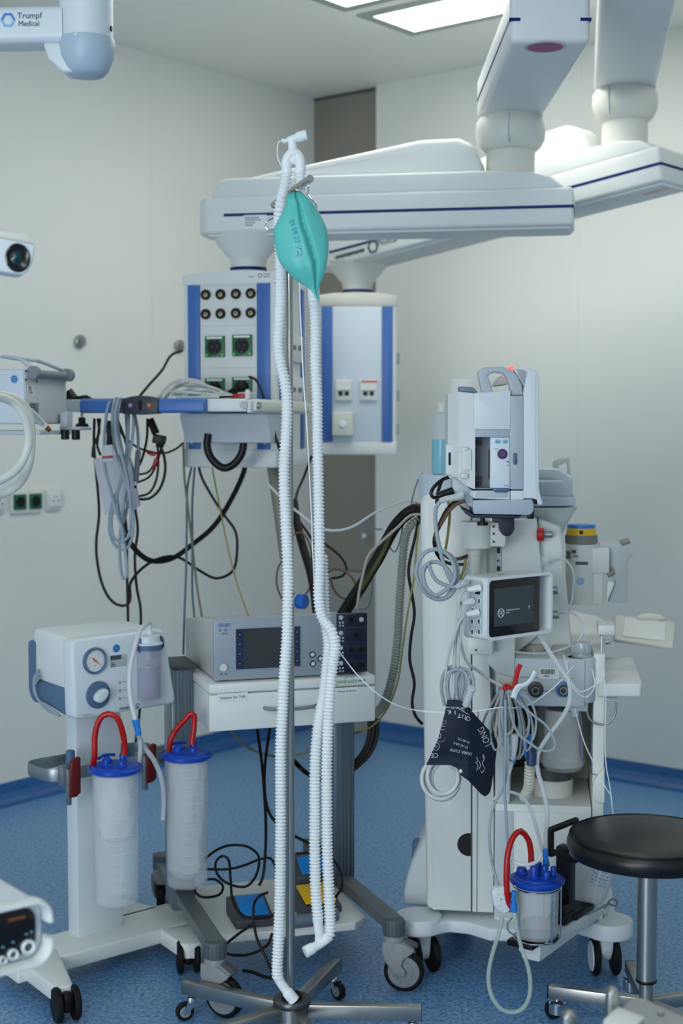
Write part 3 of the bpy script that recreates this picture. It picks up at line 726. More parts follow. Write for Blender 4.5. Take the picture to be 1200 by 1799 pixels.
solo('cable_coil', 'loose pile of grey cables lying on the shelf below the green sockets', 'cable', m, lightcable)
a = fs.ony(412, 696, .04); b = fs.ony(440, 690, .04); m = MB(); m.X = fs.M
m.box(a.x, b.x-.01, .02, .05, zs_+.001, zs_+.014, .003); m.cur = 1; m.box(a.x+.004, b.x, .05, .09, zs_+.001, zs_+.02, .004); m.cur = 2; m.X = Matrix.Identity(4); m.tube([sp_(418, .035, .006), sp_(395, .03, .006), sp_(380, .05, .005)], .003, 6)
solo('red_clip', 'small red and grey clip on the shelf in front of the sockets', 'clip', m, [red, palegrey, blackcable])
a = fs.ony(435, 700, .03); m = MB(); M = fs.M @ Matrix.Translation((a.x, .03, 0)); m.lathe([(.009, zs_+.0005), (.009, zs_+.02), (.0065, zs_+.022), (.0065, zs_+.026), (.005, zs_+.027)], 18, M)
solo('small_cap', 'small white cylinder standing at the front right corner of the shelf', 'cap', m, offwhite)
cable('black_cable', 'black cable looping from the lower right green socket to the shelf', ((438, 662, 4.5), (448, 666, 4.46), (458, 682, 4.42), (464, 700, 4.4)), .004, blackcable)
m = MB(); c = fh.w(fh.ony(426, 681, -.01).x, -.01, fh.ony(426, 681, -.01).z); d = (fh.w(0, -1)-fh.w(0, 0)).normalized()
m.cyl(c, c+d*.035, .017, 16, bev=.004); m.tube([c+d*.03, c+d*.035+Vector((-.015, 0, -.008)), c+d*.03+Vector((-.04, 0, -.024))], .009, 8)
solo('mains_plug', 'black mains plug in the lower right green socket of the supply head', 'plug', m, black)
cable('black_cable', 'black cable rising from the blue shelf rail to the left side of the supply head', ((243, 699, 4.36), (262, 676, 4.4), (285, 650, 4.5), (300, 625, 4.6), (320, 616, 4.7)), .0042, blackcable)

# ---------------------------------------------------------------- cables over the rail
fr_y = 4.3
def over(name, label, pts, r, mt, yb=.0):
    return cable(name, label, [(x, y, Y) for x, y, Y in pts], r, mt)
grp = 'grey looped cables over the blue rail'
m = MB()
loops = [((205, 716, 4.40), (197, 706, 4.34), (189, 716, 4.25), (184, 760, 4.25), (183, 800, 4.25), (186, 830, 4.25), (194, 860, 4.25), (203, 895, 4.25), (214, 930, 4.25), (222, 985, 4.25), (223, 1012, 4.25), (217, 1017, 4.25), (212, 1000, 4.26), (210, 960, 4.26), (213, 920, 4.27), (218, 880, 4.27)),
         ((216, 712, 4.40), (207, 700, 4.34), (199, 712, 4.24), (198, 760, 4.24), (206, 800, 4.24), (218, 840, 4.24), (230, 880, 4.24), (234, 930, 4.24), (226, 960, 4.25), (214, 966, 4.26), (200, 955, 4.26), (192, 930, 4.26), (196, 890, 4.27), (210, 850, 4.27), (222, 800, 4.28), (226, 740, 4.3), (225, 722, 4.36)),
         ((222, 712, 4.41), (213, 700, 4.33), (204, 714, 4.23), (203, 755, 4.23), (212, 795, 4.23), (222, 835, 4.23), (228, 870, 4.23), (230, 910, 4.24), (224, 945, 4.24), (208, 952, 4.25), (198, 940, 4.25), (196, 910, 4.26), (205, 870, 4.26), (218, 830, 4.27), (231, 780, 4.28), (235, 735, 4.3), (232, 722, 4.36)),
         ((228, 712, 4.42), (217, 702, 4.33), (208, 716, 4.26), (207, 750, 4.26), (216, 800, 4.28), (226, 850, 4.29), (222, 900, 4.3), (212, 930, 4.3)),
         ((221, 724, 4.38), (223, 780, 4.33), (217, 830, 4.33), (206, 870, 4.33), (213, 915, 4.33), (219, 940, 4.33)),
         ((236, 724, 4.38), (242, 760, 4.34), (243, 796, 4.34))]
for c in loops: m.tube([W(*p) for p in c], .0046, 8, .012)
m.cur = 1; m.tube([W(243, 792, 4.34), W(241, 815, 4.34), W(239, 846, 4.34)], .0085, 10); m.cur = 2; m.cyl(W(239, 846, 4.34), W(238, 853, 4.34), .004, 8); m.cyl(W(238, 858, 4.34), W(237, 864, 4.34), .0022, 8); m.cur = 3; m.cyl(W(238, 852, 4.34), W(238, 858, 4.34), .004, 8)
solo('cable_bundle', 'bundle of looped blue-grey cables hung over the blue shelf rail', 'cable', m, [greycable, mat('grey_strain_relief', srgb(110, 122, 130), .5), chrome, black])
m = MB(); p0 = W(190, 797, 4.2); M = Matrix.Translation(p0) @ Matrix.Rotation(R(-4), 4, 'Y'); m.box(-.016, .016, -.006, .006, -.026, .026, .004, M=M); m.cur = 1; m.box(-.018, .014, -.009, .008, -.013, -.006, .002, M=M)
m.cur = 2; m.tube([W(190, 748, 4.22), W(191, 765, 4.21), W(190, 782, 4.2)], .006, 8)
solo('grey_clip', 'small grey plastic clip with a red bar on the hanging cables', 'clip', m, [palegrey, red, black])
# translucent sheets hanging behind the cables
for (pl, lab, Y) in ((((164, 806), (208, 800), (222, 860), (212, 905), (184, 905)), 'left translucent plastic cover hanging behind the grey cables', 4.4), (((206, 800), (226, 796), (246, 888), (236, 896), (222, 892)), 'right translucent plastic cover hanging behind the grey cables', 4.42)):
    pts = [W(x, y, Y) for x, y in pl]; m = MB(); n = len(pts)
    vs = [tuple(q_+Vector((0, .0, 0))) for q_ in pts]+[tuple(q_+Vector((0, .018, 0))) for q_ in pts]
    m.add(vs, [list(range(n)), list(range(n, 2*n))[::-1]]+[(i, (i+1) % n, n+(i+1) % n, n+i) for i in range(n)])
    o = solo('plastic_cover', lab, 'cover', m, mat('pale_lilac_plastic', srgb(188, 192, 204), .4, alpha=.85))
Yb = 4.45
cb = lambda lab, pts, r=.0045, mt=None: cable('black_cable', lab, [(x, y, Yb+dy) for x, y, dy in pts], r, mt or blackcable)
cb('long black cable hanging left of the grey loops and curving up below them', ((166, 735, 0), (165, 780, 0), (169, 830, 0), (174, 900, 0), (169, 960, 0), (175, 1010, 0), (188, 1045, 0), (205, 1062, 0), (224, 1063, 0), (229, 1050, 0), (229, 1025, .02), (245, 1003, .04), (270, 985, .06), (300, 977, .08), (320, 982, .1), (350, 1002, .12), (380, 1016, .14), (408, 1004, .16), (416, 975, .18), (414, 935, .2), (394, 905, .22), (370, 868, .24), (352, 832, .25), (348, 800, .26)))
cb('thick black cable sagging from the grey loops up to the underside of the supply head', ((190, 740, -.02), (196, 800, 0), (203, 860, 0), (215, 915, .02), (232, 958, .04), (262, 984, .06), (300, 982, .1), (340, 955, .14), (375, 925, .18), (402, 885, .22), (428, 830, .25), (432, 800, .26)), .0085)
cb('straight black cable hanging behind the suction unit, left one', ((213, 870, .05), (222, 930, .05), (223, 1000, .05), (225, 1100, .05), (224, 1160, .05)))
cb('straight black cable hanging behind the suction unit, right one', ((237, 890, .05), (242, 930, .05), (237, 975, .05), (240, 1030, .05), (247, 1070, .05), (246, 1130, .05), (244, 1180, .05), (246, 1240, .05), (238, 1310, .05), (240, 1330, .05)))
cb('black cable forming a short loop under the left end of the rail', ((172, 735, .05), (174, 760, .05), (164, 785, .05), (163, 803, .06)))
cb('short black cable hanging beside the long one under the rail', ((176, 735, .04), (172, 770, .04), (171, 785, .04), (177, 800, .04)), .004)
cb('black cable sagging to the right from the rail to the head', ((205, 745, 0), (216, 765, 0), (240, 785, 0), (262, 793, .0), (290, 796, .1), (310, 788, .15), (322, 778, .2)), .0035)
cb('black lead loop under the black plug, outer one', ((280, 780, 0), (288, 800, 0), (290, 830, 0), (280, 860, 0), (262, 876, 0), (243, 877, 0)))
cb('black lead loop under the black plug, inner one', ((277, 780, 0), (278, 815, 0), (274, 845, 0), (262, 866, 0), (240, 873, 0)), .0038)
cb('black lead swinging under the red crocodile clips', ((285, 780, .01), (276, 812, .01), (262, 838, .01), (240, 848, .01)), .0035)
cb('thin black lead ending at the lower red clip', ((268, 822, .02), (258, 831, .02), (234, 834, .02)), .0035)
cb('black cable dropping behind the red clips to the left', ((259, 735, .0), (258, 770, .0), (250, 805, 0), (238, 830, 0)), .004)
cb('black double cable between the grey loops', ((207, 738, .03), (222, 780, .03), (226, 800, .03), (234, 830, .03), (234, 852, .03)), .0045)
m = MB(); m.tube([W(263, 736, 4.4), W(270, 752, 4.4), W(274, 762, 4.4)], .013, 6); m.box(-.02, .02, -.012, .012, -.014, .014, .004, M=Matrix.Translation(W(280, 772, 4.4)) @ Matrix.Rotation(R(12), 4, 'Y')); m.tube([W(277, 778, 4.4), W(277, 786, 4.4)], .006, 6); m.tube([W(285, 778, 4.4), W(285, 786, 4.4)], .006, 6)
solo('mains_plug', 'black plug hanging from the shelf underside with two leads', 'plug', m, black)
for (a, b, c, lab) in (((256, 791), (264, 797), (273, 797), 'upper red crocodile clip on a black lead'), ((264, 826), (272, 816), (275, 806), 'lower red crocodile clip on a black lead')):
    m = MB(); pts = [W(*a, 4.43), W(*b, 4.43), W(*c, 4.43)]; m.tube(pts, .006, 8, rf=lambda i, s: .0035+.004*min(1, s/.03)); m.cyl(pts[2]+Vector((0, -.003, .0)), pts[2]+(pts[2]-pts[1]).normalized()*.012, .003, 8)
    solo('crocodile_clip', lab, 'clip', m, red)
# ---------------------------------------------------------------- suction unit on its cart
cs = W(133, 1265, 3.58)
fu = Frame((cs.x, cs.y, 0), 41)          # x along the front panel (to the right and away), y into the unit
cart = thing('suction_unit', 'white surgical suction unit with gauge and knob on a white column cart', 'suction machine', fu)
zb_ = cs.z; zt_ = fu.ony(128, 1123, 0).z
def uf(px, py, y=0): o = fu.ony(px, py, y); return o.x, o.z
xr_ = uf(308, 1236)[0]; Wn = xr_; Dn = .21
m = MB()
prof = [uf(131, 1262), uf(126, 1135), uf(132, 1124), uf(228, 1112), uf(262, 1108), uf(286, 1106), uf(290, 1112), uf(309, 1228), uf(305, 1237), uf(140, 1264)]
m.prism(prof, 0, .05, 'y', .008, 3)
front_ = m.build('front_panel', coolwhite, cart)
m = MB(); m.prism([(0.004, .03), (.004, zt_-zb_-.01)], 0, 1) if False else None
# body behind the panel: white upper cover, blue lower shell
zm = fu.onx(42, 1188, 0).z; zm2 = fu.onx(122, 1208, 0).z
m = MB(); m.prism([(.03, zb_+.012), (.03, zt_-.003), (Dn, zt_+.004), (Dn+.01, zt_-.01), (Dn+.012, zm), (.05, zm2-.01)][::-1], .004, Wn-.03, 'x', .008, 3)
cov = m.build('top_cover', white2, cart)
m = MB(); m.prism([(.045, zb_+.012), (.045, zm2-.004), (Dn+.004, zm-.002), (Dn+.004, zm-.05), (.06, zb_+.002)][::-1], .001, Wn-.02, 'x', .008, 3)
m.build('lower_shell', slate, cart)
m = MB(); m.prism([(Dn-.006, zm-.065), (Dn-.006, zt_-.03), (Dn+.03, zt_-.03), (Dn+.034, zt_-.045), (Dn+.034, zm-.03), (Dn+.02, zm-.055)], .0, Wn-.03, 'x', .006)
m.build('rear_handle', slate, cart)
m = MB()
for k in range(3): m.tube([fu.w(-.006-.003*k, .175-.006*k, zm+.03-.01*k), fu.w(-.012, .19, zm-.0-.01*k), fu.w(-.012, .17, zm-.045), fu.w(-.006, .12+.01*k, zm-.062-.003*k), fu.w(.0, .08, zm-.078)], .0035, 8)
solo('mains_cable', 'grey mains cable wound around the rear handle of the suction unit', 'cable', m, greycable)
# gauge
def disc(m, px, py, r, y0, y1, seg=36): x, z = uf(px, py); m.cyl((x, y0, z), (x, y1, z), r, seg); return x, z
YG = 3.6; rg = 21.5/FPX*3.6/.9
x, z = uf(167, 1161, -.004)
m = MB(); M = Matrix.Translation((x, 0, z)) @ Matrix.Rotation(PI/2, 4, 'X')
m.lathe([(rg, -.002), (rg, .006), (rg*.93, .009), (rg*.83, .007), (rg*.82, .003)], 40, M); gg = m.build('gauge', slate, front_)
m = MB(); m.cyl((x, 0, z), (x, -.0035, z), rg*.83, 36); m.cur = 1
for k in range(21):
    a = R(225-13.5*k); r0 = rg*(.6 if k % 5 == 0 else .68)
    m.box(r0, rg*.76, -.0003, .0003, -.00035, .00035, M=Matrix.Translation((x, -.0037, z)) @ Matrix.Rotation(-a, 4, 'Y'))
text_mesh(m, 'bar', .005, front(x, -.0037, z-.012)); m.cur = 2
for k in (6, 13): a = R(225-13.5*k); text_mesh(m, '20', .003, front(x+rg*.5*math.cos(a), -.0037, z+rg*.5*math.sin(a)))
m.build('dial', [mat('dial_white', srgb(216, 220, 220), .4), ink, red], gg)
m = MB(); a = -48
Mn = Matrix.Translation((x-.001, -.0045, z+.002)) @ Matrix.Rotation(R(42), 4, 'Y')
m.prism([(-.008, -.0022), (-.008, .0022), (.0, .0016), (.019, .0003), (.019, -.0003), (0, -.0016)], -.001, .0005, 'y', M=Mn); m.cyl((x, -.0035, z), (x, -.0065, z), .0028, 14)
m.build('needle', mat('orange_needle', srgb(225, 84, 30), .4), gg)
x, z = uf(174, 1221, -.006); rk = 22/FPX*3.6/.9
m = MB(); M = Matrix.Translation((x, 0, z)) @ Matrix.Rotation(PI/2, 4, 'X'); m.lathe([(rk, -.002), (rk, .004), (rk*.96, .006), (rk*.75, .007), (0, .007)], 40, M, cap=False); kb = m.build('knob_base', slate, front_)
m = MB(); Mk = Matrix.Translation((x, 0, z)) @ Matrix.Rotation(R(-38), 4, 'Y')
m.prism([(-.02, -.004), (-.02, .004), (-.014, .0105), (-.004, .013), (.008, .012), (.02, .006), (.02, -.006), (.008, -.012), (-.004, -.013), (-.014, -.0105)], -.026, -.006, 'y', .0025, 3, M=Mk)
m.build('knob', coolwhite, kb)
m = MB(); disc(m, 204, 1139, .0088, -.001, 0, 28); x, z = disc(m, 204, 1139, .0062, -.0017, 0, 28); m.mi = [0]*len(m.mi)
m = MB(); m.cyl((x, 0, z), (x, -.0012, z), .0112, 30); m.cur = 1; m.cyl((x, 0, z), (x, -.0018, z), .0092, 30); m.cur = 0
for k in range(3): m.box(x-.005, x+.005, -.0022, -.0016, z+.0028-.0035*k, z+.004-.0035*k)
m.build('round_blue_sticker', [mat('sticker_ring', (1, 1, 1)), mat('sticker_blue', (0, 0, 0))], front_)
m = MB(); x0, z1 = uf(193, 1152); x1, z0 = uf(223, 1169); m.box(x0, x1, -.0008, 0, z0, z1); m.cur = 1
xx = x0+.002
for k in range(16):
    w_ = random.choice((.0006, .0010, .0016)); m.box(xx, xx+w_, -.0014, -.0006, z0+(z1-z0)*.6, z1-.001); xx += w_+.0009
for k in range(3): m.box(x0+.002, x0+.002+.016-.003*k, -.0014, -.0006, z0+.0022+.0042*k, z0+.0036+.0042*k)
m.build('barcode_label', [mat('silver_label', srgb(170, 178, 182), .4), darkink], front_)
m = MB(); x, z = uf(233, 1244)
x0, z0 = uf(210, 1245, -.0006); text_mesh(m, 'medela', .0128, front(x0, -.0006, z0), ax='LEFT')
x1, z1 = uf(242, 1240, -.0006)
m.tube([(x1+.0055*math.cos(R(20+30*k)), -.0008, z1+.0055*math.sin(R(20+30*k))) for k in range(11)], .0008, 5, raw=True); m.box(x1-.002, x1+.0015, -.0012, -.0002, z1-.0035, z1-.001)
x0, z0 = uf(147, 1257, -.0006); m.box(x0, x0+.022, -.0008, 0, z0-.0006, z0+.0004)
for py in (1199, 1213, 1227): x0, z0 = uf(211, py, -.0006); m.box(x0-.002, x0+.0015, -.0008, 0, z0-.002, z0+.0015); m.box(x0+.008, x0+.018, -.0008, 0, z0-.0005, z0+.0005)
m.build('lettering', ink, front_)
for py in (1199, 1213, 1227):
    x0, z0 = uf(211, py, -.0006); m = MB(); m.tube([(x0+.005*math.cos(R(36*k)), -.0004, z0+.005*math.sin(R(36*k))) for k in range(10)], .0005, 4, closed=True, raw=True); m.build('indicator_ring', palegrey, front_)
# overflow jar on the panel
xj, zj0 = uf(265, 1228, -.02); _, zj1 = uf(265, 1140, -.02); rj = 21.5/FPX*3.68; yj = -.012
Mj = Matrix.Translation((xj, yj, 0)); xj += 0
jar = MB(); jar.lathe([(0, zj0), (rj*.94, zj0), (rj, zj0+.003), (rj*1.04, zj1), (rj*.96, zj1), (rj*.92, zj0+.004), (0, zj0+.004)], 32, Mj, cap=False)
jr = jar.build('overflow_jar', mat('lilac_clear', srgb(190, 190, 208), .1, alpha=.34), cart)
m = MB(); m.lathe([(rj*1.08, zj1-.002), (rj*1.1, zj1+.012), (rj*1.0, zj1+.014)], 32, Mj); m.build('blue_collar', slate, jr)
m = MB(); m.lathe([(rj*1.16, zj1+.012), (rj*1.16, zj1+.016), (rj*.95, zj1+.018), (rj*.92, zj1+.034), (rj*.3, zj1+.036)], 32, Mj); m.cyl((xj+.004, yj, zj1+.03), (xj+.004, yj, zj1+.05), .0075, 16); m.build('jar_lid', coolwhite, jr)
m = MB()
for sx in (-1, 1): m.tube([(xj+sx*rj*1.0, yj-.006, zj1-.006), (xj+sx*rj*1.28, yj-.006, zj1+.004), (xj+sx*rj*1.2, yj-.006, zj1+.026), (xj+sx*rj*.95, yj-.006, zj1+.03), (xj+sx*rj*.95, yj-.008, zj1+.018)], .0022, 8, rf=lambda i, a: (.002, .005))
m.build('jar_clamp', slate, jr)
m = MB(); m.cyl((xj, yj, zj1-.03), (xj, yj, zj1), .008, 14); m.lathe([(0, zj1-.07), (.012, zj1-.048), (.012, zj1-.044), (.006, zj1-.044)], 16, Mj, cap=False); m.build('float_valve', white2, jr)
m = MB(); m.lathe([(0, zj0+.004), (rj*.9, zj0+.004), (rj*.95, zj0+(zj1-zj0)*.62), (0, zj0+(zj1-zj0)*.62)], 28, Mj, cap=False); m.build('fluid', mat('lilac_fluid', srgb(166, 164, 184), .1, alpha=.35), jr)
top = fu.w(xj+.004, yj, zj1+.048)
m = MB(); m.tube([top, top+Vector((-.0005, 0, .018))]+[W(*p) for p in ((258, 1096, 3.64), (246, 1108, 3.58), (236, 1140, 3.55), (228, 1180, 3.54), (229, 1225, 3.53), (238, 1266, 3.52))], .0062, 10)
m.cur = 1; m.cyl(W(238, 1264, 3.52), W(244, 1292, 3.52), .0095, 14, r2=.007)
m.cur = 0; m.tube([W(*p) for p in ((243, 1290, 3.52), (250, 1308, 3.55), (270, 1335, 3.58), (284, 1370, 3.6), (288, 1410, 3.62), (286, 1440, 3.62))], .0065, 10); m.tube([W(*p) for p in ((246, 1296, 3.53), (247, 1315, 3.54), (244, 1345, 3.55))], .0055, 10)
solo('suction_tube', 'milky tube arching from the overflow jar down to a blue connector and beyond', 'tube', m, [milky, skyplastic])
# column
cq = W(138, 1647, 3.77); q = fu.loc(cq); cx0 = q.x; cy0 = q.y; zbase = cq.z
cx1 = fu.ony(216, 1628, cy0).x
m = MB(); m.box(cx0, cx1, cy0, cy0+.055, zbase-.01, zb_+.03, .004); m.build('column', coolwhite, cart)
# base: cross beam and two tapering legs with casters
bx0 = fu.onz(84, 1690, zbase).x-.02; by0 = fu.onz(200, 1655, zbase).y
L_ = fu.onz(288, 1628, zbase); K_ = fu.onz(84, 1690, zbase)
yF = (L_.y+K_.y)/2; bx1 = fu.onz(352, 1612, zbase).x
bt = .042
m = MB(); m.prism([(bx0-.06, yF), (fu.onz(282, 1629, zbase).x, yF), (bx1, yF+.0), (bx1+.0, yF+.17), (bx0+.35, yF+.17), (bx0+.28, yF+.17), (bx0-.05, yF+.15)], zbase-bt, zbase, 'z', .006, 3)
base_ = m.build('base_beam', white, cart)
def leg(p0, p1, w0, w1):
    a = fu.loc(W(*p0)) if len(p0) == 3 else Vector(p0); b = fu.onz(p1[0], p1[1], zbase); a = fu.onz(p0[0], p0[1], zbase)
    d = (b-a); d.z = 0; n = Vector((-d.y, d.x, 0)).normalized(); e = d.normalized()
    m = MB(); m.prism([(a.x+n.x*w0, a.y+n.y*w0), (b.x+n.x*w1, b.y+n.y*w1), (b.x+e.x*.01+n.x*w1*.5, b.y+e.y*.01+n.y*w1*.5), (b.x+e.x*.01-n.x*w1*.5, b.y+e.y*.01-n.y*w1*.5), (b.x-n.x*w1, b.y-n.y*w1), (a.x-n.x*w0, a.y-n.y*w0)], zbase-bt, zbase+.0005, 'z', .006, 3)
    m.build('leg', white, cart); return b
e1 = leg((62, 1672), (112, 1731), .06, .024)
e2 = leg((318, 1628), (338, 1656), .06, .03)
def twin_caster(parent, x, y, ztop, r, yaw, mt, mt2=None, w=.05, name='caster', T=None):
    A = (T or Matrix.Identity(4)) @ Matrix.Translation((x, y, 0)) @ Matrix.Rotation(R(yaw), 4, 'Z')
    m = MB(); m.X = A; m.cyl((0, 0, r), (0, 0, ztop), .012, 16); m.box(-.028, r*.5, -w*.22, w*.22, r*.6, r*1.75, .01); o = m.build(name, mt, parent)
    for s in (-1, 1):
        m = MB(); m.X = A; y0 = s*w*.24; y1 = s*w*.5
        m.cyl((0, y0, r), (0, y1, r), r, 32, bev=.004); 
        if mt2: m.cur = 1; m.cyl((0, y1, r), (0, y1+s*.002, r), r*.76, 28, bev=.001)
        m.build('wheel', [rubber, mt2 or black], o)
    return o
twin_caster(cart, e1.x+.0, e1.y-.01, zbase-.03, .043, 75, black, None, .06)
for (x, y) in ((bx0-.12, yF+.4),): pass
rl = fu.w(bx0-.09, yF+.36)
m = MB(); m.prism([(bx0-.03, yF+.1), (bx0-.09, yF+.36), (bx0-.04, yF+.37), (bx0+.08, yF+.12)], zbase-bt, zbase, 'z', .006); m.build('leg', white, cart)
m = MB(); m.prism([(bx1-.16, yF+.15), (bx1-.14, yF+.36), (bx1-.09, yF+.36), (bx1-.04, yF+.15)], zbase-bt, zbase, 'z', .006); m.build('leg', white, cart)
twin_caster(cart, bx0-.065, yF+.35, zbase-.03, .043, 40, black, None, .06)
twin_caster(cart, bx1-.115, yF+.34, zbase-.03, .043, 20, black, None, .06)
e2l = fu.loc(WZ(310, 1655, .04)); twin_caster(cart, e2.x-.0, e2.y+.02, zbase-.03, .043, 60, black, None, .06)
# rail ring around the column
yR = cy0-.055; zr = fu.ony(150, 1355, yR).z
xa = fu.ony(72, 1345, yR+.05).x; xb = fu.ony(288, 1300, yR+.02).x+.01
rp = rpoly(xa, xb, yR, yR+.15, .045, 6)
m = MB(); vs = [Vector((p_[0], p_[1], zr)) for p_ in rp]
m.tube(vs, .01, 8, closed=True, raw=True, rf=lambda i, a: (.0175, .003), flat=(0, 0, 1)); rail = m.build('rail_ring', alu, cart)
m = MB(); x, z = fu.ony(121, 1345, yR+.02).x, 0; m.cyl((x, yR+.012, zr-.02), (x, yR+.012, zr+.06), .012, 20, bev=.003); m.build('blue_post', slate, rail)
m = MB(); m.box(cx0+.02, cx1-.01, yR+.1, cy0+.06, zr-.012, zr+.012, .002); m.build('rail_bracket', alu, rail)

# canisters with blue lids
def canister(px, pyb, pyt, Y, rbody, label, fill, bracket_px):
    c = W(px, pyb, Y); zb2_ = c.z; zt2_ = W(px, pyt, Y-.0).z
    fr = Frame((c.x, c.y, 0), 41)
    t = thing('suction_canister', label, 'canister', fr); t.location.z = zb2_; H = zt2_-zb2_
    m = MB(); r = rbody
    m.lathe([(0, 0), (r*.88, 0), (r*.94, .006), (r*1.0, H), (r*.985, H), (r*.925, .009), (r*.86, .004), (0, .004)], 44, cap=False); cup = m.build('clear_cup', clear, t)
    m = MB()
    for k in range(2, 15):
        zz = H*(k/15.2); rr_ = r*(.945+.055*zz/H)+.0003; a0 = R(-135); 
        n_ = 8 if k % 2 else 11
        m.tube([(rr_*math.cos(a0+R(6*j)), rr_*math.sin(a0+R(6*j)), zz) for j in range(n_)], .0007, 4, raw=True)
    m.build('graduation', mat('white_mark', srgb(226, 230, 230), .6, alpha=.8), cup)
    # crumpled liner bag
    def liner():
        m = MB(); ns, nz = 40, 36; vs = []; fs = []; rnd = random.Random(int(px))
        ph = [rnd.uniform(0, 6.28) for _ in range(8)]
        z0 = .02 if fill > .9 else H*(1-fill)
        for j in range(nz+1):
            f = j/nz; z = z0+(H-.01-z0)*f
            for i in range(ns):
                a = 2*PI*i/ns
                k = .86+.05*math.sin(3*a+ph[0]+5*f)+.035*math.sin(7*a+ph[1]-9*f)+.03*math.sin(11*f*2+2*a+ph[2])+.02*math.sin(13*a+ph[3]+7*f)
                if fill < .9: k *= 1-(.35+.25*math.sin(2*a+ph[4]+3*f))*(1-f)
                if f < .08: k *= .5+.5*(f/.08)
                vs.append((r*k*.98*math.cos(a), r*k*.98*math.sin(a), z))
        for j in range(nz):
            for i in range(ns): fs.append((j*ns+i, j*ns+(i+1) % ns, (j+1)*ns+(i+1) % ns, (j+1)*ns+i))
        m.add(vs, fs, True); return m
    liner().build('liner_bag', frost, t)
    # lid with ports
    m = MB(); R_ = r*1.17
    m.lathe([(r*.98, H-.012), (r*1.02, H-.004), (R_, H-.004), (R_, H+.003), (R_*.96, H+.005), (R_*.9, H+.0025), (R_*.84, H+.008), (r*.85, H+.009), (0, H+.010)], 48, cap=False)
    lid = m.build('lid', blueplastic, t)
    for (x, y, rr_, hh) in ((-.022, .004, .0125, .026), (.03, .012, .009, .03), (.002, -.028, .009, .022), (-.005, .032, .007, .024)):
        m = MB(); M = Matrix.Translation((x, y, H)); m.lathe([(rr_*1.25, .006), (rr_*1.25, .011), (rr_, .013), (rr_, hh-.002), (rr_*.85, hh)], 20, M); m.build('port', blueplastic, lid)
    m = MB(); m.tube([(-.03, .03, H+.022), (-.01, .036, H+.027), (.018, .03, H+.025)], .004, 8); m.build('tethered_plug', blueplastic, lid)
    return t, H, fr, zb2_
t1, H1, f1, zc1 = canister(205, 1583, 1349, 3.5, .0575, 'front suction canister with blue lid, half empty liner, left one', .55, 150)
t2, H2, f2, zc2 = canister(329, 1553, 1326, 3.66, .0565, 'suction canister with blue lid full of crumpled liner, right of the front one', 1, 290)
for (t_, H_, f_, zc_, a, pts, lab) in ((t1, H1, f1, zc1, 0, ((163, 1344, 3.5), (166, 1328, 3.48), (167, 1290, 3.48), (176, 1262, 3.48), (190, 1254, 3.48), (205, 1260, 3.48), (215, 1285, 3.49), (219, 1310, 3.5), (218, 1326, 3.5)), 'red tube arching over the left suction canister'),
                                       (t2, H2, f2, zc2, 0, ((297, 1318, 3.66), (300, 1298, 3.66), (312, 1278, 3.67), (326, 1264, 3.68), (334, 1254, 3.68), (341, 1256, 3.68), (341, 1275, 3.68), (337, 1308, 3.67)), 'red tube bent over the right suction canister')):
    cable('red_tube', lab, pts, .0075, redtube, 'tube', seg=12)
def bracket(px0, px1, py0, py1, Y, lab):
    a = fu.loc(W(px0, py0, Y)); b = fu.loc(W(px1, py1, Y)); 
    tb = thing('canister_bracket', lab, 'bracket', Frame(fu.w(a.x, yR), 41)); T = Matrix.Rotation(-0, 4, 'Z') @ tb.matrix_world
    k = Frame(fu.w(a.x, yR), 41)
    m = MB(); m.box(0, .03, -.02, .008, zr-.026, zr+.026, .004); m.box(.012, .024, -.026, -.012, zr-.075, zr+.02, .003); m.build('clamp', alu, tb)
    m = MB(); m.prism([(.016, zr-.055), (.02, zr+.04), (.045, zr+.05), (.048, zr+.045), (.048, zr-.045), (.035, zr-.055)], -.032, -.018, 'y', .003); m.build('red_holder', mat('dark_red_plastic', srgb(98, 14, 14), .4), tb)
bracket(136, 160, 1340, 1400, 3.6, 'metal clamp with dark red holder behind the left canister')
bracket(274, 300, 1310, 1370, 3.75, 'metal clamp with dark red holder behind the right canister')
# ---------------------------------------------------------------- trolley with the electrosurgical generator
cv = W(368, 1286, 3.70); fv = Frame((cv.x, cv.y, 0), 18)
zv0 = cv.z; zv1 = fv.ony(366, 1203, 0).z; Wv = fv.ony(659, 1266, 0).x; Dv = .47
tv = thing('equipment_trolley', 'grey and white equipment trolley with a wide drawer unit and low white shelf', 'medical trolley', fv)
zsp = fv.ony(500, 1208, 0).z; zsp = zv0+(zv1-zv0)*.80
m = MB(); m.box(0, Wv, 0, Dv, zsp, zv1, .003); sl = m.build('top_slab', white, tv)
m = MB(); m.box(.002, Wv-.002, .014, Dv, zv0, zsp-.002, .002); dc = m.build('drawer_case', white2, tv)
m = MB(); m.box(0, Wv, 0, .015, zv0, zsp-.004, .002); dr = m.build('drawer', white, tv)
m = MB(); xh0, zh_ = fv.xy(467, 1246, -.02); xh1, _ = fv.xy(560, 1238, -.02)
m.tube([(xh0, -.001, zh_+.0), (xh0+.012, -.018, zh_-.001), ((xh0+xh1)/2, -.028, zh_-.002), (xh1-.012, -.018, zh_-.001), (xh1, -.001, zh_)], .006, 10, rf=lambda i, a: (.005, .004)); m.build('handle', slate if False else midgrey, dr)
def plate(px0, py0, px1, py1, s, sz, par, yy=-.0006):
    x0, z1 = fv.xy(px0, py0, yy); x1, z0 = fv.xy(px1, py1, yy); m = MB(); m.box(x0, x1, -.001, .0005, min(z0, z1), max(z0, z1)); m.cur = 1
    text_mesh(m, s, sz, front((x0+x1)/2, -.0013, (z0+z1)/2)); return m.build('drawer_label', [paper, ink], par)
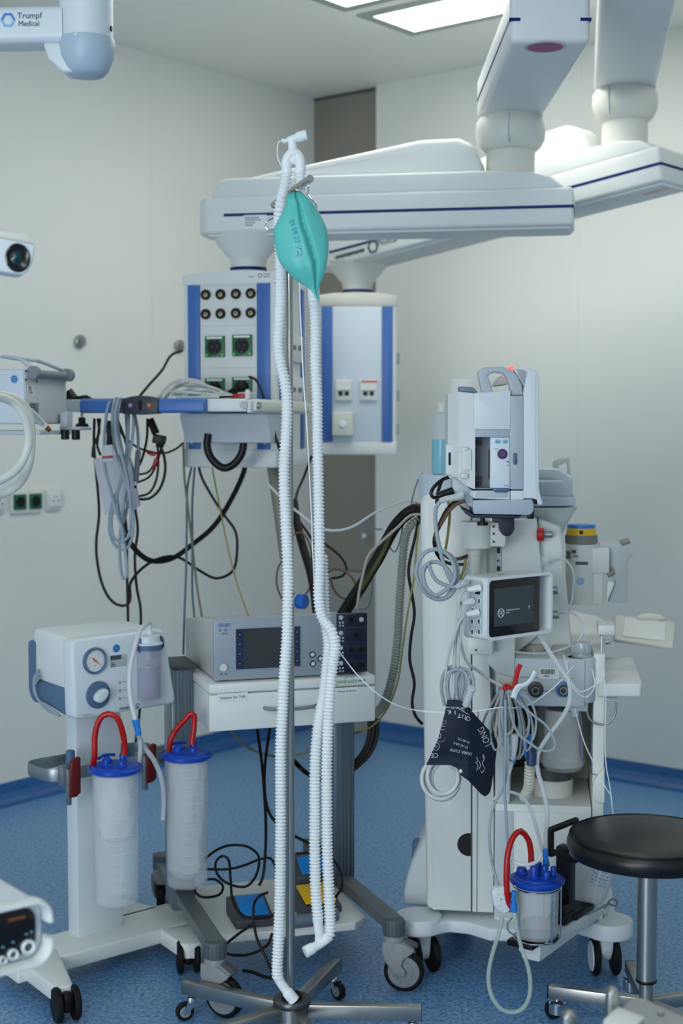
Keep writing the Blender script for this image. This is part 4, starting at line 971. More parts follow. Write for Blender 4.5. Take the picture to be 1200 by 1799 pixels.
plate(382, 1219, 436, 1231, 'Adapter für TUR', .0098, dr); plate(587, 1209, 632, 1219, 'Adapter für Bicision', .0066, dr)
m = MB(); x0, z0 = fv.xy(609, 1198, -.0006); text_mesh(m, 'SWINGO', .0125, front(x0, -.0012, z0), sx=1.15); x1, z1 = fv.xy(632, 1196, 0)
m.box(x1-.012, x1-.008, -.0014, 0, z1-.001, z1+.001); m.box(x1-.004, x1+.016, -.0014, 0, z1-.002, z1+.003)
m.tube([(x0+.006*math.cos(R(180-18*k))*2.2+.006, -.001, z0+.007+.006*math.sin(R(180-18*k))) for k in range(11)], .0007, 4, raw=True)
m.build('green_lettering', mat('green_ink', srgb(80, 150, 100), .5), sl)
alu2 = mat('trolley_aluminium', srgb(120, 130, 138), .35, .85)
# columns and legs
def tcol(x, ztop, capz):
    m = MB(); m.box(x-.032, x+.032, .20, .31, .12, ztop, .006)
    for yy in (.198,): m.box(x-.012, x-.006, yy, yy+.004, .13, ztop-.01); m.box(x+.008, x+.014, yy, yy+.004, .13, ztop-.01)
    for k in (-.02, .0, .022): m.box(x+k-.002, x+k+.002, .1965, .199, .13, ztop-.008)
    c = m.build('column', alu2, tv)
    if capz: m = MB(); m.box(x-.036, x+.036, .17, .32, ztop, ztop+.014, .006); m.build('column_cap', darkgrey, c)
    return c
xL = fv.onx if False else fv.ony(316, 1172, .24).x
tcol(xL, fv.ony(316, 1174, .2).z, True); tcol(Wv-.022, zv0, False)
legm = mat('trolley_leg_grey', srgb(108, 114, 116), .45, .3)
cl1 = fv.onz(378, 1663, .172); cl2 = fv.onz(692, 1624, .172)
def tleg(x, c):
    m = MB(); p0 = Vector((x, .2, .165)); p1 = Vector((c.x, c.y, .172))
    d = p1-p0; d.z = 0; d.normalize(); n = Vector((-d.y, d.x, 0))*.022
    vs = []
    for p_ in (Vector((x, .24, .17)), p1+Vector((0, 0, .018))):
        for s in (-1, 1): vs.append(p_+n*s); 
    vs2 = [v-Vector((0, 0, .03)) for v in vs]
    m.add(vs+vs2, [(0, 1, 3, 2), (4, 6, 7, 5), (0, 2, 6, 4), (1, 5, 7, 3), (0, 4, 5, 1), (2, 3, 7, 6)])
    m.build('leg', legm, tv)
    # round hub above the caster
    m = MB(); M = Matrix.Translation((c.x, c.y, 0)); m.lathe([(.027, .146), (.028, .149), (.028, .183), (.026, .187)], 28, M)
    for k in range(18):
        a = 2*PI*k/18; m.box(-.0012, .0012, -.001, .001, .151, .181, M=Matrix.Translation((c.x+.0283*math.cos(a), c.y+.0283*math.sin(a), 0)) @ Matrix.Rotation(a, 4, 'Z'))
    m.build('leg_hub', mat('hub_grey', srgb(84, 92, 98), .55), tv)
tleg(xL, cl1); tleg(Wv-.022, cl2)
def big_caster(c, yaw, r=.0585, name='caster'):
    r = .0585; A = Matrix.Translation((c.x, c.y, 0)) @ Matrix.Rotation(R(yaw), 4, 'Z') @ Matrix.Scale(.89, 4)   # wheel trails along local +x
    m = MB(); m.X = A
    m.lathe([(.03, .115), (.031, .15), (.031, .157), (.027, .166)], 28)
    m.prism([(-.03, .15), (-.031, .118), (-.024, .095), (.0, .06), (.022, .048), (.036, .052), (.036, .066), (.024, .08), (.03, .1), (.055, .118), (.062, .128), (.03, .146)], -.030, -.019, 'y', .003, 3)
    m.prism([(-.03, .15), (-.031, .118), (-.024, .095), (.0, .06), (.022, .048), (.036, .052), (.036, .066), (.024, .08), (.03, .1), (.055, .118), (.062, .128), (.03, .146)], .019, .030, 'y', .003, 3)
    m.prism([(-.031, .15), (-.031, .122), (.055, .12), (.062, .13), (.03, .148)], -.022, .022, 'y', .004, 3)
    o = m.build(name, mat('caster_grey', srgb(136, 140, 142), .5), tv)
    m = MB(); m.X = A; m.cyl((.03, -.014, r), (.03, .014, r), r, 44, bev=.006); m.build('tyre', rubber, o)
    m = MB(); m.X = A
    m.cyl((.03, -.0165, r), (.03, .0165, r), r*.79, 40, bev=.002); m.lathe([(r*.52, .016), (r*.5, .019), (r*.42, .019), (r*.4, .016)], 32, Matrix.Translation((.03, 0, r)) @ Matrix.Rotation(PI/2, 4, 'X')); m.build('wheel_disc', wheelgrey, o)
    m = MB(); m.X = A; m.cyl((.03, -.034, r), (.03, .034, r), .007, 14, bev=.001); m.build('axle_bolt', alu, o)
    m = MB(); m.X = A; m.prism([(.02, .148), (.066, .13), (.072, .134), (.066, .14), (.028, .156)], -.013, .013, 'y', .002); m.build('brake_pedal', darkgrey, o)
    return o
big_caster(cl1, -28-18); big_caster(cl2, -8-18)
for c in (Vector((xL, .52, 0)), Vector((Wv-.022, .52, 0))):
    big_caster(c, 60); m = MB(); m.box(c.x-.022, c.x+.022, .28, .53, .145, .172, .004); m.build('leg', legm, tv)
    m = MB(); m.lathe([(.028, .146), (.028, .186)], 24, Matrix.Translation((c.x, c.y, 0))); m.build('leg_hub', mat('hub_grey', (1, 1, 1)), tv)
# low shelf
zq = .145
pts = [fv.onz(*p, zq) for p in ((330, 1648), (290, 1632), (322, 1572))]
m = MB(); sp = [(xL+.035, -.05), (.03, -.09), (Wv-.09, -.1), (Wv-.045, -.06), (Wv-.045, .32), (xL+.035, .32)]
m.prism(sp, zq-.022, zq, 'z', .004, 3); m.build('low_shelf', white, tv)

# generator
zg0 = zv1+.004; gx0 = fv.ony(376, 1190, .02).x; gx1 = fv.ony(645, 1180, .02).x; zg1 = fv.ony(374, 1088, .02).z
fg_ = Frame(fv.w(gx0, .02, zg0), 18); Wg = gx1-gx0; Hg = zg1-zg0
tg = thing('electrosurgical_generator', 'grey and navy electrosurgical generator with dark screen on top of the trolley', 'medical device', fg_)
m = MB(); m.prism([(.01, .004), (.01, Hg-.003), (.38, Hg-.045), (.38, .004)], .004, Wg-.004, 'x', .003); bg = m.build('case', mat('case_light_grey', srgb(182, 186, 184), .45, .2), tg)
for x in (.03, Wg-.03):
    for y in (.03, .33): MB().cyl((x, y, -.0035), (x, y, .006), .012, 14).build('foot', rubber, bg)
fgm = mat('fascia_grey', srgb(148, 158, 168), .4, .15)
def gx(px, py, y=0): o = fg_.ony(px, py, y); return o.x, o.z
xs_ = gx(592, 1100)[0]
m = MB(); m.box(0, xs_, 0, .012, .001, Hg, .003); fa_ = m.build('front_fascia', fgm, tg)
m = MB(); m.box(xs_, Wg, -.002, .012, .003, Hg, .002); nf = m.build('navy_socket_panel', mat('navy_panel', srgb(26, 34, 60), .35), tg)
x0, z1 = gx(414, 1106); x1, z0 = gx(527, 1172)
x0 = gx(414, 1140)[0]; x1 = gx(527, 1135)[0]; z0 = gx(415, 1176)[1]; z1 = gx(414, 1105)[1]
m = MB(); m.prism(rpoly(x0-.004, x1+.004, z0-.004, z1+.004, .004), -.002, .001, 'y', .001); sf = m.build('screen_frame', palegrey if False else fgm, fa_)
m = MB(); m.prism(rpoly(x0, x1, z0, z1, .003), -.003, -.001, 'y'); sc = m.build('screen_bezel', mat('navy_bezel', srgb(34, 46, 76), .35), sf)
m = MB(); m.box(x0+.022, x1-.018, -.0036, -.002, z0+.003, z1-.003); m.build('screen', mat('grey_lcd', srgb(52, 56, 56), .3), sc)
for k in range(4):
    for xx in (x0+.0105, x1-.009):
        m = MB(); zz = z0+(z1-z0)*(.14+.24*k); m.cyl((xx, -.003, zz), (xx, -.0042, zz), .006, 18, bev=.001); m.cur = 1; m.cyl((xx, -.004, zz), (xx, -.0046, zz), .0016, 8); m.build('soft_key', [mat('key_navy', srgb(24, 34, 64), .4), palegrey], sc)
m = MB(); x, z = gx(393, 1173, -.002); m.cyl((x, 0, z), (x, -.008, z), .0105, 24, bev=.003); m.build('power_button', mat('button_white', srgb(206, 208, 202), .4), fa_)
for (px, py, r_) in ((549, 1150, .0085), (550, 1166, .0085), (563, 1157, .008)):
    x, z = gx(px, py, -.002); m = MB(); m.cyl((x, 0, z), (x, -.0022, z), r_, 24); m.cur = 1; m.cyl((x, -.002, z), (x, -.004, z), r_*.66, 20, bev=.001); m.build('round_key', [mat('navy_panel', (1, 1, 1)), mat('button_white', (1, 1, 1))], fa_)
fl_ = [mat('erbe_blue', srgb(24, 96, 168), .5), mat('letter_navy', srgb(50, 64, 100), .5), yellow]
m = MB(); x, z = gx(383, 1099, -.0005); text_mesh(m, 'ERBE', .0125, front(x, -.0006, z), ax='LEFT', sx=1.25); m.build('maker_lettering', fl_, fa_)
m = MB(); m.cur = 1; x, z = gx(384, 1108, -.0005); text_mesh(m, 'V', .011, front(x, -.0006, z), ax='LEFT', sx=1.2); m.cur = 2; text_mesh(m, 'I', .011, front(x+.0105, -.0006, z), ax='LEFT', sx=1.3); m.cur = 0; text_mesh(m, 'O', .011, front(x+.0145, -.0006, z), ax='LEFT', sx=1.15); m.cur = 1
text_mesh(m, '300 D', .0055, front(x+.008, -.0006, z-.0085), ax='LEFT', sx=1.2); m.build('type_lettering', fl_, fa_)
m = MB(); x, z = gx(393, 1163, -.0005); text_mesh(m, 'A', .004, front(x, -.0006, z))
for px in (389, 397): x, z = gx(px, 1185, -.0005); m.box(x-.0022, x+.0022, -.001, 0, z-.001, z+.0008); m.box(x-.0016, x+.0016, -.001, 0, z+.0016, z+.003)
m.build('power_marks', fl_[1], fa_)
lampc = mat('pearl_key', srgb(176, 184, 190), .35)
for k, py in enumerate((1085, 1112, 1138, 1165)):
    px = 599; x, z = gx(px, py, -.003); m = MB(); m.cyl((x, -.001, z), (x, -.005, z), .0062, 18, bev=.001)
    for dx in (-.003, .0055): m.box(x+dx-.0022, x+dx+.0022, -.0035, -.001, z-.016, z-.011)
    for dx in (-.003, .0055): m.box(x+dx-.0022, x+dx+.0022, -.0035, -.001, z-.024, z-.02)
    m.build('mode_key', lampc, nf)
    x0 = gx(607, py, -.002)[0]; m = MB(); m.prism(rpoly(x0, Wg-.004, z-.024, z+.009, .003), -.005, -.001, 'y', .001); sk = m.build('socket_bay', mat('bay_navy', srgb(20, 26, 46), .4), nf)
    for j, f in enumerate((.25, .75) if k != 1 else (.5,)):
        xx = x0+(Wg-.004-x0)*f; m = MB(); zz = z-.007
        m.lathe([(.0065, 0), (.0065, .003), (.004, .003), (.004, .001)], 20, Matrix.Translation((xx, -.0045, zz)) @ Matrix.Rotation(PI/2, 4, 'X')); m.build('socket', [black if k != 0 or j == 0 else palegrey], sk)
m = MB(); m.box(Wg-.002, Wg+.006, .02, .1, .02, .07, .003); m.build('side_connector', black, bg)

# pedals on the low shelf
def pedal(px, py, w_, d_, mt, label, yaw=0, z=zq):
    c = fv.onz(px, py, z+.0005); fr = Frame(fv.w(c.x, c.y, z+.0008), 18+yaw)
    t = thing('foot_pedal', label, 'foot pedal', fr)
    m = MB(); m.prism([(0, 0), (0, .022), (.012, .024), (d_*.9, .05), (d_, .048), (d_, 0)], 0, w_, 'x', .005); hsg = m.build('pedal_housing', darkgrey, t)
    m = MB(); m.prism([(.01, .0285), (.01, .033), (d_*.8, .056), (d_*.8, .05)], .02, w_-.012, 'x', .002); m.build('treadle', mt, t)
    return t
pedal(414, 1634, .105, .13, mat('pedal_blue', srgb(20, 130, 210), .4), 'foot pedal with a bright blue treadle on the left of the low shelf', -2)
pedal(527, 1612, .12, .12, mat('pedal_yellow', srgb(230, 180, 20), .4), 'foot pedal with a yellow treadle on the right of the low shelf', 2)
c = fv.onz(520, 1545, zq); fr = Frame(fv.w(fv.onz(522, 1562, zq).x, fv.onz(522, 1562, zq).y, zq+.001), 20)
t = thing('foot_pedal', 'blue foot pedal standing behind the yellow one under a black guard', 'foot pedal', fr)
m = MB(); m.prism([(0, 0), (0, .03), (.06, .075), (.1, .075), (.1, 0)], 0, .14, 'x', .006); m.build('pedal_housing', darkgrey, t)
m = MB(); m.prism([(.003, .037), (.003, .041), (.05, .076), (.05, .07)], .015, .125, 'x', .002); m.build('treadle', mat('pedal_blue', (1, 1, 1)), t)
a = fv.onz(560, 1625, zq); m = MB(); m.X = fv.M; m.tube([(a.x-.09, a.y-.012, zq+.02), (a.x-.02, a.y-.014, zq+.022), (a.x+.05, a.y+.0, zq+.024)], .02, 12, rf=lambda i, s: (.018, .014))
solo('pedal_guard', 'grey rounded bar lying in front of the yellow pedal', 'pedal guard', m, mat('guard_grey', srgb(96, 110, 124), .4))
# black cables on the low shelf
def shelfcable(lab, pts, r=.0036, mt=None):
    m = MB(); m.tube([W(*p) if len(p) == 3 else fv.w(*(lambda o: (o.x, o.y, zq+.006))(fv.onz(p[0], p[1], zq+.006))) for p in pts], r, 8)
    return solo('pedal_cable', lab, 'cable', m, mt or blackcable)
shelfcable('black cable looping wide around the low shelf behind the blue pedal', [(350, 1530, 3.85), (365, 1505, 3.85), (395, 1487, 3.85), (430, 1486, 3.85), (452, 1500, 3.83), (455, 1520, 3.8), (446, 1545, 3.78), (430, 1558, 3.78), (400, 1552, 3.78), (382, 1536, 3.78), (379, 1515, 3.8), (390, 1504, 3.8), (402, 1512, 3.76), (405, 1545, 3.72), (410, 1585, 3.66), (430, 1610, 3.62), (470, 1612, 3.62), (490, 1600, 3.64)])
shelfcable('black cable running from the left canister side across the shelf to the pedals', [(362, 1527, 3.9), (400, 1527, 3.9), (430, 1520, 3.88), (455, 1510, 3.86), (475, 1508, 3.86), (484, 1525, 3.84), (488, 1560, 3.8)])
shelfcable('black cable lying in a flat loop at the left end of the low shelf', [(362, 1545, 3.88), (378, 1545, 3.86), (392, 1558, 3.82), (385, 1572, 3.8), (355, 1576, 3.78), (342, 1565, 3.8), (348, 1556, 3.8)])
shelfcable('black cable curling over the treadle of the left blue pedal', [(470, 1568, 3.7), (455, 1575, 3.66), (446, 1590, 3.62), (446, 1620, 3.6), (452, 1650, 3.58), (466, 1680, 3.56), (478, 1708, 3.55)])
shelfcable('black cable hanging from the shelf edge towards the left caster', [(446, 1622, 3.6), (420, 1640, 3.58), (395, 1660, 3.56), (382, 1672, 3.56)])
shelfcable('black cable sagging under the low shelf', [(478, 1640, 3.6), (470, 1660, 3.6), (440, 1676, 3.6), (410, 1678, 3.6), (390, 1672, 3.6)])
shelfcable('black cable along the floor from the left caster to the pole base', [(426, 1705, 3.56), (445, 1708, 3.56), (465, 1716, 3.56), (484, 1718, 3.56)], .0045)
shelfcable('tangled black cable behind the blue rear pedal', [(520, 1500, 3.95), (545, 1498, 3.95), (575, 1500, 3.92), (598, 1530, 3.9), (600, 1560, 3.85), (590, 1575, 3.82)])
for pts, lab in ((((452, 1282, 3.95), (460, 1340, 3.98), (466, 1420, 4.0), (467, 1480, 4.0), (462, 1540, 3.98), (455, 1556, 3.97)), 'left black cable hanging straight under the drawer unit'),
                 (((474, 1280, 3.95), (466, 1340, 3.98), (465, 1390, 4.0), (474, 1430, 4.0), (500, 1458, 4.0), (545, 1482, 4.0), (570, 1490, 4.0)), 'right black cable under the drawer unit bending towards the pole')):
    cable('black_cable', lab, pts, .0045, blackcable)
cable('grey_cable', 'grey cable sagging under the drawer unit in front of the blue floor', ((405, 1280, 4.1), (425, 1305, 4.1), (455, 1322, 4.1), (495, 1330, 4.1), (535, 1322, 4.1), (580, 1300, 4.1)), .004, mat('taupe_cable', srgb(126, 124, 112), .5))
# ---------------------------------------------------------------- infusion pole
YP = 3.31
hubp = W(513, 1770, YP)
fp_ = Frame((hubp.x, YP, 0), 0)
tp_ = thing('infusion_pole', 'tall steel infusion pole with five-armed castor base and blue clamp knob', 'infusion stand', fp_)
px_ = lambda px, y: W(px, y, YP).x-hubp.x
zj_ = W(511, 1042, YP).z; ztop = W(513, 337, YP).z
xb = px_(510, 1600); 
m = MB(); m.cyl((xb, 0, .06), (xb, 0, zj_), .0108, 24); m.build('lower_tube', steel, tp_)
m = MB(); m.cyl((xb+.001, 0, zj_-.01), (xb+.001, 0, ztop), .0085, 24); ut = m.build('upper_tube', steel, tp_)
m = MB(); m.cyl((xb, 0, zj_-.035), (xb, 0, zj_+.004), .0125, 20, bev=.002); cl_ = m.build('clamp_collar', alu, tp_)
m = MB(); z = W(525, 1055, YP).z; m.cyl((xb+.008, -.004, z), (xb+.02, -.014, z), .006, 12); m.cyl((xb+.014, -.009, z), (xb+.019, -.012, z), .0145, 20); m.cur = 1
m.cyl((xb+.019, -.012, z), (xb+.038, -.022, z), .0175, 24, bev=.002)
m.build('clamp_knob', [offwhite, mat('knob_blue', srgb(16, 84, 165), .4)], cl_)
# T bar pointing towards the camera with wire hooks
bn = fp_.loc(W(545, 314, 3.16)); bf = fp_.loc(W(481, 360, 3.54)); bn.z = bf.z = (bn.z+bf.z)/2
m = MB(); m.cyl(bn, bf, .0085, 20, bev=.001); bar = m.build('top_bar', steel, tp_)
def wire(pts, r=.0022):
    m = MB(); m.tube([fp_.loc(W(*p)) for p in pts], r, 8, .004); m.build('wire_hook', chrome, tp_)
wire([(541, 316, 3.17), (542, 330, 3.17), (541, 342, 3.16), (546, 350, 3.15), (554, 357, 3.14), (556, 366, 3.14), (553, 374, 3.14)])
wire([(482, 358, 3.53), (484, 372, 3.53), (481, 382, 3.53), (471, 388, 3.52), (467, 396, 3.52), (470, 403, 3.52), (480, 404, 3.52), (486, 400, 3.52)])
wire([(531, 322, 3.22), (528, 333, 3.2), (523, 340, 3.17)], .002)
# five-arm base
m = MB(); m.lathe([(.036, .05), (.040, .054), (.040, .1), (.012, .108)], 36); m.cur = 1
m.lathe([(.0425, .092), (.0445, .095), (.0445, .106), (.041, .11), (.028, .11)], 32); m.cur = 2; m.tube([(.018*math.cos(R(30*k)), 0.02*math.sin(R(30*k)), .112) for k in range(12)], .0075, 8, closed=True)
hb_ = m.build('hub', [steel, mat('hub_dark_steel', srgb(96, 98, 98), .35, .9), rubber], tp_)
def small_caster(x, y, top, yaw, par, r=.0225):
    A = Matrix.Translation((x, y, 0)) @ Matrix.Rotation(R(yaw), 4, 'Z')
    m = MB(); m.X = A; m.lathe([(.004, top-.004), (.011, top-.006), (.013, top-.012), (.0125, top-.018), (.004, top-.02)], 18); m.cyl((0, 0, top-.012), (0, 0, top+.002), .005, 10)
    for s in (-1, 1): m.prism([(-.012, top-.017), (.012, top-.017), (.024, r+.004), (.022, r-.006), (.012, r-.004)], s*.0115-.001, s*.0115+.001, 'y')
    m.box(-.012, .012, -.0125, .0125, top-.02, top-.016, .001); m.cyl((.017, -.014, r), (.017, .014, r), .0035, 10)
    o = m.build('caster', chrome, par)
    m = MB(); m.X = A; m.cyl((.017, -.0085, r), (.017, .0085, r), r, 28, bev=.003); m.cur = 1; m.cyl((.017, -.0095, r), (.017, .0095, r), r*.62, 24, bev=.001); m.build('wheel', [rubber, wheelgrey], o)
for k, a in enumerate((-3, 70, 152, 217, 289)):
    A = Matrix.Rotation(R(a), 4, 'Z'); Lr = .305
    m = MB(); m.X = A; m.box(.038, Lr, -.0135, .0135, .062, .096, .0015); ar = m.build('base_arm', steel, tp_)
    m = MB(); m.X = A; m.box(Lr-.001, Lr+.002, -.0135, .0135, .062, .096, .001); m.build('end_cap', darkgrey, ar)
    e = A @ Vector((Lr-.02, 0, 0)); small_caster(e.x, e.y, .062, {-3: -20, 70: -50, 152: 200, 217: 150, 289: 10}[a], tp_)

# ---------------------------------------------------------------- breathing hoses
def corr(m, pts, r=.0112, pitch=.0082, seg=14):
    P_ = spline([W(*p) for p in pts], .01); 
    # resample at a quarter of the pitch
    out = [P_[0]]; acc = 0; stp = pitch/4; i = 1; cur = P_[0]
    while i < len(P_):
        d = (P_[i]-cur).length
        if acc+d >= stp: cur = cur+(P_[i]-cur)*((stp-acc)/d); out.append(cur.copy()); acc = 0
        else: acc += d; cur = P_[i]; i += 1
    m.tube(out, r, seg, raw=True, rf=lambda i, a: r*(1.0, 1.16, 1.42, 1.2)[i % 4] if True else r)
    return m
def hose(label, pts, tail, r=.0106):
    m = MB(); corr(m, pts, r*.93); o = tag(m.build('breathing_hose', hosewhite), label, 'hose', None)
    if tail:
        m = MB(); q_ = [W(*p) for p in tail]; n_ = len(q_)
        m.tube(q_, .011, 16, .004, rf=lambda i, a: .0122 if a < .012 else (.011 if a < .045 else .0135)); m.build('hose_connector', hosewhite, o)
    return o
YH = 3.27
hose('left corrugated breathing hose running down the pole to its base', [(504, 303, YH), (500, 325, YH), (495, 345, YH), (491, 370, YH), (490, 400, YH+.02), (492, 450, YH+.03), (493, 500, YH+.02), (491, 560, YH), (489, 605, YH), (492, 635, YH), (500, 670, YH), (504, 710, YH), (503, 755, YH), (500, 800, YH), (499, 850, YH), (501, 900, YH), (504, 960, YH), (506, 1020, YH), (505, 1080, YH), (504, 1120, YH), (499, 1190, YH), (496, 1250, YH), (493, 1310, YH), (493, 1440, YH), (492, 1550, YH), (490, 1640, YH), (487, 1700, YH), (488, 1718, YH)], [(487, 1712, YH), (492, 1724, YH), (503, 1740, YH), (517, 1758, YH-.0)])
hose('right corrugated breathing hose passing in front of the supply heads down to a white elbow', [(527, 303, YH), (529, 330, YH), (533, 380, YH+.04), (543, 440, YH+.05), (550, 490, YH+.04), (552, 530, YH), (554, 570, YH), (554, 640, YH), (557, 700, YH), (558, 780, YH), (559, 840, YH), (560, 900, YH), (561, 960, YH), (561, 1000, YH), (560, 1050, YH), (566, 1085, YH), (582, 1108, YH-.01), (588, 1130, YH-.01), (585, 1165, YH), (581, 1200, YH), (577, 1260, YH), (574, 1340, YH), (574, 1420, YH), (575, 1500, YH), (578, 1570, YH), (580, 1620, YH), (580, 1638, YH), (574, 1650, YH)], [(578, 1644, YH), (568, 1654, YH), (552, 1664, YH-.01), (536, 1673, YH-.02)])
hose('second corrugated hose hanging in a loop beside the right breathing hose', [(566, 975, YH+.03), (568, 1020, YH+.03), (569, 1060, YH+.03), (572, 1095, YH+.03), (577, 1130, YH+.03), (574, 1170, YH+.03), (569, 1215, YH+.02), (560, 1265, YH+.01), (554, 1330, YH), (553, 1420, YH), (553, 1500, YH), (555, 1570, YH), (559, 1615, YH)], [(558, 1612, YH), (560, 1635, YH), (563, 1650, YH+.005)])
# Y piece on top
m = MB(); g = lambda x, y, Y=YH: W(x, y, Y)
m.tube([g(504, 305), g(503, 290), g(506, 277), g(514, 268)], .0115, 16, .004); m.tube([g(527, 305), g(528, 290), g(525, 277), g(517, 268)], .0115, 16, .004)
m.tube([g(515, 274), g(514, 262), g(513.5, 243)], .0115, 16, .004, rf=lambda i, a: .0135-.0035*min(1, a/.015)); m.sphere(g(515.5, 279), .0125, 1.25, .8, 1.1); yp = tag(m.build('y_piece', hosewhite), 'clear white Y-shaped connector with elbow topping both breathing hoses', 'connector')
m = MB(); m.tube([g(507, 248), g(516, 244), g(524, 241)], .0095, 16, .004); m.cyl(g(521, 242), g(539, 237), .012, 20, bev=.002); m.build('elbow', hosewhite, yp)
m = MB(); m.cyl(g(508, 246), g(497, 248), .0045, 12); m.cyl(g(500, 247), g(496, 249), .006, 12); m.build('luer_port', hosewhite, yp)
# bag
YBg = 3.14
Lo = [(521, 335), (505, 342), (503, 356), (496, 373), (484, 396), (480.5, 407), (483, 433), (491, 460), (503, 476), (520, 493), (537, 503), (548, 512), (554, 524)]
Ro = [(523, 335), (531, 338), (541, 347), (549, 356), (560, 372), (570, 391), (575, 407), (577.5, 433), (575, 460), (570, 483), (561, 504), (559, 516), (561, 529)]
def resamp(L, n):
    L = [Vector((a, b, 0)) for a, b in L]; S = spline(L, 1.0); acc = [0]
    for a, b in zip(S, S[1:]): acc.append(acc[-1]+(b-a).length)
    out = []
    for k in range(n):
        t = acc[-1]*k/(n-1); i = min(len(S)-2, max(0, next((j for j in range(len(acc)-1) if acc[j+1] >= t-1e-9), len(S)-2)))
        f = (t-acc[i])/max(1e-9, acc[i+1]-acc[i]); out.append(S[i]*(1-f)+S[i+1]*f)
    return out
NB = 60; A_ = resamp(Lo, NB); B_ = resamp(Ro, NB); NU = 36
m = MB(); vs = []; fs = []
for j in range(NB):
    a = A_[j]; b = B_[j]; f = j/(NB-1); wdt = (b-a).length/FPX*YBg
    T_ = min(.030, wdt*.34)*math.sin(PI*min(1, max(0, f*.97+.03)))**.45
    cr = .42+.30*min(1, f*1.5)       # crease position
    for s in (0, 1):
        for i in range(NU+1):
            if s and i in (0, NU): continue
            u = i/NU
            if s: u = 1-u
            prof_ = math.sqrt(max(0, 1-(2*u-1)**2))
            d = T_*prof_
            if s == 0:
                # two lobes meeting at a valley fold right of a soft ridge
                fold = math.exp(-((u-cr)/.045)**2); ridge = math.exp(-((u-cr+.10)/.08)**2)
                d += (-.012*fold+.006*ridge)*math.sin(PI*f)**.7 + .0018*math.sin(9*u+7*f)*math.sin(PI*f)
                if f < .12: d += .002*math.sin(40*u)
            px = a.x+(b.x-a.x)*u; py = a.y+(b.y-a.y)*u
            p = W(px, py, YBg); p.y += (-d if s == 0 else d*.8); vs.append(p)
ring = 2*(NU+1)-2
for j in range(NB-1):
    for i in range(ring): k = (i+1) % ring; fs.append((j*ring+i, j*ring+k, (j+1)*ring+k, (j+1)*ring+i))
fs.append(list(range(ring))); fs.append([(NB-1)*ring+i for i in range(ring)][::-1])
m.add(vs, fs, True)
bagm = mat('green_latex', srgb(92, 190, 182), .42, sub=.06, bump=.05, bscale=60)
bag = solo('breathing_bag', 'turquoise green leaf-shaped breathing bag with handwritten date hanging from the top bar', 'breathing bag', m, bagm)
# handwriting as thin strokes on the bag surface
from mathutils.bvhtree import BVHTree
bv = BVHTree.FromPolygons([Vector(v) for v in m.v], m.f)
def onbag(px, py):
    h = bv.ray_cast(Vector((0, 0, CAMZ)), ray(px, py).normalized()); return (h[0]-ray(px, py).normalized()*.0004) if h[0] else W(px, py, YBg-.03)
digs = {'0': [[(0, .5), (.3, 1), (.7, .8), (.7, .2), (.35, 0), (0, .5)]], '9': [[(.7, .7), (.3, 1), (0, .7), (.4, .45), (.7, .7), (.6, .2), (.2, 0)]], '3': [[(0, 1), (.6, .9), (.3, .55), (.7, .25), (.1, 0)]],
        '2': [[(0, .8), (.35, 1), (.65, .7), (0, 0), (.7, .05)]], '.': [[(.2, .0), (.35, .08)]], "'": [[(.3, 1), (.35, .8)]]}
wr = MB(); 
def stroke(pts): wr.tube([onbag(*p) for p in pts], .0004, 5, .002)
bx, by = 508, 388; tx, ty = .30, 1.0          # writing runs downwards
n_ = math.hypot(tx, ty); tx /= n_; ty /= n_
for ch in "09.09.'22":
    sz = 8.5
    for st in digs[ch]: stroke([(bx+tx*u*sz*.55+ty*v*sz-.0, by+ty*u*sz*.55-tx*v*sz) for u, v in st])
    k = {'.': 2.2, "'": 2.0}.get(ch, 6.2); bx += tx*k; by += ty*k
for st in ([(519, 434), (531, 438)], [(522, 441), (531, 448), (528, 436)], [(522, 441), (524, 452)], [(519, 450), (530, 447)], [(525, 432), (527, 434)]): stroke(st)
wr.build('handwriting', mat('blue_marker', srgb(20, 70, 120), .5), bag)
# sampling line
cable('sampling_line', 'thin white sampling line from the elbow hanging beside the hose top', ((497, 248, YH), (490, 249, YH), (487, 262, YH), (489, 280, YH), (495, 293, YH-.01)), .0014, hosewhite, 'line')
cable('sampling_line', 'long thin white line hanging along the pole and swinging across to the right machine', ((526, 495, 3.3), (527, 530, 3.3), (529, 580, 3.3), (534, 680, 3.3), (538, 730, 3.3), (543, 820, 3.31), (547, 900, 3.33), (550, 980, 3.34), (556, 1060, 3.36), (575, 1120, 3.38), (598, 1148, 3.34), (630, 1188, 3.34), (665, 1220, 3.36), (700, 1240, 3.4), (740, 1249, 3.44), (790, 1252, 3.39), (840, 1249, 3.4), (880, 1243, 3.42), (900, 1244, 3.44), (930, 1238, 3.5), (975, 1206, 3.56), (1008, 1170, 3.6)), .0016, hosewhite, 'line')
# ---------------------------------------------------------------- anaesthesia machine
om = W(742, 1597, 3.75); fm = Frame((om.x, 3.75, 0), -8)
tm = thing('anaesthesia_machine', 'large white anaesthesia machine on four white castors with a tall column and open side bay', 'anaesthesia machine', fm)
def A_(px, py, y=0): o = fm.ony(px, py, y); return (o.x, o.z)
def pp(m, pts, y0, y1, b=.003, seg=2, yp=None): return m.prism([A_(a, b_, y0 if yp is None else yp) for a, b_ in pts], y0, y1, 'y', b, seg)
ztb = .152
mw = mat('machine_white', srgb(219, 223, 218), .4); mg = mat('machine_grey', srgb(190, 198, 202), .42)
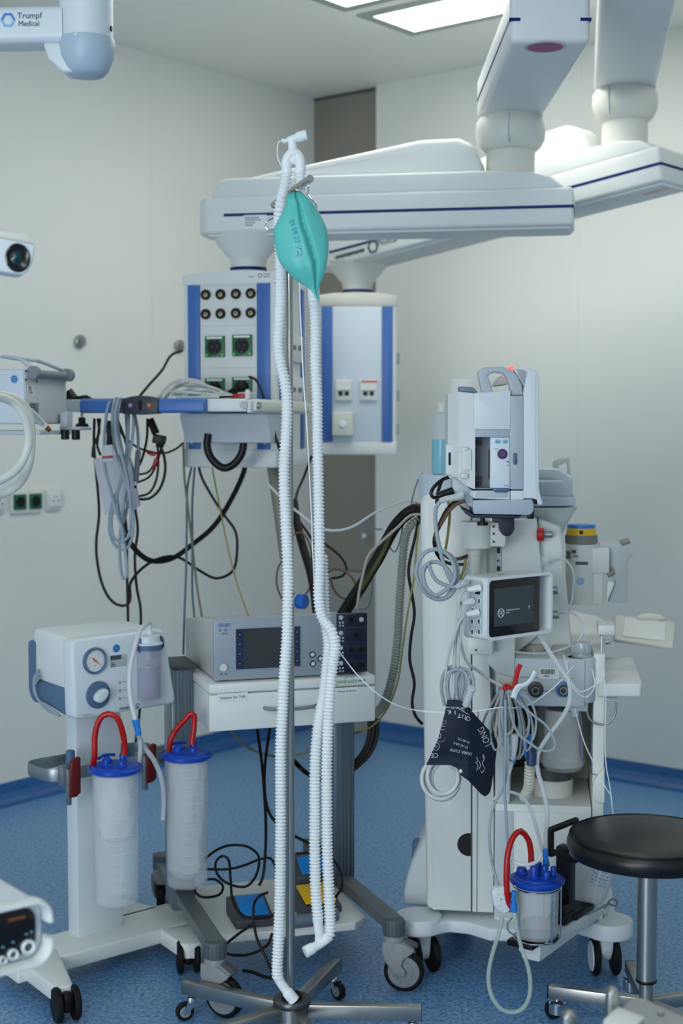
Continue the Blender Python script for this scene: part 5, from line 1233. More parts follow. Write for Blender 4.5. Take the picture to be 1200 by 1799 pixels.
# base skirt
def Z_(px, py): o = fm.onz(px, py, ztb); return (o.x, o.y)
lc = Z_(736, 1612); rc = Z_(1070, 1620); Rl = .063
pl = [(lc[0]+Rl*math.cos(R(a)), lc[1]+Rl*math.sin(R(a))) for a in range(150, 331, 15)]
pl += [(lc[0]+Rl+.02, lc[1]-.012), (lc[0]+Rl+.07, lc[1]-.02), Z_(860, 1632), Z_(960, 1634), (rc[0]-Rl-.03, rc[1]-.01)]
pl += [(rc[0]+Rl*math.cos(R(a)), rc[1]+Rl*math.sin(R(a))) for a in range(215, 391, 15)]
pl += [(rc[0]+.02, rc[1]+.1), (rc[0]+.02, rc[1]+.45), (rc[0]-.1, rc[1]+.5), (lc[0]+.1, rc[1]+.5), (lc[0]-.0, rc[1]+.42), (lc[0]+.02, lc[1]+.1)]
m = MB(); m.prism(pl, ztb-.034, ztb, 'z', .007, 3); sk = m.build('base_skirt', coolwhite, tm)
m = MB()
for c in (lc, rc): m.lathe([(Rl*.97, ztb-.01), (Rl*.97, ztb+.006), (Rl*.93, ztb+.01), (0, ztb+.011)], 36, Matrix.Translation((c[0], c[1], 0)), cap=False)
m = MB(); m.lathe([(Rl*.99, ztb-.01), (Rl*.99, ztb+.004), (Rl*.94, ztb+.009), (0, ztb+.01)], 36, Matrix.Translation((*lc, 0)), cap=False); m.build('castor_cover', coolwhite, sk)
m = MB(); m.lathe([(Rl*.99, ztb-.01), (Rl*.99, ztb+.004), (Rl*.94, ztb+.009), (0, ztb+.01)], 36, Matrix.Translation((*rc, 0)), cap=False); m.build('castor_cover', coolwhite, sk)
m = MB(); m.prism([(-.062, ztb-.01), (-.06, ztb+.03), (-.052, ztb+.07), (-.04, ztb+.11), (-.024, ztb+.145), (-.012, ztb+.17), (.0, ztb+.19), (.05, ztb+.19), (.05, ztb-.01)], .10, .42, 'y', .012, 3); m.build('rear_cover', coolwhite, sk)
m = MB(); a = A_(736, 1500, .2); m.box(a[0]-.02, a[0]+.03, .2, .26, a[1]-.03, a[1]+.03, .006); m.build('rear_bumper', slate, sk)
def mcaster(c, yaw):
    A = Matrix.Translation((c[0], c[1], 0)) @ Matrix.Rotation(R(yaw), 4, 'Z'); r = .05
    m = MB(); m.X = A; m.prism([(-.02, ztb-.03), (.045, ztb-.03), (.04, .06), (.03, .036), (.012, .04), (-.012, .07)], -.016, .016, 'y', .006, 3); o = m.build('castor', coolwhite, tm)
    for s in (-1, 1):
        m = MB(); m.X = A; m.cyl((.02, s*.018, r), (.02, s*.036, r), r, 40, bev=.006); m.build('tyre', rubber, o)
        m = MB(); m.X = A; m.cyl((.02, s*.03, r), (.02, s*.0385, r), r*.8, 36, bev=.003); m.build('wheel_cap', coolwhite, o)
mcaster((lc[0]+.0, lc[1]+.03), -62); mcaster((rc[0]-.005, rc[1]+.01), 100)
mcaster((lc[0]+.05, lc[1]+.4), -40); mcaster((rc[0]-.03, rc[1]+.4), 60)
# tall column with door
ztc = A_(760, 870)[1]
m = MB()
xlb, xlt = A_(749, 1597)[0], A_(738, 870)[0]; xr0 = A_(828, 1600)[0]; xr1 = A_(828, 870)[0]
zb0 = A_(790, 1600)[1]
m.prism([(xlb, zb0), (xlt, ztc-.03), (xlt+.006, ztc), (xr1, ztc), (xr0, zb0)], 0, .42, 'y', .014, 4); cc = m.build('column', mw, tm)
m = MB(); m.prism([(xlb+.016, zb0+.002), (xlt+.022, ztc-.02), (xr1-.001, ztc-.02), (xr0-.001, zb0+.002)], -.004, .002, 'y', .002); dr_ = m.build('door', mw, cc)
m = MB(); hx_, hz_ = A_(824, 1484, -.004); Rr = .031
hp = [(hx_+Rr*math.cos(R(a)), hz_+Rr*math.sin(R(a))) for a in range(75, 286, 10)]; xm = A_(828, 1484)[0]-.001; hp = [(min(x, xm), z) for x, z in hp]
m.prism(hp, -.0046, -.003, 'y'); m.build('grip_hole', mat('deep_black', srgb(12, 11, 11), .7), dr_)
m = MB(); x, z = A_(736, 1132, .05)
# second panel
xs1 = A_(868, 1400)[0]
m = MB(); m.prism([(xr0+.002, zb0-.002), (xr1+.002, ztc-.05), (xs1-.03, ztc-.05), (xs1, zb0+.3), (xs1, zb0-.002)], .004, .42, 'y', .003); pm_ = m.build('centre_panel', mw, tm)
m = MB(); xe = A_(838, 1500)[0]; m.box(xe-.001, xe+.001, .001, .006, zb0, A_(838, 1250)[1]); m.build('panel_seam', midgrey, pm_)
# lower cabinet right, bay floor, posts
x0, zc_ = A_(868, 1414, .0); x1, _ = A_(1039, 1412, .0); xp1 = A_(1061, 1400, .0)[0]
zt0 = A_(950, 1414, .0)[1]
m = MB(); m.box(x0+.002, x1, .0, .42, ztb-.002, zt0, .004); lcab = m.build('lower_cabinet', mw, tm)
m = MB(); m.box(A_(905, 1450)[0], x1-.002, -.004, .004, ztb+.004, A_(905, 1425)[1], .003); m.build('cabinet_drawer', mw, lcab)
m = MB(); m.box(x0+.002, A_(903, 1450)[0], -.002, .004, ztb+.004, A_(905, 1425)[1], .002); m.build('cabinet_side_trim', mg, lcab)
zpt = A_(1050, 1150, .0)[1]
m = MB(); m.box(x1+.002, xp1, .01, .42, ztb-.002, zpt, .004); post = m.build('right_post', mw, tm)
m = MB(); xq = A_(1040, 1400)[0]; m.prism([A_(*q_, -.006) for q_ in ((1062, 1350), (1053, 1358), (1045, 1370), (1041, 1384), (1042, 1398), (1050, 1410), (1062, 1410))], -.006, .012, 'y', .001); m.build('post_trim', mw, post)
m = MB(); z1_ = A_(1050, 1362)[1]; m.box(x1, xp1+.001, .006, .4, z1_-.001, z1_+.001); m.build('post_seam', midgrey, post)
xL2 = A_(896, 1350)[0]
m = MB(); m.box(x0+.002, xL2, .0, .42, zt0, A_(880, 1240)[1], .004); m.build('bay_left_wall', mw, tm)
zv0_ = A_(960, 1240, .0)[1]; zv1_ = A_(960, 1158, .0)[1]
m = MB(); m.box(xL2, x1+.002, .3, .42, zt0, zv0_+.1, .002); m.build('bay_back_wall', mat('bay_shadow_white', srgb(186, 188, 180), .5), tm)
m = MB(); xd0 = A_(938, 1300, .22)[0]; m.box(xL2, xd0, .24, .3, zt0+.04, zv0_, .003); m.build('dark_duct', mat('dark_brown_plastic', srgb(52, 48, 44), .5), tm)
# valve block
vb0 = A_(903, 1240, -.03); vb1 = A_(1008, 1158, -.03); 
m = MB(); m.box(vb0[0], vb1[0]+.03, -.03, .2, vb0[1], vb1[1], .006); vb = m.build('valve_block', mg, tm)
m = MB(); cxv = A_(1020, 1200, .02)[0]; m.lathe([(.035, vb0[1]+.01), (.037, vb0[1]+.014), (.037, vb1[1]-.004), (.034, vb1[1])], 32, Matrix.Translation((cxv, .012, 0))); m.build('valve_housing', mg, vb)
for f in (.33, .60):
    z = vb0[1]+(vb1[1]-vb0[1])*f; m = MB(); m.box(vb0[0]-.0005, vb1[0]+.0, -.0312, -.029, z-.0008, z+.0008); m.build('block_seam', midgrey, vb)
m = MB(); a, b = A_(947, 1192, -.031), A_(982, 1174, -.031); m.box(a[0], b[0], -.0316, -.0305, a[1], b[1]); m.cur = 1
xx = a[0]+.004
for k in range(14):
    w_ = (.0008, .0016, .0024)[k*7 % 3]; m.box(xx, xx+w_, -.032, -.0312, a[1]+.012, b[1]-.003); xx += w_+.0011
m.box(a[0]+.012, a[0]+.026, -.032, -.0312, a[1]+.006, a[1]+.008)
m.build('barcode_label', [paper, darkink], vb)
for px, cmt in ((941, mat('port_plum', srgb(74, 60, 78), .4)), (990, mat('port_blue', srgb(60, 120, 170), .4))):
    x, z = A_(px, 1211, -.031); M = Matrix.Translation((x, -.03, z)) @ Matrix.Rotation(PI/2, 4, 'X')
    m = MB(); m.lathe([(.0205, 0), (.0205, .004), (.012, .006), (.012, 0)], 28, M); pc = m.build('port_ring', cmt, vb)
    m = MB(); m.lathe([(.0125, .0), (.0125, .014), (.0135, .015), (.0135, .02), (.0115, .022), (.0095, .022), (.0085, .008), (0, .008)], 28, M, cap=False); m.cur = 1; m.lathe([(.0095, .0221), (.0075, .0221)], 24, M, cap=False); m.build('metal_port', [mat('bronze_metal', srgb(96, 88, 80), .3, .9), steel], pc)
kx, kz = A_(1021, 1168, .012); kz1 = A_(1021, 1128, .012)[1]
m = MB(); M = Matrix.Translation((kx, .012, 0)); m.lathe([(.025, vb1[1]-.001), (.026, vb1[1]+.008), (.021, vb1[1]+.01), (.019, kz1-.034), (.021, kz1-.03), (.0235, kz1-.026), (.0235, kz1-.004), (.021, kz1), (0, kz1)], 36, M, cap=False)
for k in range(14): a = 2*PI*k/14; m.cyl((kx+.0232*math.cos(a), .012+.0232*math.sin(a), kz1-.026), (kx+.0232*math.cos(a), .012+.0232*math.sin(a), kz1-.003), .003, 8, bev=.001)
m.build('pressure_knob', mat('silver_plastic', srgb(188, 194, 197), .3, .4), vb)
for px in (940, 985):
    x = A_(px, 1160, .08)[0]; m = MB(); m.lathe([(.026, vb1[1]-.002), (.026, vb1[1]+.012), (.022, vb1[1]+.018), (0, vb1[1]+.019)], 28, Matrix.Translation((x, .08, 0)), cap=False); m.build('valve_dome', mat('clear_dome', srgb(190, 188, 178), .15, alpha=.6), vb)
m = MB(); a = A_(1008, 1255, -.01); m.box(a[0]-.012, a[0]+.036, -.012, .04, vb0[1]-.014, vb0[1]+.02, .003); m.cyl((a[0]+.002, -.0, vb0[1]-.03), (a[0]+.002, -.0, vb0[1]+.01), .012, 18, bev=.002); m.build('lower_lug', mg, vb)
# absorber base puck under the canister
cx_, cz_ = A_(972, 1378, .12); puck = MB(); M = Matrix.Translation((cx_, .12, 0)); zpk = A_(972, 1358, .12)[1]
puck.lathe([(.052, zt0), (.053, zt0+.004), (.053, zpk-.016), (.05, zpk-.012)], 36, M); puck.cur = 1; puck.lathe([(.048, zpk-.012), (.048, zpk+.02), (.04, zpk+.022)], 36, M); puck.build('absorber_base', [offwhite, darkgrey], tm)
# upper tower
tb = MB(); pp(tb, [(842, 912), (943, 912), (952, 1000), (954, 1110), (905, 1150), (842, 1150)], .06, .3, .006); tb = tb.build('tower_box', mw, tm)
m = MB(); pp(m, [(870, 960), (881, 960), (881, 1004), (870, 1004)], .052, .06, .001); m.cur = 1; x, z = A_(875, 985, .05); m.cyl((x, .05, z), (x, .054, z), .003, 10); pp(m, [(873, 962), (879, 962), (879, 972), (873, 972)], .0505, .052, 0); pp(m, [(873, 995), (879, 995), (879, 1003), (873, 1003)], .0505, .052, 0)
m.build('slotted_rail', [mg, black], tb)
m = MB(); pp(m, [(945, 910), (985, 925), (992, 1000), (1006, 1138), (1000, 1150), (895, 1150), (880, 1140), (880, 1080), (945, 1080)], .1, .3, .01, 3); pb = m.build('tower_post', mw, tm)
m = MB(); x, _ = A_(972, 900, .24); z0 = A_(972, 938, .24)[1]; z1 = A_(972, 889, .24)[1]
m.lathe([(.03, z0-.03), (.045, z0), (.06, z0+.03), (.085, z1-.005), (.088, z1)], 36, Matrix.Translation((x-.02, .24, 0))); m.build('display_neck', mw, tm)
m = MB(); pp(m, [(905, 872), (1011, 874), (1011, 889), (905, 890)], .1, .42, .003); pp(m, [(905, 845), (990, 845), (1006, 866), (1011, 875), (905, 875)], .12, .4, .008); dm = m.build('display_shelf', palegrey, tm)
m = MB(); pp(m, [(900, 822), (982, 825), (1007, 840), (1006, 868), (993, 870), (972, 845), (900, 842)], .2, .4, .006); m.build('display_housing', coolwhite, dm)
m = MB(); pp(m, [(935, 843), (972, 843), (994, 858), (994, 869), (985, 866), (935, 850)], .17, .21, .002); m.build('display_edge', mat('display_blue_grey', srgb(150, 170, 186), .4), dm)
m = MB(); pp(m, [(971, 812), (975, 808), (1000, 802), (1003, 835), (997, 836), (996, 812), (982, 818), (981, 826), (971, 825)], .34, .37, .002); m.build('bracket_arm', offwhite, dm)
# red knob, small outlets on the tower
def hk(px0, px1, py, y, r, mt, name, seg=18):
    a = A_(px0, py, y); b = A_(px1, py, y); m = MB(); m.cyl((a[0], y, a[1]), (b[0], y, b[1]), r, seg, bev=r*.2); return m.build(name, mt, tb)
hk(943, 956, 939, .06, .018, mat('red_knob', srgb(176, 30, 32), .35), 'red_knob'); hk(955, 971, 939, .07, .009, alu, 'knob_shaft')
hk(950, 964, 985, .05, .013, clear, 'clear_fitting'); hk(964, 980, 1037, .05, .011, alu, 'outlet'); hk(964, 982, 1080, .05, .011, steel, 'outlet')
# arm with swivel joint that carries the monitor
x, z = A_(836, 960, -.06)
m = MB(); M = Matrix.Translation((x, -.06, 0)); za, zb__ = A_(836, 916, -.06)[1], A_(836, 962, -.06)[1]
m.lathe([(.0, zb__), (.038, zb__), (.039, zb__+.004), (.039, za-.008), (.04, za-.006), (.04, za), (0, za+.002)], 36, M, cap=False); m.box(x+.03, x+.075, -.07, .06, zb__+.004, za-.002, .003); sw = m.build('swivel_housing', mw, tm)
m = MB()
for py in (925, 938, 952): a = A_(868, py, -.075); m.box(a[0]-.004, a[0]+.002, -.0715, -.069, a[1]-.003, a[1]+.003)
m.build('set_screw', darkgrey, sw)
m = MB(); zc2_ = A_(836, 1108, -.06)[1]; m.cyl((x-.004, -.06, zc2_-.02), (x-.004, -.06, zb__+.002), .0155, 24); m.lathe([(.0185, zb__-.018), (.0185, zb__)], 24, Matrix.Translation((x-.004, -.06, 0))); m.build('support_tube', offwhite, tm)
m = MB(); a = A_(820, 1150, -.1); b = A_(852, 1120, -.1); m.box(a[0], b[0]+.02, -.1, .01, a[1], b[1], .004); m.prism([(b[0]+.0, a[1]-.03), (b[0]+.02, b[1]+.008), (A_(905, 1130, -.02)[0], b[1]+.002), (A_(905, 1130, -.02)[0], a[1]-.07), (b[0]+.03, a[1]-.06)], -.03, .06, 'y', .006); br = m.build('lower_bracket', mw, tm)
m = MB(); a = A_(836, 1142, -.102); m.cyl((a[0], -.1, a[1]), (a[0], -.103, a[1]), .003, 10); m.build('bolt', darkgrey, br)
# worktop and side tray
zwt = W(1040, 1110, 4.0).z
def Zp(m_, pts, z, t, b=.004): return m_.prism([(lambda o: (o.x, o.y))(fm.onz(a, c, z)) for a, c in pts], z-t, z, 'z', b, 3)
m = MB(); Zp(m, [(1000, 1138), (1045, 1138), (1052, 1122), (1062, 1112), (1078, 1110), (1079, 1098), (1050, 1082), (1010, 1074), (960, 1074), (960, 1138)], A_(1050, 1140, .1)[1], .03, .006); wt = m.build('worktop', mw, tm)
m = MB(); a = A_(1080, 1105, .12); m.box(a[0]-.045, a[0]-.0, .1, .2, a[1]-.015, a[1]+.012, .005); m.cur = 1; a = A_(1063, 1128, .06); m.cyl((a[0], .06, a[1]), (a[0]+.012, .06, a[1]+.002), .007, 14); m.box(a[0]-.012, a[0]-.006, .03, .06, a[1]-.14, a[1]+.02, .001); m.build('tray_arm', [mw, alu], tm)
ztr = A_(1060, 1202, .0)[1]
m = MB(); Zp(m, [(1050, 1202), (1126, 1202), (1128, 1197), (1113, 1158), (1108, 1154), (1050, 1154)], ztr, .034, .005); m.build('side_tray', mw, tm)
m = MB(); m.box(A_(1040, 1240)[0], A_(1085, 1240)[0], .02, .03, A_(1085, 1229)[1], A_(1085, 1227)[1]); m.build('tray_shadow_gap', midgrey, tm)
m = MB(); m.tube([fm.w(*(lambda a: (a[0], .0, a[1]))(A_(px, py, 0))) - Vector((0, 0, 0)) for px, py in ((1031, 1235), (1031, 1250), (1038, 1266), (1056, 1273), (1072, 1268), (1081, 1255), (1083, 1235))], .0028, 10)
mm_ = MB(); mm_.v = [tuple(fm.I @ Vector(v)) for v in m.v]; mm_.f = m.f; mm_.sm = m.sm; mm_.mi = m.mi; mm_.build('steel_hook', steel, tm)
m = MB(); a = A_(1063, 1160, .05); m.cyl((a[0], .05, ztr+.001), (a[0], .05, ztr+.022), .012, 18, bev=.002); m.build('clear_fitting', clear, wt)

# vaporizer
xv, zv = A_(1020, 1065, .33); fvz = Frame(fm.w(xv, .33, zv), -8)
tvp = thing('vaporizer', 'white anaesthetic vaporizer with yellow and blue ribbed dial on top', 'vaporizer', fvz)
def V_(px, py, y=-.06): o = fvz.ony(px, py, y); return (o.x, o.z)
z925, z934, z940, z957, z1068 = [V_(1020, k)[1] for k in (924, 930, 942, 958, 1065)]
rv = V_(1046, 950, 0)[0]-V_(1020, 950, 0)[0]
m = MB(); m.lathe([(rv*1.02, z1068), (rv*1.05, z1068+.01), (rv*1.05, z957)], 40); m.prism([(rv*.4, -.03), (rv*1.9, -.03), (rv*1.9, .05), (rv*.4, .05)], V_(1060, 1010)[1], V_(1060, 965)[1], 'z', .006); m.prism([(rv*.4, -.025), (rv*1.5, -.025), (rv*1.5, .05), (rv*.4, .05)], z1068+.0, V_(1060, 1008)[1], 'z', .006); vbody = m.build('body', mat('vapor_grey', srgb(214, 216, 212), .4), tvp)
m = MB(); m.lathe([(rv*1.08, z957+.001), (rv*1.1, z957+.003), (rv*1.04, z940)], 48)
for k in range(48): a = 2*PI*k/48; m.box(-.0008, .0012, -.001, .001, z957+.004, z940-.002, M=Matrix.Translation((rv*1.075*math.cos(a), rv*1.075*math.sin(a), 0)) @ Matrix.Rotation(a, 4, 'Z'))
m.build('ribbed_ring', mat('ring_grey_plastic', srgb(128, 130, 124), .5), vbody)
m = MB(); m.lathe([(rv*1.03, z940), (rv*1.03, z940+.004), (rv*.98, z934), (rv*.9, z934+.001)], 40); m.cur = 1; m.box(-.006, .004, -rv*1.035, -rv*.98, z940+.004, z940+.014); m.build('yellow_dial', [yellow, black], vbody)
m = MB(); m.lathe([(rv*.96, z934), (rv*.94, z925), (0, z925+.001)], 40, cap=False); m.build('blue_cap', blueplastic if False else skyplastic, vbody)
m = MB(); 
for (a, b, c, d) in ((995, 968, 1002, 976), (1004, 966, 1012, 972), (994, 977, 1003, 981), (1008, 976, 1016, 978)): p, q = V_(a, d, -rv*1.02), V_(b if False else c, b, -rv*1.02); m.box(p[0], q[0], -rv*1.065, -rv*1.03, p[1], q[1])
p, q = V_(1011, 992, -rv), V_(1033, 987, -rv); m.box(p[0], q[0], -rv*1.06, -rv*.9, p[1], q[1])
m.build('small_print', darkgrey, vbody)
m = MB(); x, z = V_(1020, 1021, -rv); m.lathe([(.008, 0), (.011, 0), (.011, .002), (.008, .002)], 28, Matrix.Translation((x, -rv*1.04, z)) @ Matrix.Rotation(PI/2, 4, 'X')); m.build('round_sticker', mat('pale_blue_ink', srgb(150, 180, 205), .5), vbody)
m = MB(); pts = [V_(a, b, .02) for a, b in ((1052, 952), (1090, 955), (1111, 972), (1102, 985), (1101, 1057), (1068, 1057), (1080, 1020), (1068, 1005), (1068, 970), (1052, 962))]; m.prism(pts, .0, .05, 'y', .004); ba = m.build('filler_bracket', mat('bracket_grey', srgb(178, 183, 184), .45), tvp)
m = MB(); m.cyl((V_(1090, 955, 0)[0], .02, V_(1090, 955, 0)[1]), (V_(1107, 958, 0)[0], .02, V_(1107, 954, 0)[1]+.006), .009, 14); m.build('latch_knob', mat('latch_beige', srgb(140, 136, 126), .5), ba)
m = MB(); pts = [V_(a, b, -.0) for a, b in ((1067, 1018), (1080, 1023), (1066, 1058), (1064, 1058))]; m.prism(pts, -.015, .0, 'y', .002); m.build('spout', mw, ba)
m = MB(); x, z = V_(1072, 1010, -.01); m.cyl((x-.008, -.01, z-.002), (x+.008, -.01, z+.01), .008, 14); m.tube([(x-.008, -.012, z), (x-.006, -.012, z+.02), (x+.004, -.012, z+.022), (x+.008, -.012, z+.006)], .0015, 6); m.build('filler_cap', mat('latch_beige', (1, 1, 1)), ba)
# mouse on a pull-out tablet
fx = W(1130, 1110, 4.25); ftb = Frame((fx.x, fx.y, 0), -14); zt5 = W(1130, 1130, 4.1).z
tt = thing('pull_out_tray', 'small white pull-out tray holding a white pad, right of the vaporizer', 'tray', Frame((fx.x, fx.y, zt5), -14))
def Q_(px, py): o = ftb.onz(px, py, zt5); return (o.x, o.y)
m = MB(); m.prism([Q_(*p) for p in ((1079, 1122), (1182, 1136), (1187, 1092), (1082, 1080))], -.01, 0, 'z', .003); tp2 = m.build('tray_plate', mat('tray_white', srgb(206, 208, 200), .45), tt)
m = MB(); m.prism([Q_(*p) for p in ((1094, 1119), (1168, 1127), (1170, 1094), (1099, 1087))], .0005, .004, 'z', .001); m.build('white_pad', mat('pad_white', srgb(224, 228, 226), .5), tt)
m = MB(); m.tube([(Q_(1079, 1122)[0]-.09, Q_(1079, 1122)[1]+.06, -.02), (Q_(1090, 1105)[0], Q_(1090, 1105)[1], -.014)], .012, 10); m.build('tray_arm', mw, tt)
ms = fm and ftb.w(*Q_(1143, 1090), zt5+.002); fms = Frame((ms.x, ms.y, zt5+.0045), -14)
m = MB(); m.X = fms.M; n = 12; m.lathe([(.001+.036*math.sin(PI/2*k/8), .019*math.cos(PI/2*k/8)) for k in range(9)][::-1], 28, Matrix.Diagonal((1.25, .75, 1, 1))); solo('computer_mouse', 'white computer mouse resting on the back of the pull-out tray', 'mouse', m, offwhite)

# absorber canister hanging in the bay
cxa, _ = A_(992, 1300, .02); zca1 = A_(992, 1246, .02)[1]; zca0 = A_(992, 1352, .02)[1]
fc = Frame(fm.w(cxa-.004, .03, zca0), -8); tc = thing('absorber_canister', 'clear canister of white soda lime granules hanging in the bay of the white machine', 'canister', fc)
Hc = zca1-zca0; rc_ = .0585
m = MB(); m.lathe([(0, 0), (rc_*.80, 0), (rc_*1.0, .02), (rc_*1.0, .028), (rc_*.93, .03), (rc_*.82, Hc), (rc_*.78, Hc), (rc_*.88, .028), (rc_*.9, .01), (0, .006)], 44, cap=False); m.build('clear_bowl', mat('frosted_clear', srgb(206, 210, 208), .25, alpha=.35), tc)
gm = mat('soda_lime', srgb(198, 196, 190), .8, bump=.6, bscale=420)
nt = gm.node_tree; nn = nt.nodes.new('ShaderNodeTexVoronoi'); nn.inputs['Scale'].default_value = 420; rr0 = nt.nodes.new('ShaderNodeValToRGB'); rr0.color_ramp.elements[0].color = (*srgb(206, 204, 198), 1); rr0.color_ramp.elements[1].color = (*srgb(160, 158, 152), 1)
tcn = nt.nodes.new('ShaderNodeTexCoord'); nt.links.new(tcn.outputs['Object'], nn.inputs['Vector']); nt.links.new(nn.outputs['Distance'], rr0.inputs['Fac']); nt.links.new(rr0.outputs['Color'], nt.nodes['Principled BSDF'].inputs['Base Color'])
m = MB(); m.lathe([(0, .008), (rc_*.86, .012), (rc_*.88, .03), (rc_*.77, Hc-.004), (0, Hc-.003)], 40, cap=False); tag(m.build('granules', gm, tc), None, None, None, 'stuff')
m = MB(); x = rc_*.72; m.tube([(x, -rc_*.55, Hc-.01), (x+.002, -rc_*.58, .05), (x+.006, -rc_*.6, .034), (x+.012, -rc_*.55, .036)], .0014, 6); m.build('purple_line', mat('purple_line', srgb(90, 86, 150), .4), tc)
# ---------------------------------------------------------------- patient monitor
pm0 = W(831, 860, 3.5); fo = Frame((pm0.x, pm0.y, 0), -2)
to = thing('patient_monitor', 'pale blue-grey patient monitor seen from its side, with carrying handle and open module bay', 'patient monitor', fo)
def O_(px, py, y=0): o = fo.ony(px, py, y); return (o.x, o.z)
def op(m, pts, y0, y1, b=.002, seg=2, yp=None): return m.prism([O_(a, c, y0 if yp is None else yp) for a, c in pts], y0, y1, 'y', b, seg)
mb_ = mat('monitor_blue_white', srgb(206, 214, 218), .42); mgr = mat('monitor_grey', srgb(166, 175, 183), .45); moff = mat('monitor_cover', srgb(210, 214, 212), .4)
x0, zB_ = O_(831, 859); _, zT_ = O_(831, 691); x1 = O_(896, 859)[0]
bx0, bz1 = O_(835, 755); bx1, bz0 = O_(895, 858)
m = MB(); zr_ = O_(896, 685)[1]
m.prism([(x0, bz1), (x0, zT_), (x0+.004, zT_+.001), (x1, zr_), (x1, bz1)], 0, .22, 'y', .003)
m.box(x0, bx0, 0, .22, zB_, bz1+.001); m.box(x0, x1, .06, .22, zB_, bz1+.001); m.box(bx1, x1, 0, .07, zB_, bz1+.001); sb = m.build('side_body', mb_, to)
m = MB(); m.box(bx0, bx1, .0, .012, O_(835, 768, .0)[1], bz1, .001); m.build('bay_lintel', mat('lintel_grey', srgb(160, 172, 182), .45), sb)
# chamfered rear cover on the left
xl_ = O_(787, 740, .05)[0]; m = MB(); zl0 = O_(790, 838, .05)[1]; zl1 = O_(787, 692, .05)[1]
vs = []
pf = [(x0+.0005, .0), (O_(806, 760, .02)[0], .02), (xl_, .05), (xl_-.002, .20), (x0, .22)]
zt5_ = [zT_, O_(806, 688, .02)[1], zl1, zl1, zT_]; zb5_ = [zB_, O_(806, 848, .02)[1], zl0, zl0, zB_]
m.add([(p[0], p[1], z) for p, z in zip(pf, zt5_)]+[(p[0], p[1], z) for p, z in zip(pf, zb5_)], [(0, 1, 2, 3, 4), (9, 8, 7, 6, 5)]+[(i, (i+1) % 5, 5+(i+1) % 5, 5+i) for i in range(5)])
cv_ = m.build('rear_cover', moff, to)
m = MB(); a = O_(783, 835, .045); b = O_(798, 780, .045); m.prism(rpoly(a[0], b[0]+.006, a[1], b[1], .006), .035, .1, 'y', .004); m.cur = 1; c = O_(790, 806, .034); m.prism(rpoly(c[0]-.003, c[0]+.003, c[1]-.016, c[1]+.016, .003), .0335, .036, 'y'); m.build('connector_bump', [mb_, black], cv_)
for py in (790, 836):
    c = O_(818, py, .0); m = MB(); m.box(c[0]-.012, c[0]+.006, -.004, .02, c[1]-.006, c[1]+.006, .003); m.build('cover_clip', mb_, cv_)
m = MB(); a = O_(812, 826, -.0); b = O_(828, 790, 0); m.prism(rpoly(a[0], b[0], a[1], b[1], .003), -.003, .02, 'y', .001); m.build('clip_recess', moff, cv_)
m = MB(); op(m, [(807, 688), (807, 678), (831, 680), (840, 690), (836, 691)], .03, .12, .003); m.build('blue_latch', mat('latch_blue_grey', srgb(100, 122, 142), .45), cv_)
# grey band, bezel
m = MB(); op(m, [(896.5, 695), (919.5, 695), (919.5, 860), (896.5, 860)], -.002, .22, .002); gb = m.build('grey_band', mgr, to)
m = MB(); op(m, [(902, 815), (902, 796), (908, 796), (908, 806), (909, 812), (907, 817)], -.008, .0, .002); m.cur = 1; op(m, [(902, 823), (902, 817), (908, 817), (908, 823)], -.0035, .0, 0); m.build('release_lever', [mat('lever_blue', srgb(70, 98, 128), .4), palegrey], gb)
m = MB(); op(m, [(919.8, 876), (919.8, 690), (924, 664), (928, 650), (938, 649), (944, 653), (947, 664), (947, 858), (950, 872), (954, 884), (950, 888), (944, 886), (939, 876)], -.004, .24, .003, 3); bz = m.build('front_bezel', mb_, to)
m = MB(); op(m, [(940, 660), (940.6, 660), (942, 858), (946, 876), (945.4, 876), (941.4, 858)], -.0046, -.003, 0); m.build('bezel_seam', mgr, bz)
m = MB()
for k in range(9): op(m, [(906+k*2, 648+k*.3), (907+k*2, 648+k*.3), (920+k*.6, 676-k*2), (919+k*.6, 676-k*2)], .018, .022, 0)
m.build('vent_ribs', mgr, bz)
m = MB(); op(m, [(903, 650), (912, 644), (928, 643), (936, 649), (925, 664), (920, 680)], .02, .2, .003); m.build('top_hump', moff, bz)
m = MB(); op(m, [(892, 650), (893, 644), (900, 642), (903, 643), (901, 649)], .04, .16, .002); m.build('alarm_light', mat('alarm_red', srgb(240, 110, 100), .3, emit=srgb(255, 90, 80), es=1.2), bz)
# handle
m = MB(); op(m, [(896.5, 694.5), (895, 678), (890, 664), (884, 656), (870, 654), (862, 656), (857, 660), (860, 668), (867, 690), (847, 691), (841, 664), (839, 657), (842, 650), (849, 645), (885, 644), (899, 650), (909, 660), (917, 676), (919.5, 694.5)], .012, .045, .004, 3, yp=.012); m.build('carrying_handle', mat('handle_grey', srgb(172, 180, 186), .4), to)
m = MB(); op(m, [(868, 678), (872, 668), (880, 659), (890, 664), (894, 675)], .08, .2, .004); m.build('rear_hump', moff, to)
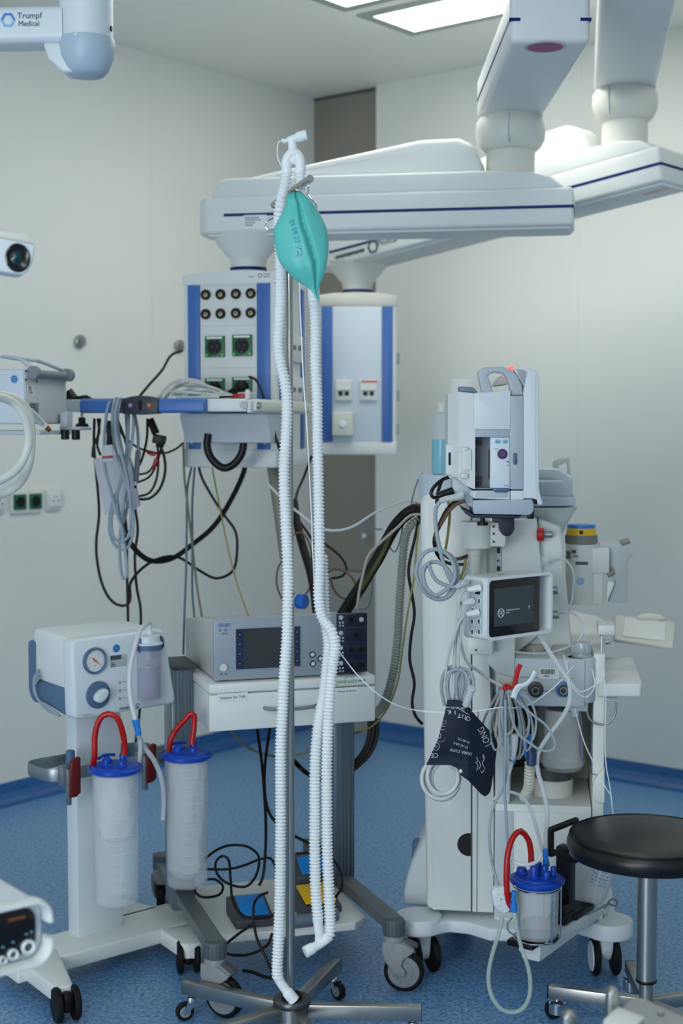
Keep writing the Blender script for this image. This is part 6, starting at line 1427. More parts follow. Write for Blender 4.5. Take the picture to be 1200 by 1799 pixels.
# module and bay
m = MB(); m.box(bx0, bx1, .058, .0605, bz0, bz1); m.box(bx0-.0005, bx0+.001, .002, .06, bz0, O_(835, 768)[1]); m.box(bx0, bx1, .004, .06, bz0-.002, bz0+.001); m.cur = 1
for py in (766, 778, 840, 850):
    for px in (837, 841, 845): a = O_(px, py, .055); m.box(a[0]-.0012, a[0]+.0012, .055, .0585, a[1]-.006, a[1]+.006)
a = O_(836.5, 808, .01); m.box(a[0]-.001, a[0]+.001, .01, .03, a[1]-.03, a[1]+.03)
m.build('bay_liner', [mat('liner_grey', srgb(120, 128, 134), .5), black], sb)
m = MB(); xq0 = O_(861, 810)[0]; xq1 = O_(896, 810)[0]; zq1 = O_(870, 768.5)[1]; zq0 = O_(870, 857.5)[1]
m.box(xq0, xq1-.0015, -.004, .055, zq0, zq1, .002); md = m.build('module', mat('module_white', srgb(206, 216, 224), .4), to)
m = MB(); m.box(xq0-.0008, xq0+.0005, .005, .05, zq0+.02, zq1-.03); m.build('module_side_label', ink, md)
for px in (874.5, 888):
    c = O_(px, 776, -.005); m = MB(); m.lathe([(0, 0), (.0078, 0)], 28, Matrix.Translation((c[0], -.0046, c[1])) @ Matrix.Rotation(PI/2, 4, 'X') @ Matrix.Diagonal((1, .75, 1, 1)), cap=False); m.cur = 1
    for k in (-1, 1): m.box(c[0]-.004, c[0]+.004, -.0052, -.0046, c[1]+k*.0016-.0006, c[1]+k*.0016+.0006)
    m.build('blue_oval', [mat('oval_blue', srgb(130, 190, 215), .5), ink], md)
c = O_(882.5, 797.5, -.005); M = Matrix.Translation((c[0], -.004, c[1])) @ Matrix.Rotation(PI/2, 4, 'X')
m = MB(); m.lathe([(.0122, 0), (.0122, .004), (.0095, .005), (.009, .001), (0, .001)], 32, M, cap=False); m.cur = 1
for k in range(8): a = 2*PI*k/8; m.cyl(M @ Vector((.005*math.cos(a), .005*math.sin(a), .001)), M @ Vector((.005*math.cos(a), .005*math.sin(a), .003)), .0007, 6)
m.cyl(M @ Vector((0, 0, .001)), M @ Vector((0, 0, .003)), .0007, 6)
m.build('purple_connector', [mat('purple_plastic', srgb(72, 38, 92), .35), palegrey], md)
m = MB(); c = O_(872, 789, -.0046); text_mesh(m, 'NMT', .004, front(c[0], -.0046, c[1])); c = O_(889, 853, 0); text_mesh(m, 'E-NMT', .0035, front(c[0], -.0046, c[1]))
c = O_(892, 811, 0); m.box(c[0]-.002, c[0]+.002, -.0046, -.004, c[1]-.002, c[1]+.002); c = O_(892, 817, 0); m.box(c[0]-.002, c[0]+.002, -.0046, -.004, c[1]-.001, c[1]+.0006)
m.build('module_lettering', ink, md)
m = MB(); op(m, [(865, 858), (895, 858), (895, 861), (891, 865), (870, 865), (866, 861)], -.008, .0, .002); m.build('module_latch', mat('lever_blue', (1, 1, 1)), md)
m = MB(); op(m, [(827, 862), (896, 862), (896, 878), (832, 876), (824, 870)], 0, .22, .002); op(m, [(897, 862), (920, 862), (920, 878), (897, 878)], .0, .22, .001); bs = m.build('base_block', mb_, to)
m = MB(); m.prism(rpoly(O_(836, 870)[0], O_(893, 870)[0], O_(836, 874)[1], O_(836, 863.5)[1], .004), -.0015, .002, 'y', .001); m.build('base_recess', palegrey, bs)
m = MB(); op(m, [(829, 879), (939, 877), (937, 900), (931, 905), (832, 903)], -.004, .2, .003); tr_ = m.build('mount_tray', mat('tray_blue_grey', srgb(164, 176, 188), .45), to)
m = MB(); op(m, [(810, 892), (832, 904), (918, 906), (910, 911), (830, 910), (818, 903)], .0, .2, .002); m.build('navy_underside', mat('navy_plastic', srgb(30, 36, 62), .45), tr_)
m = MB(); op(m, [(865, 909), (904, 909), (904, 930), (900, 938), (893, 943), (884, 941), (877, 932), (876, 918), (865, 917)], .03, .045, .003); m.build('release_tongue', mat('tongue_black', srgb(30, 30, 44), .45), tr_)
m = MB(); c = O_(848, 913, .06); m.cyl((c[0], .06, c[1]-.012), (c[0], .06, c[1]+.006), .006, 14); m.cyl((c[0], .06, c[1]-.014), (c[0], .06, c[1]-.006), .014, 18); m.build('mount_screw', black, tr_)
m = MB(); op(m, [(934, 878), (943, 877), (944, 886), (938, 886)], -.006, .02, .001); op(m, [(927, 898), (939, 896), (938, 912), (927, 912)], .0, .02, .002); m.build('hinge_block', black, tr_)
m = MB(); op(m, [(795, 838), (831, 862), (831, 892), (822, 888), (806, 870), (795, 858)], .005, .1, .003, yp=.005); jk = m.build('connector_panel', palegrey, to)

# blue liquid bottle on a round base + glass cylinder behind
Yc = 3.85
cb_ = W(776, 870, Yc); fb_ = Frame((cb_.x, cb_.y+.02, 0), 0)
m = MB(); z0, z1 = W(776, 868, Yc).z, W(776, 834, Yc).z; M = Matrix.Translation((0, 0, 0)); r_ = 40/FPX*Yc
M = Matrix.Translation((fb_.o.x, fb_.o.y, 0)); 
M2 = fm.I @ M
m = MB(); m.X = M2; m.lathe([(r_, ztc-.002 if False else z0-.01), (r_, z0), (r_*1.0, z1-.004), (r_*.97, z1), (0, z1)], 40, cap=False); m.build('round_cap', mat('cap_blue_white', srgb(184, 198, 210), .4), tm)
zb1, zb2, zbs, zbn, zbt = [W(776, k, Yc).z for k in (837, 772, 735, 724, 707)]
rb = 18.5/FPX*Yc
tbt = thing('liquid_bottle', 'translucent plastic bottle half full of bright blue liquid behind the monitor', 'bottle', Frame((cb_.x+.002, cb_.y+.02, z1+.0005), 0)); o_ = z1+.0005
m = MB(); m.lathe([(0, 0), (rb*.95, 0), (rb, .004), (rb, zbs-o_), (rb*.9, zbs-o_+.008), (rb*.45, zbn-o_), (rb*.45, zbn-o_+.005)], 36, cap=False); m.build('bottle_body', mat('bottle_plastic', srgb(205, 218, 222), .3, alpha=.3), tbt)
m = MB(); m.lathe([(0, .002), (rb*.93, .002), (rb*.97, .006), (rb*.97, zb2-o_), (0, zb2-o_)], 36, cap=False); m.build('blue_liquid', mat('blue_liquid', srgb(60, 190, 216), .2, sub=.3), tbt)
m = MB(); m.lathe([(rb*.56, zbn-o_), (rb*.56, zbt-o_-.003), (rb*.5, zbt-o_), (0, zbt-o_)], 28, cap=False); m.build('bottle_cap', offwhite, tbt)
Yg = 4.05; c = W(815, 700, Yg); zA, zB = W(815, 850, Yg).z, W(815, 666, Yg).z; r_ = 26/FPX*Yg
m = MB(); m.lathe([(r_, 0), (r_, zB-zA), (r_*1.02, zB-zA+.001), (r_*.95, zB-zA), (r_*.95, .003), (0, .003)], 36, Matrix.Translation((c.x, c.y, zA)), cap=False)
solo('clear_cylinder', 'clear plastic cylinder standing behind the monitor next to the blue bottle', 'container', m, mat('clear_glass', (.95, .96, .95), .08, alpha=.25))

# ---------------------------------------------------------------- small touch display
p0 = W(857, 1124, 3.42)
fz = Frame((p0.x, p0.y, 0), 40)
def S_(px, py, y=0): o = fz.ony(px, py, y); return (o.x, o.z)
tz = thing('touch_display', 'small white-framed touch display with black glass and USB ports on its left side', 'display', fz)
gx0, gz1 = S_(857, 1025); gx1 = S_(946, 1005)[0]; gz0 = S_(857, 1123)[1]
gz1 = (S_(857, 1025)[1]+S_(946, 1008)[1])/2; gz0 = (S_(857, 1123)[1]+S_(946, 1104)[1])/2
fx1 = S_(968, 1050)[0]
m = MB(); fr_t = .007
Dd = .075
# outer shell = rounded ring open at the front
ro = rpoly(gx0-.008, fx1, gz0-.009, gz1+.008, .016, 6); ri = rpoly(gx0-.001, fx1-.006, gz0-.001, gz1+.001, .011, 6)
n = len(ro); vs = []
for rr_, yy in ((ro, -.006), (ro, Dd), (ri, -.006), (ri, .05)): vs += [(x, yy, z) for x, z in rr_]
fs_ = []
for i in range(n):
    j = (i+1) % n
    fs_ += [(i, j, n+j, n+i), (i, 2*n+i, 2*n+j, j), (2*n+i, 3*n+i, 3*n+j, 2*n+j)]
fs_ += [list(range(n, 2*n)), [3*n+i for i in range(n)]]
m.add(vs, fs_, True); shl = m.build('shell', mat('display_white', srgb(219, 224, 226), .38), tz)
m = MB(); m.prism(rpoly(gx0, gx1, gz0, gz1, .004), -.003, .05, 'y', .001); m.build('screen_block', mat('display_white', (1, 1, 1)), tz)
m = MB(); m.prism(rpoly(gx0, gx1, gz0, gz1, .004), -.0045, -.0028, 'y', .0005); gl = m.build('black_glass', mat('glass_brown_black', srgb(26, 18, 17), .12), tz)
a = S_(869, 1107, -.005); b = S_(938, 1025, -.005)
sx0, sz0 = S_(868, 1105, -.005); sx1, sz1 = S_(938, 1026, -.005); sz0 = (S_(868, 1104, -.005)[1]+S_(938, 1090, -.005)[1])/2; sz1 = (S_(868, 1036, -.005)[1]+S_(938, 1026, -.005)[1])/2
m = MB(); m.box(sx0, sx1, -.0052, -.004, sz0, sz1); sc2 = m.build('lcd', mat('lcd_grey', srgb(58, 66, 70), .2), gl)
m = MB(); x, z = S_(880.5, 1077, -.006); r_ = .0105
for k in range(16): 
    a0 = 2*PI*k/16
m.tube([(x+r_*math.cos(R(20*k)), -.0056, z+r_*math.sin(R(20*k))) for k in range(18)], .0009, 6, closed=True, raw=True)
text_mesh(m, 'GE', .0115, front(x, -.0058, z), sx=.8)
for k in range(4): a0 = R(90*k+45); m.tube([(x+.0085*math.cos(a0+R(d)), -.0056, z+.0085*math.sin(a0+R(d))) for d in (-22, -8, 8, 22)], .0006, 5, raw=True)
x2, z2 = S_(889, 1073, -.006); text_mesh(m, 'GE Medical Systems Monitor', .0042, front(x2, -.0058, z2+.001), ax='LEFT', sx=1.0); text_mesh(m, 'Monitor', .004, front(x2, -.0058, z2-.005), ax='LEFT')
x3, z3 = S_(930, 1065, -.006); m.cyl((x3, -.005, z3), (x3, -.006, z3), .002, 12); m.box(x3-.0006, x3+.0006, -.006, -.005, z3-.006, z3)
m.build('screen_lettering', whiteink, sc2)
# left port side
def SX(px, py, x): o = fz.onx(px, py, x); return o.y, o.z
xs0 = gx0-.0085
m = MB(); ya, _ = SX(850, 1070, xs0); yb_, zb6 = SX(825, 1070, xs0); zt6 = SX(838, 1020, xs0)[1]; zb6 = SX(838, 1112, xs0)[1]
m.prism([(y, z) for y, z in rpoly(ya+.004, min(yb_, .07), zb6, zt6, .005)], xs0-.0015, xs0+.001, 'x', .0005); ps = m.build('port_panel', palegrey, shl)
for px, py in ((842, 1056), (842, 1092), (842, 1110), (830, 1092), (830, 1110), (831, 1072), (842, 1074)):
    y, z = SX(px, py, xs0-.002); m = MB(); m.box(xs0-.0025, xs0-.001, y-.004, y+.004, z-.0065, z+.0065, .0005); m.cur = 1; m.box(xs0-.0028, xs0-.002, y-.002, y+.0028, z-.005, z+.005); m.build('usb_port', [white2, black], ps)
m = MB(); c = SX(838, 1041, xs0); m.box(xs0-.003, xs0-.001, c[0]-.012, c[0]+.004, c[1]-.004, c[1]+.004, .001); m.build('video_port', black, ps)
m = MB(); o = fz.onz(877, 1009, gz1+.008); m.lathe([(0, gz1+.0082), (.009, gz1+.0084), (.0095, gz1+.0078)], 20, Matrix.Translation((o.x, .03, 0)), cap=False); m.build('brass_inset', mat('brass_inset', srgb(180, 150, 84), .35, .8), shl)
# plugs in the ports
for (pa, pb, col_, lab) in (((847, 1032), (822, 1036), None, 'large white video plug in the top port of the touch display'), ((832, 1056), (811, 1060), (110, 150, 110), 'white plug with a green end in the touch display'), ((843, 1075), (818, 1080), (60, 140, 200), 'white plug with a blue end in the touch display')):
    ya_, za_ = SX(*pa, xs0-.004); P1_ = fz.w(xs0-.006, ya_, za_); P2_ = W(*pb, 3.42)
    m = MB(); m.tube([P1_, P1_*.6+P2_*.4, P2_], .008, 8, rf=lambda i, a: .0088 if a < .016 else .0088-.0045*min(1, (a-.016)/.02)); m.cur = 1; dd = (P2_-P1_).normalized(); m.cyl(P2_-dd*.001, P2_+dd*.004, .0042, 10)
    solo('cable_plug', lab, 'plug', m, [white, mat('plug_end_%s' % ('white' if not col_ else col_[2]), srgb(*(col_ or (210, 214, 214))), .5)])
# ---------------------------------------------------------------- hoses and cables between trolley and machine
m = MB()
for dx, r_ in ((0, .014), (6, .012), (-5, .011)):
    m.tube([W(x+dx*.6, y+abs(dx)*.8, Y) for x, y, Y in ((745, 905, 3.95), (733, 893, 3.97), (715, 900, 3.98), (695, 920, 4.0), (680, 945, 4.02), (665, 975, 4.03), (650, 1000, 4.04), (635, 1025, 4.04), (615, 1055, 4.02), (600, 1080, 4.0))], r_, 10)
solo('hose_bundle', 'thick black hose bundle arching from the white column down behind the generator', 'hose', m, blackcable)
m = MB(); corr(m, ((745, 914, 3.98), (733, 915, 3.98), (720, 925, 3.98), (711, 950, 3.98), (706, 1000, 3.98), (702, 1060, 3.98), (699, 1120, 3.98), (693, 1170, 4.0), (684, 1210, 4.02), (672, 1240, 4.05), (658, 1256, 4.08)), .0095, .009, 12)
solo('ribbed_hose', 'grey-green ribbed hose curving down beside the white machine column', 'hose', m, mat('grey_green_hose', srgb(142, 152, 144), .5))
m = MB(); corr(m, ((478, 815, 4.85), (482, 840, 4.8), (488, 880, 4.7), (495, 930, 4.6), (502, 980, 4.5)), .014, .012, 12)
solo('ribbed_hose', 'grey ribbed hose dropping from the near supply head behind the pole', 'hose', m, mat('grey_brown_hose', srgb(128, 128, 116), .5))
CC = lambda n, lab, pts, r, mt: cable(n, lab, pts, r, mt)
CC('grey_cable', 'light grey cable rising along the thick black bundle to the white column', ((742, 904, 3.93), (722, 905, 3.94), (700, 925, 3.95), (672, 950, 3.95), (648, 975, 3.95), (640, 1000, 3.95), (632, 1035, 3.96), (627, 1070, 3.97)), .004, mat('beige_cable', srgb(160, 158, 148), .5))
CC('green_cable', 'green and dark cable curving under the black hose bundle', ((690, 930, 4.0), (680, 955, 4.0), (668, 980, 4.0), (650, 1010, 4.0), (635, 1035, 4.0)), .007, mat('olive_cable', srgb(72, 72, 34), .5))
CC('white_cable', 'pale cable swagging from behind the hoses up to the white machine column', ((470, 850, 4.3), (500, 880, 4.25), (530, 905, 4.2), (560, 927, 4.15), (590, 932, 4.12), (620, 925, 4.1), (660, 900, 4.08), (700, 884, 4.06), (725, 880, 4.04), (742, 886, 4.02)), .0038, lightcable)
CC('black_cable', 'thin black cable running down the left edge of the white machine column', ((735, 915, 3.9), (728, 950, 3.88), (720, 985, 3.88), (718, 1010, 3.88), (724, 1045, 3.88), (728, 1080, 3.88), (722, 1120, 3.88), (720, 1160, 3.88), (728, 1200, 3.88), (724, 1235, 3.88), (730, 1258, 3.88), (742, 1272, 3.88)), .0045, blackcable)
CC('earth_cable', 'green-yellow earth cable beside the white machine column', ((736, 925, 3.86), (731, 970, 3.86), (728, 1010, 3.86), (722, 1045, 3.86), (714, 1090, 3.86), (706, 1150, 3.9), (698, 1200, 3.95), (680, 1245, 4.0), (655, 1275, 4.05), (620, 1290, 4.1)), .0028, yellowcable)
CC('thin_cable', 'thin dark wire climbing the wall side of the white machine column', ((722, 888, 4.0), (727, 865, 4.0), (735, 843, 4.0), (742, 832, 3.98)), .0022, bluecable)
CC('thin_cable', 'thin dark cable looping over the taupe corner panel', ((672, 930, 4.4), (655, 928, 4.4), (644, 914, 4.4), (638, 918, 4.4), (634, 945, 4.4), (640, 965, 4.4), (650, 985, 4.4), (654, 1015, 4.4), (652, 1050, 4.4), (645, 1068, 4.4), (620, 1070, 4.4), (600, 1062, 4.4)), .0026, bluecable)
CC('thin_cable', 'thin dark wire dangling in a V beside the ribbed hose', ((709, 915, 4.02), (704, 945, 4.02), (697, 966, 4.02), (692, 970, 4.02), (682, 958, 4.02), (672, 945, 4.02)), .0022, bluecable)
CC('black_cable', 'black cable arching over the taupe panel right of the hoses', ((560, 950, 4.3), (580, 962, 4.3), (600, 980, 4.3), (609, 998, 4.3), (602, 1012, 4.3), (582, 1016, 4.3)), .004, blackcable)
CC('brown_cable', 'brown cable looping over the taupe panel behind the right hose', ((572, 1010, 4.25), (585, 1000, 4.25), (605, 1003, 4.25), (622, 1020, 4.25), (628, 1040, 4.25), (620, 1052, 4.25), (600, 1050, 4.25), (586, 1035, 4.25), (580, 1015, 4.25)), .0038, browncable)
CC('brown_cable', 'thin brown cable curving out left of the pole above the generator', ((498, 980, 4.2), (488, 1000, 4.2), (486, 1025, 4.2), (492, 1045, 4.2), (500, 1056, 4.2), (520, 1060, 4.2), (540, 1040, 4.2), (548, 1015, 4.2), (545, 960, 4.2), (530, 935, 4.2), (514, 940, 4.2)), .003, browncable)
CC('black_hose', 'thick black cable leaning behind the pole between the two hoses', ((516, 880, 4.3), (522, 920, 4.25), (532, 960, 4.2), (544, 1000, 4.15), (552, 1040, 4.1), (556, 1075, 4.1)), .0125, blackcable)
CC('black_cable', 'black cable crossing behind the hoses below the supply heads', ((548, 800, 4.6), (535, 835, 4.6), (521, 870, 4.5), (520, 905, 4.4), (540, 935, 4.35), (556, 960, 4.3)), .0045, blackcable)
CC('black_cable', 'short black cable under the shelf next to the near supply head edge', ((476, 728, 4.4), (482, 760, 4.4), (490, 785, 4.4), (497, 800, 4.45)), .0045, blackcable)
for pts, lab in ((((336, 822, 4.7), (329, 860, 4.6), (328, 930, 4.5), (327, 1000, 4.4), (324, 1080, 4.3), (322, 1150, 4.3)), 'left blue-grey cable hanging straight from the near supply head'),
                 (((342, 822, 4.7), (338, 880, 4.6), (338, 960, 4.5), (338, 1040, 4.4), (342, 1100, 4.3), (338, 1150, 4.3)), 'right blue-grey cable hanging straight from the near supply head')):
    CC('blue_grey_cable', lab, pts, .0036, bluecable)
CC('grey_cable', 'olive-grey cable from the head corner down behind the generator', ((322, 780, 4.6), (324, 840, 4.6), (330, 890, 4.55), (338, 960, 4.5), (346, 1030, 4.4), (356, 1090, 4.3)), .0038, mat('taupe_cable', (1, 1, 1)))
CC('earth_cable', 'thin yellow-green cable from the near supply head to the top of the generator', ((373, 822, 4.6), (378, 850, 4.5), (386, 890, 4.4), (400, 960, 4.3), (415, 1020, 4.2), (437, 1083, 4.0)), .0024, yellowcable)
m = MB()
for k, dx in enumerate((0, 7, -6)): m.tube([W(655+dx, 1262, 4.1), W(655+dx, 1290, 4.1), W(645+dx, 1320, 4.1), W(622+dx, 1345, 4.1), W(590+dx, 1368, 4.1), W(560, 1368, 4.1), W(535, 1355, 4.1), W(515, 1335, 4.1)], .007, 8)
solo('hose_bundle', 'dark hose bundle hanging in a bow below the drawer unit', 'hose', m, mat('dark_brown_cable', srgb(34, 24, 22), .45))

# ---------------------------------------------------------------- cables around the monitor
Ym = 3.6
CC('black_cable', 'black cable looping out of the monitor rear onto the round white cap', ((792, 838, 3.56), (778, 842, 3.54), (762, 856, 3.53), (757, 868, 3.53), (762, 874, 3.53), (775, 872, 3.54)), .0045, black)
m = MB(); m.tube([W(768, 872, 3.55), W(785, 866, 3.55), W(797, 862, 3.55)], .0105, 10); solo('mains_plug', 'black connector plugged in below the monitor rear cover', 'plug', m, black)
CC('black_cable', 'black cable dropping behind the round white cap', ((776, 845, 3.58), (770, 862, 3.58), (767, 885, 3.58)), .0045, black)
m = MB(); m.tube([W(x, y, 3.46) for x, y in ((814, 868), (800, 874), (786, 876), (773, 880))], .009, 12, rf=lambda i, a: .010-.003*min(1, a/.05)); m.cur = 1
m.tube([W(x, y, 3.46) for x, y in ((774, 880), (766, 892), (765, 915), (768, 940), (773, 965), (778, 985), (785, 1005), (792, 1020), (797, 1030), (790, 1042), (780, 1052), (764, 1052), (748, 1042), (735, 1022), (731, 1005), (736, 985), (748, 970), (764, 965), (782, 970), (798, 983), (804, 1000), (803, 1022), (796, 1040), (785, 1050), (770, 1052), (757, 1044), (746, 1025), (743, 1008), (748, 995), (760, 987), (775, 990), (788, 1002), (795, 1020))], .0052, 10)
m.tube([W(x, y, 3.44) for x, y in ((778, 968), (790, 978), (798, 995), (799, 1015), (791, 1030), (778, 1040), (765, 1046), (752, 1036), (745, 1020), (744, 1000), (752, 990), (757, 1003), (765, 1018), (780, 1027), (795, 1031), (806, 1031))], .005, 10)
m.cur = 0; m.tube([W(804, 1031, 3.44), W(812, 1026, 3.43), (W(820, 1022, 3.42))], .008, 10)
solo('cable_coil', 'thick coiled grey cable hanging left of the touch display', 'cable', m, [lightcable, mat('coil_grey', srgb(150, 160, 168), .45)])
CC('black_cable', 'black cable from the monitor connector down into the grey coil', ((816, 870, 3.47), (800, 880, 3.47), (785, 895, 3.47), (772, 920, 3.48), (763, 945, 3.49), (764, 962, 3.5), (772, 980, 3.52), (790, 990, 3.56), (820, 992, 3.72)), .0042, blackcable)
CC('brown_cable', 'brown cable from the monitor connector running beside the black one', ((818, 880, 3.46), (805, 884, 3.46), (793, 893, 3.46), (778, 915, 3.47), (766, 940, 3.48), (770, 958, 3.5), (785, 978, 3.56), (805, 982, 3.68), (822, 976, 3.73), (842, 966, 3.74)), .0048, browncable)
CC('earth_cable', 'green-yellow earth cable hanging behind the brown cable', ((787, 878, 3.52), (790, 900, 3.52), (788, 930, 3.52), (783, 965, 3.53)), .0035, yellowcable)
CC('earth_cable', 'short green-yellow cable end behind the top of the touch display', ((818, 982, 3.5), (815, 1000, 3.5), (808, 1018, 3.5)), .0035, yellowcable)
for k, (dx, dy) in enumerate(((0, 0), (5, 4), (9, 10))):
    CC('white_cable', ('uppermost', 'middle', 'lowest')[k]+' of three pale thin cables fanning behind the top left corner of the touch display', ((822+dx*.5, 990+dy, 3.52), (812+dx, 1008+dy, 3.52), (804+dx, 1022+dy, 3.52)), .003, lightcable)
# white cables down from the display plugs
for pts, r_, lab in ((((820, 1036, 3.42), (812, 1040, 3.41), (806, 1060, 3.41), (803, 1100, 3.42), (799, 1150, 3.43), (797, 1200, 3.42), (795, 1235, 3.41)), .0042, 'white cable hanging from the large plug of the touch display to the blue cuff'),
                 (((810, 1060, 3.42), (808, 1080, 3.41), (810, 1110, 3.41), (806, 1150, 3.42), (803, 1200, 3.42), (802, 1235, 3.41)), .0035, 'white cable hanging from the green-ended plug down to the blue cuff'),
                 (((817, 1080, 3.41), (806, 1095, 3.4), (798, 1120, 3.4), (788, 1150, 3.41), (783, 1190, 3.42), (784, 1220, 3.42), (790, 1240, 3.42)), .0035, 'grey cable hanging from the blue-ended plug down to the blue cuff'),
                 (((812, 1085, 3.44), (808, 1110, 3.44), (812, 1140, 3.45), (822, 1165, 3.46), (842, 1180, 3.47), (862, 1195, 3.48), (882, 1205, 3.48)), .0038, 'grey cable swinging from the display to the red tie')):
    CC('white_cable', lab, pts, r_, lightcable)
m = MB()
for k, (dx, rx) in enumerate(((0, 22), (8, 18), (18, 15), (24, 20), (12, 25))):
    cx0 = 792+dx; m.tube([W(cx0-rx*.5, 1240, 3.43-.005*k), W(cx0-rx*.75, 1205, 3.43-.005*k), W(cx0-rx*.4, 1178, 3.43-.004*k), W(cx0+rx*.4, 1171+k*2, 3.43-.004*k), W(cx0+rx*.8, 1200, 3.42-.004*k), W(cx0+rx*.5, 1228, 3.42-.004*k), W(cx0+rx*.1, 1245, 3.42-.004*k)], .0046, 8)
solo('cable_coil', 'looped grey cables rising out of the top of the dark blue cuff', 'cable', m, mat('coil_grey', (1, 1, 1)))
m = MB(); a, b = W(828, 1212, 3.36), W(818, 1240, 3.38); m.cyl(a, b, .009, 14, bev=.002); m.cyl(a, a+(a-b)*.15, .011, 14, bev=.002); solo('tube_connector', 'clear plastic connector among the cables above the dark blue cuff', 'connector', m, milky)
m = MB()
for (w_, h_, dx, dy, dz) in ((33, 68, 0, 0, 0), (27, 60, 4, -4, -.01), (24, 56, 8, 0, .008), (30, 64, 2, 4, .015)):
    c = (774+dx, 1372+dy)
    m.tube([W(c[0]+w_*math.sin(R(t))*(1 if abs(t) > 60 else 1), c[1]-30+ (h_*.62)*(.5-.5*math.cos(R(t)))*1.0 - 6, 3.43+dz) if False else W(c[0]+w_*math.cos(R(t)), c[1]-4+(h_*.52)*math.sin(R(t)), 3.43+dz) for t in (-62, -30, 0, 30, 60, 90, 120, 150, 180, 210, 242)], .0052, 10)
solo('cable_coil', 'coil of white cable hanging out of the bottom of the dark blue cuff', 'cable', m, mat('coil_white', srgb(206, 210, 208), .4))

# ---------------------------------------------------------------- blood pressure cuff
sc_ = lambda x, y: (720+x/6.667, 1210+y/6.667)
Lc = [sc_(*p) for p in ((440, 130), (400, 320), (330, 590), (240, 790), (190, 893), (480, 894), (570, 940), (592, 1010), (690, 1080), (840, 1240), (878, 1262))]
Rc = [sc_(*p) for p in ((550, 128), (640, 165), (690, 205), (760, 300), (850, 400), (960, 520), (1005, 580), (1028, 650), (1010, 800), (985, 960), (950, 1180), (930, 1230), (884, 1262))]
def at_y(L, y):
    for (x0, y0), (x1, y1) in zip(L, L[1:]):
        if y0 <= y <= y1 and y1 > y0: return x0+(x1-x0)*(y-y0)/(y1-y0)
    return L[0][0] if y < L[0][1] else L[-1][0]
ys = sorted(set([1229.3+i*(1399.2-1229.3)/46 for i in range(47)]+[1343.9, 1344.15]))
NU2 = 26; vs = []; fs_ = []
def depth(px, py):
    f_ = 823+(py-1240)*.0; d = 3.385+.0004*abs(px-805)*.3
    d += .0016*max(0, px-f_)+.004*math.sin(py*.05+px*.06)
    d += .010*math.exp(-((py-1330)/14)**2)*(1 if px < 810 else .2)
    return d
for y in ys:
    a, b = at_y(Lc, y), at_y(Rc, y)
    for s in (0, 1):
        for i in range(NU2+1):
            if s and i in (0, NU2): continue
            u = i/NU2 if not s else 1-i/NU2; px = a+(b-a)*u
            e = 1-abs(2*u-1)**8
            vs.append(W(px, y, depth(px, y)+(0 if not s else .006*e)))
ring = 2*NU2
for j in range(len(ys)-1):
    for i in range(ring): k = (i+1) % ring; fs_.append((j*ring+i, j*ring+k, (j+1)*ring+k, (j+1)*ring+i))
fs_.append(list(range(ring))); fs_.append([(len(ys)-1)*ring+i for i in range(ring)][::-1])
m = MB(); m.add(vs, fs_, True)
cuff = solo('blood_pressure_cuff', 'dark navy blood pressure cuff with white print draped over the cables', 'blood pressure cuff', m, mat('navy_fabric', srgb(20, 28, 50), .75, bump=.1, bscale=900))
bv2 = BVHTree.FromPolygons([Vector(v) for v in m.v], m.f)
def on2(px, py):
    d = ray(px, py).normalized(); h = bv2.ray_cast(Vector((0, 0, CAMZ)), d); return (h[0]-d*.0005) if h[0] else W(px, py, depth(px, py)-.0006)
cp_ = MB()
def cuff_text(s, px, py, size, rot, sx=1.0):
    t_ = MB(); text_mesh(t_, s, size, Matrix.Identity(4), 0, sx=sx)
    c, si = math.cos(R(rot)), math.sin(R(rot))
    cp_.add([on2(px+v[0]*c-v[1]*si, py-(v[0]*si+v[1]*c)) for v in t_.v], t_.f)
def cuff_line(pts, w=.5): cp_.tube([on2(*sc_(*p)) for p in pts], .0005*w*.9, 5, .004)
for ch, x, y, r_ in (('C', 690, 352, 140), ('R', 658, 335, 160), ('I', 620, 318, 170), ('T', 580, 312, 176), ('I', 530, 275, 182), ('K', 462, 268, 190)): cuff_text(ch, *sc_(x, y), 10.5, r_)
cuff_text('LONG', *sc_(878, 560), 17, 114, .75); cuff_text('CE', *sc_(290, 778), 11, 183)
cuff_text('DURA-CUF®', *sc_(600, 738), 7, 168); cuff_text('31-42-2A-L', *sc_(595, 662), 6, 162); cuff_text('31-40 CM', *sc_(632, 606), 5.5, 160); cuff_text('USE 100-300 mmHg', *sc_(520, 222), 4.5, 178)
cuff_line([(425, 375), (400, 612), (305, 610)]); cuff_line([(425, 375), (380, 378)])
for k, y in enumerate((410, 440, 480)): cuff_line([(362, y), (405, y)], 1.3)
for (cx1_, cy1_, rr_) in ((335, 550, 30), (305, 675, 42)): cuff_line([(cx1_+rr_*math.cos(R(t)), cy1_+rr_*1.05*math.sin(R(t))) for t in range(0, 361, 30)], 1.4); cuff_text('X' if rr_ < 35 else 'M', *sc_(cx1_, cy1_), 5, 180)
for pts in (((640, 230), (610, 240), (625, 265), (690, 300)), ((560, 225), (600, 250), (640, 262)), ((780, 800), (800, 850), (770, 860), (800, 900), (785, 960)), ((850, 780), (870, 830), (850, 860), (880, 940)), ((810, 850), (830, 900), (810, 940)), ((860, 770), (880, 820)), ((830, 960), (850, 985), (870, 950))): cuff_line(pts, 1.5)
m5 = cp_.build('white_print', whiteink, cuff)
m = MB(); a = on2(*sc_(597, 965)); m.sphere(a, .004, 1, .4, 1.2); m.build('white_tab', white, cuff)

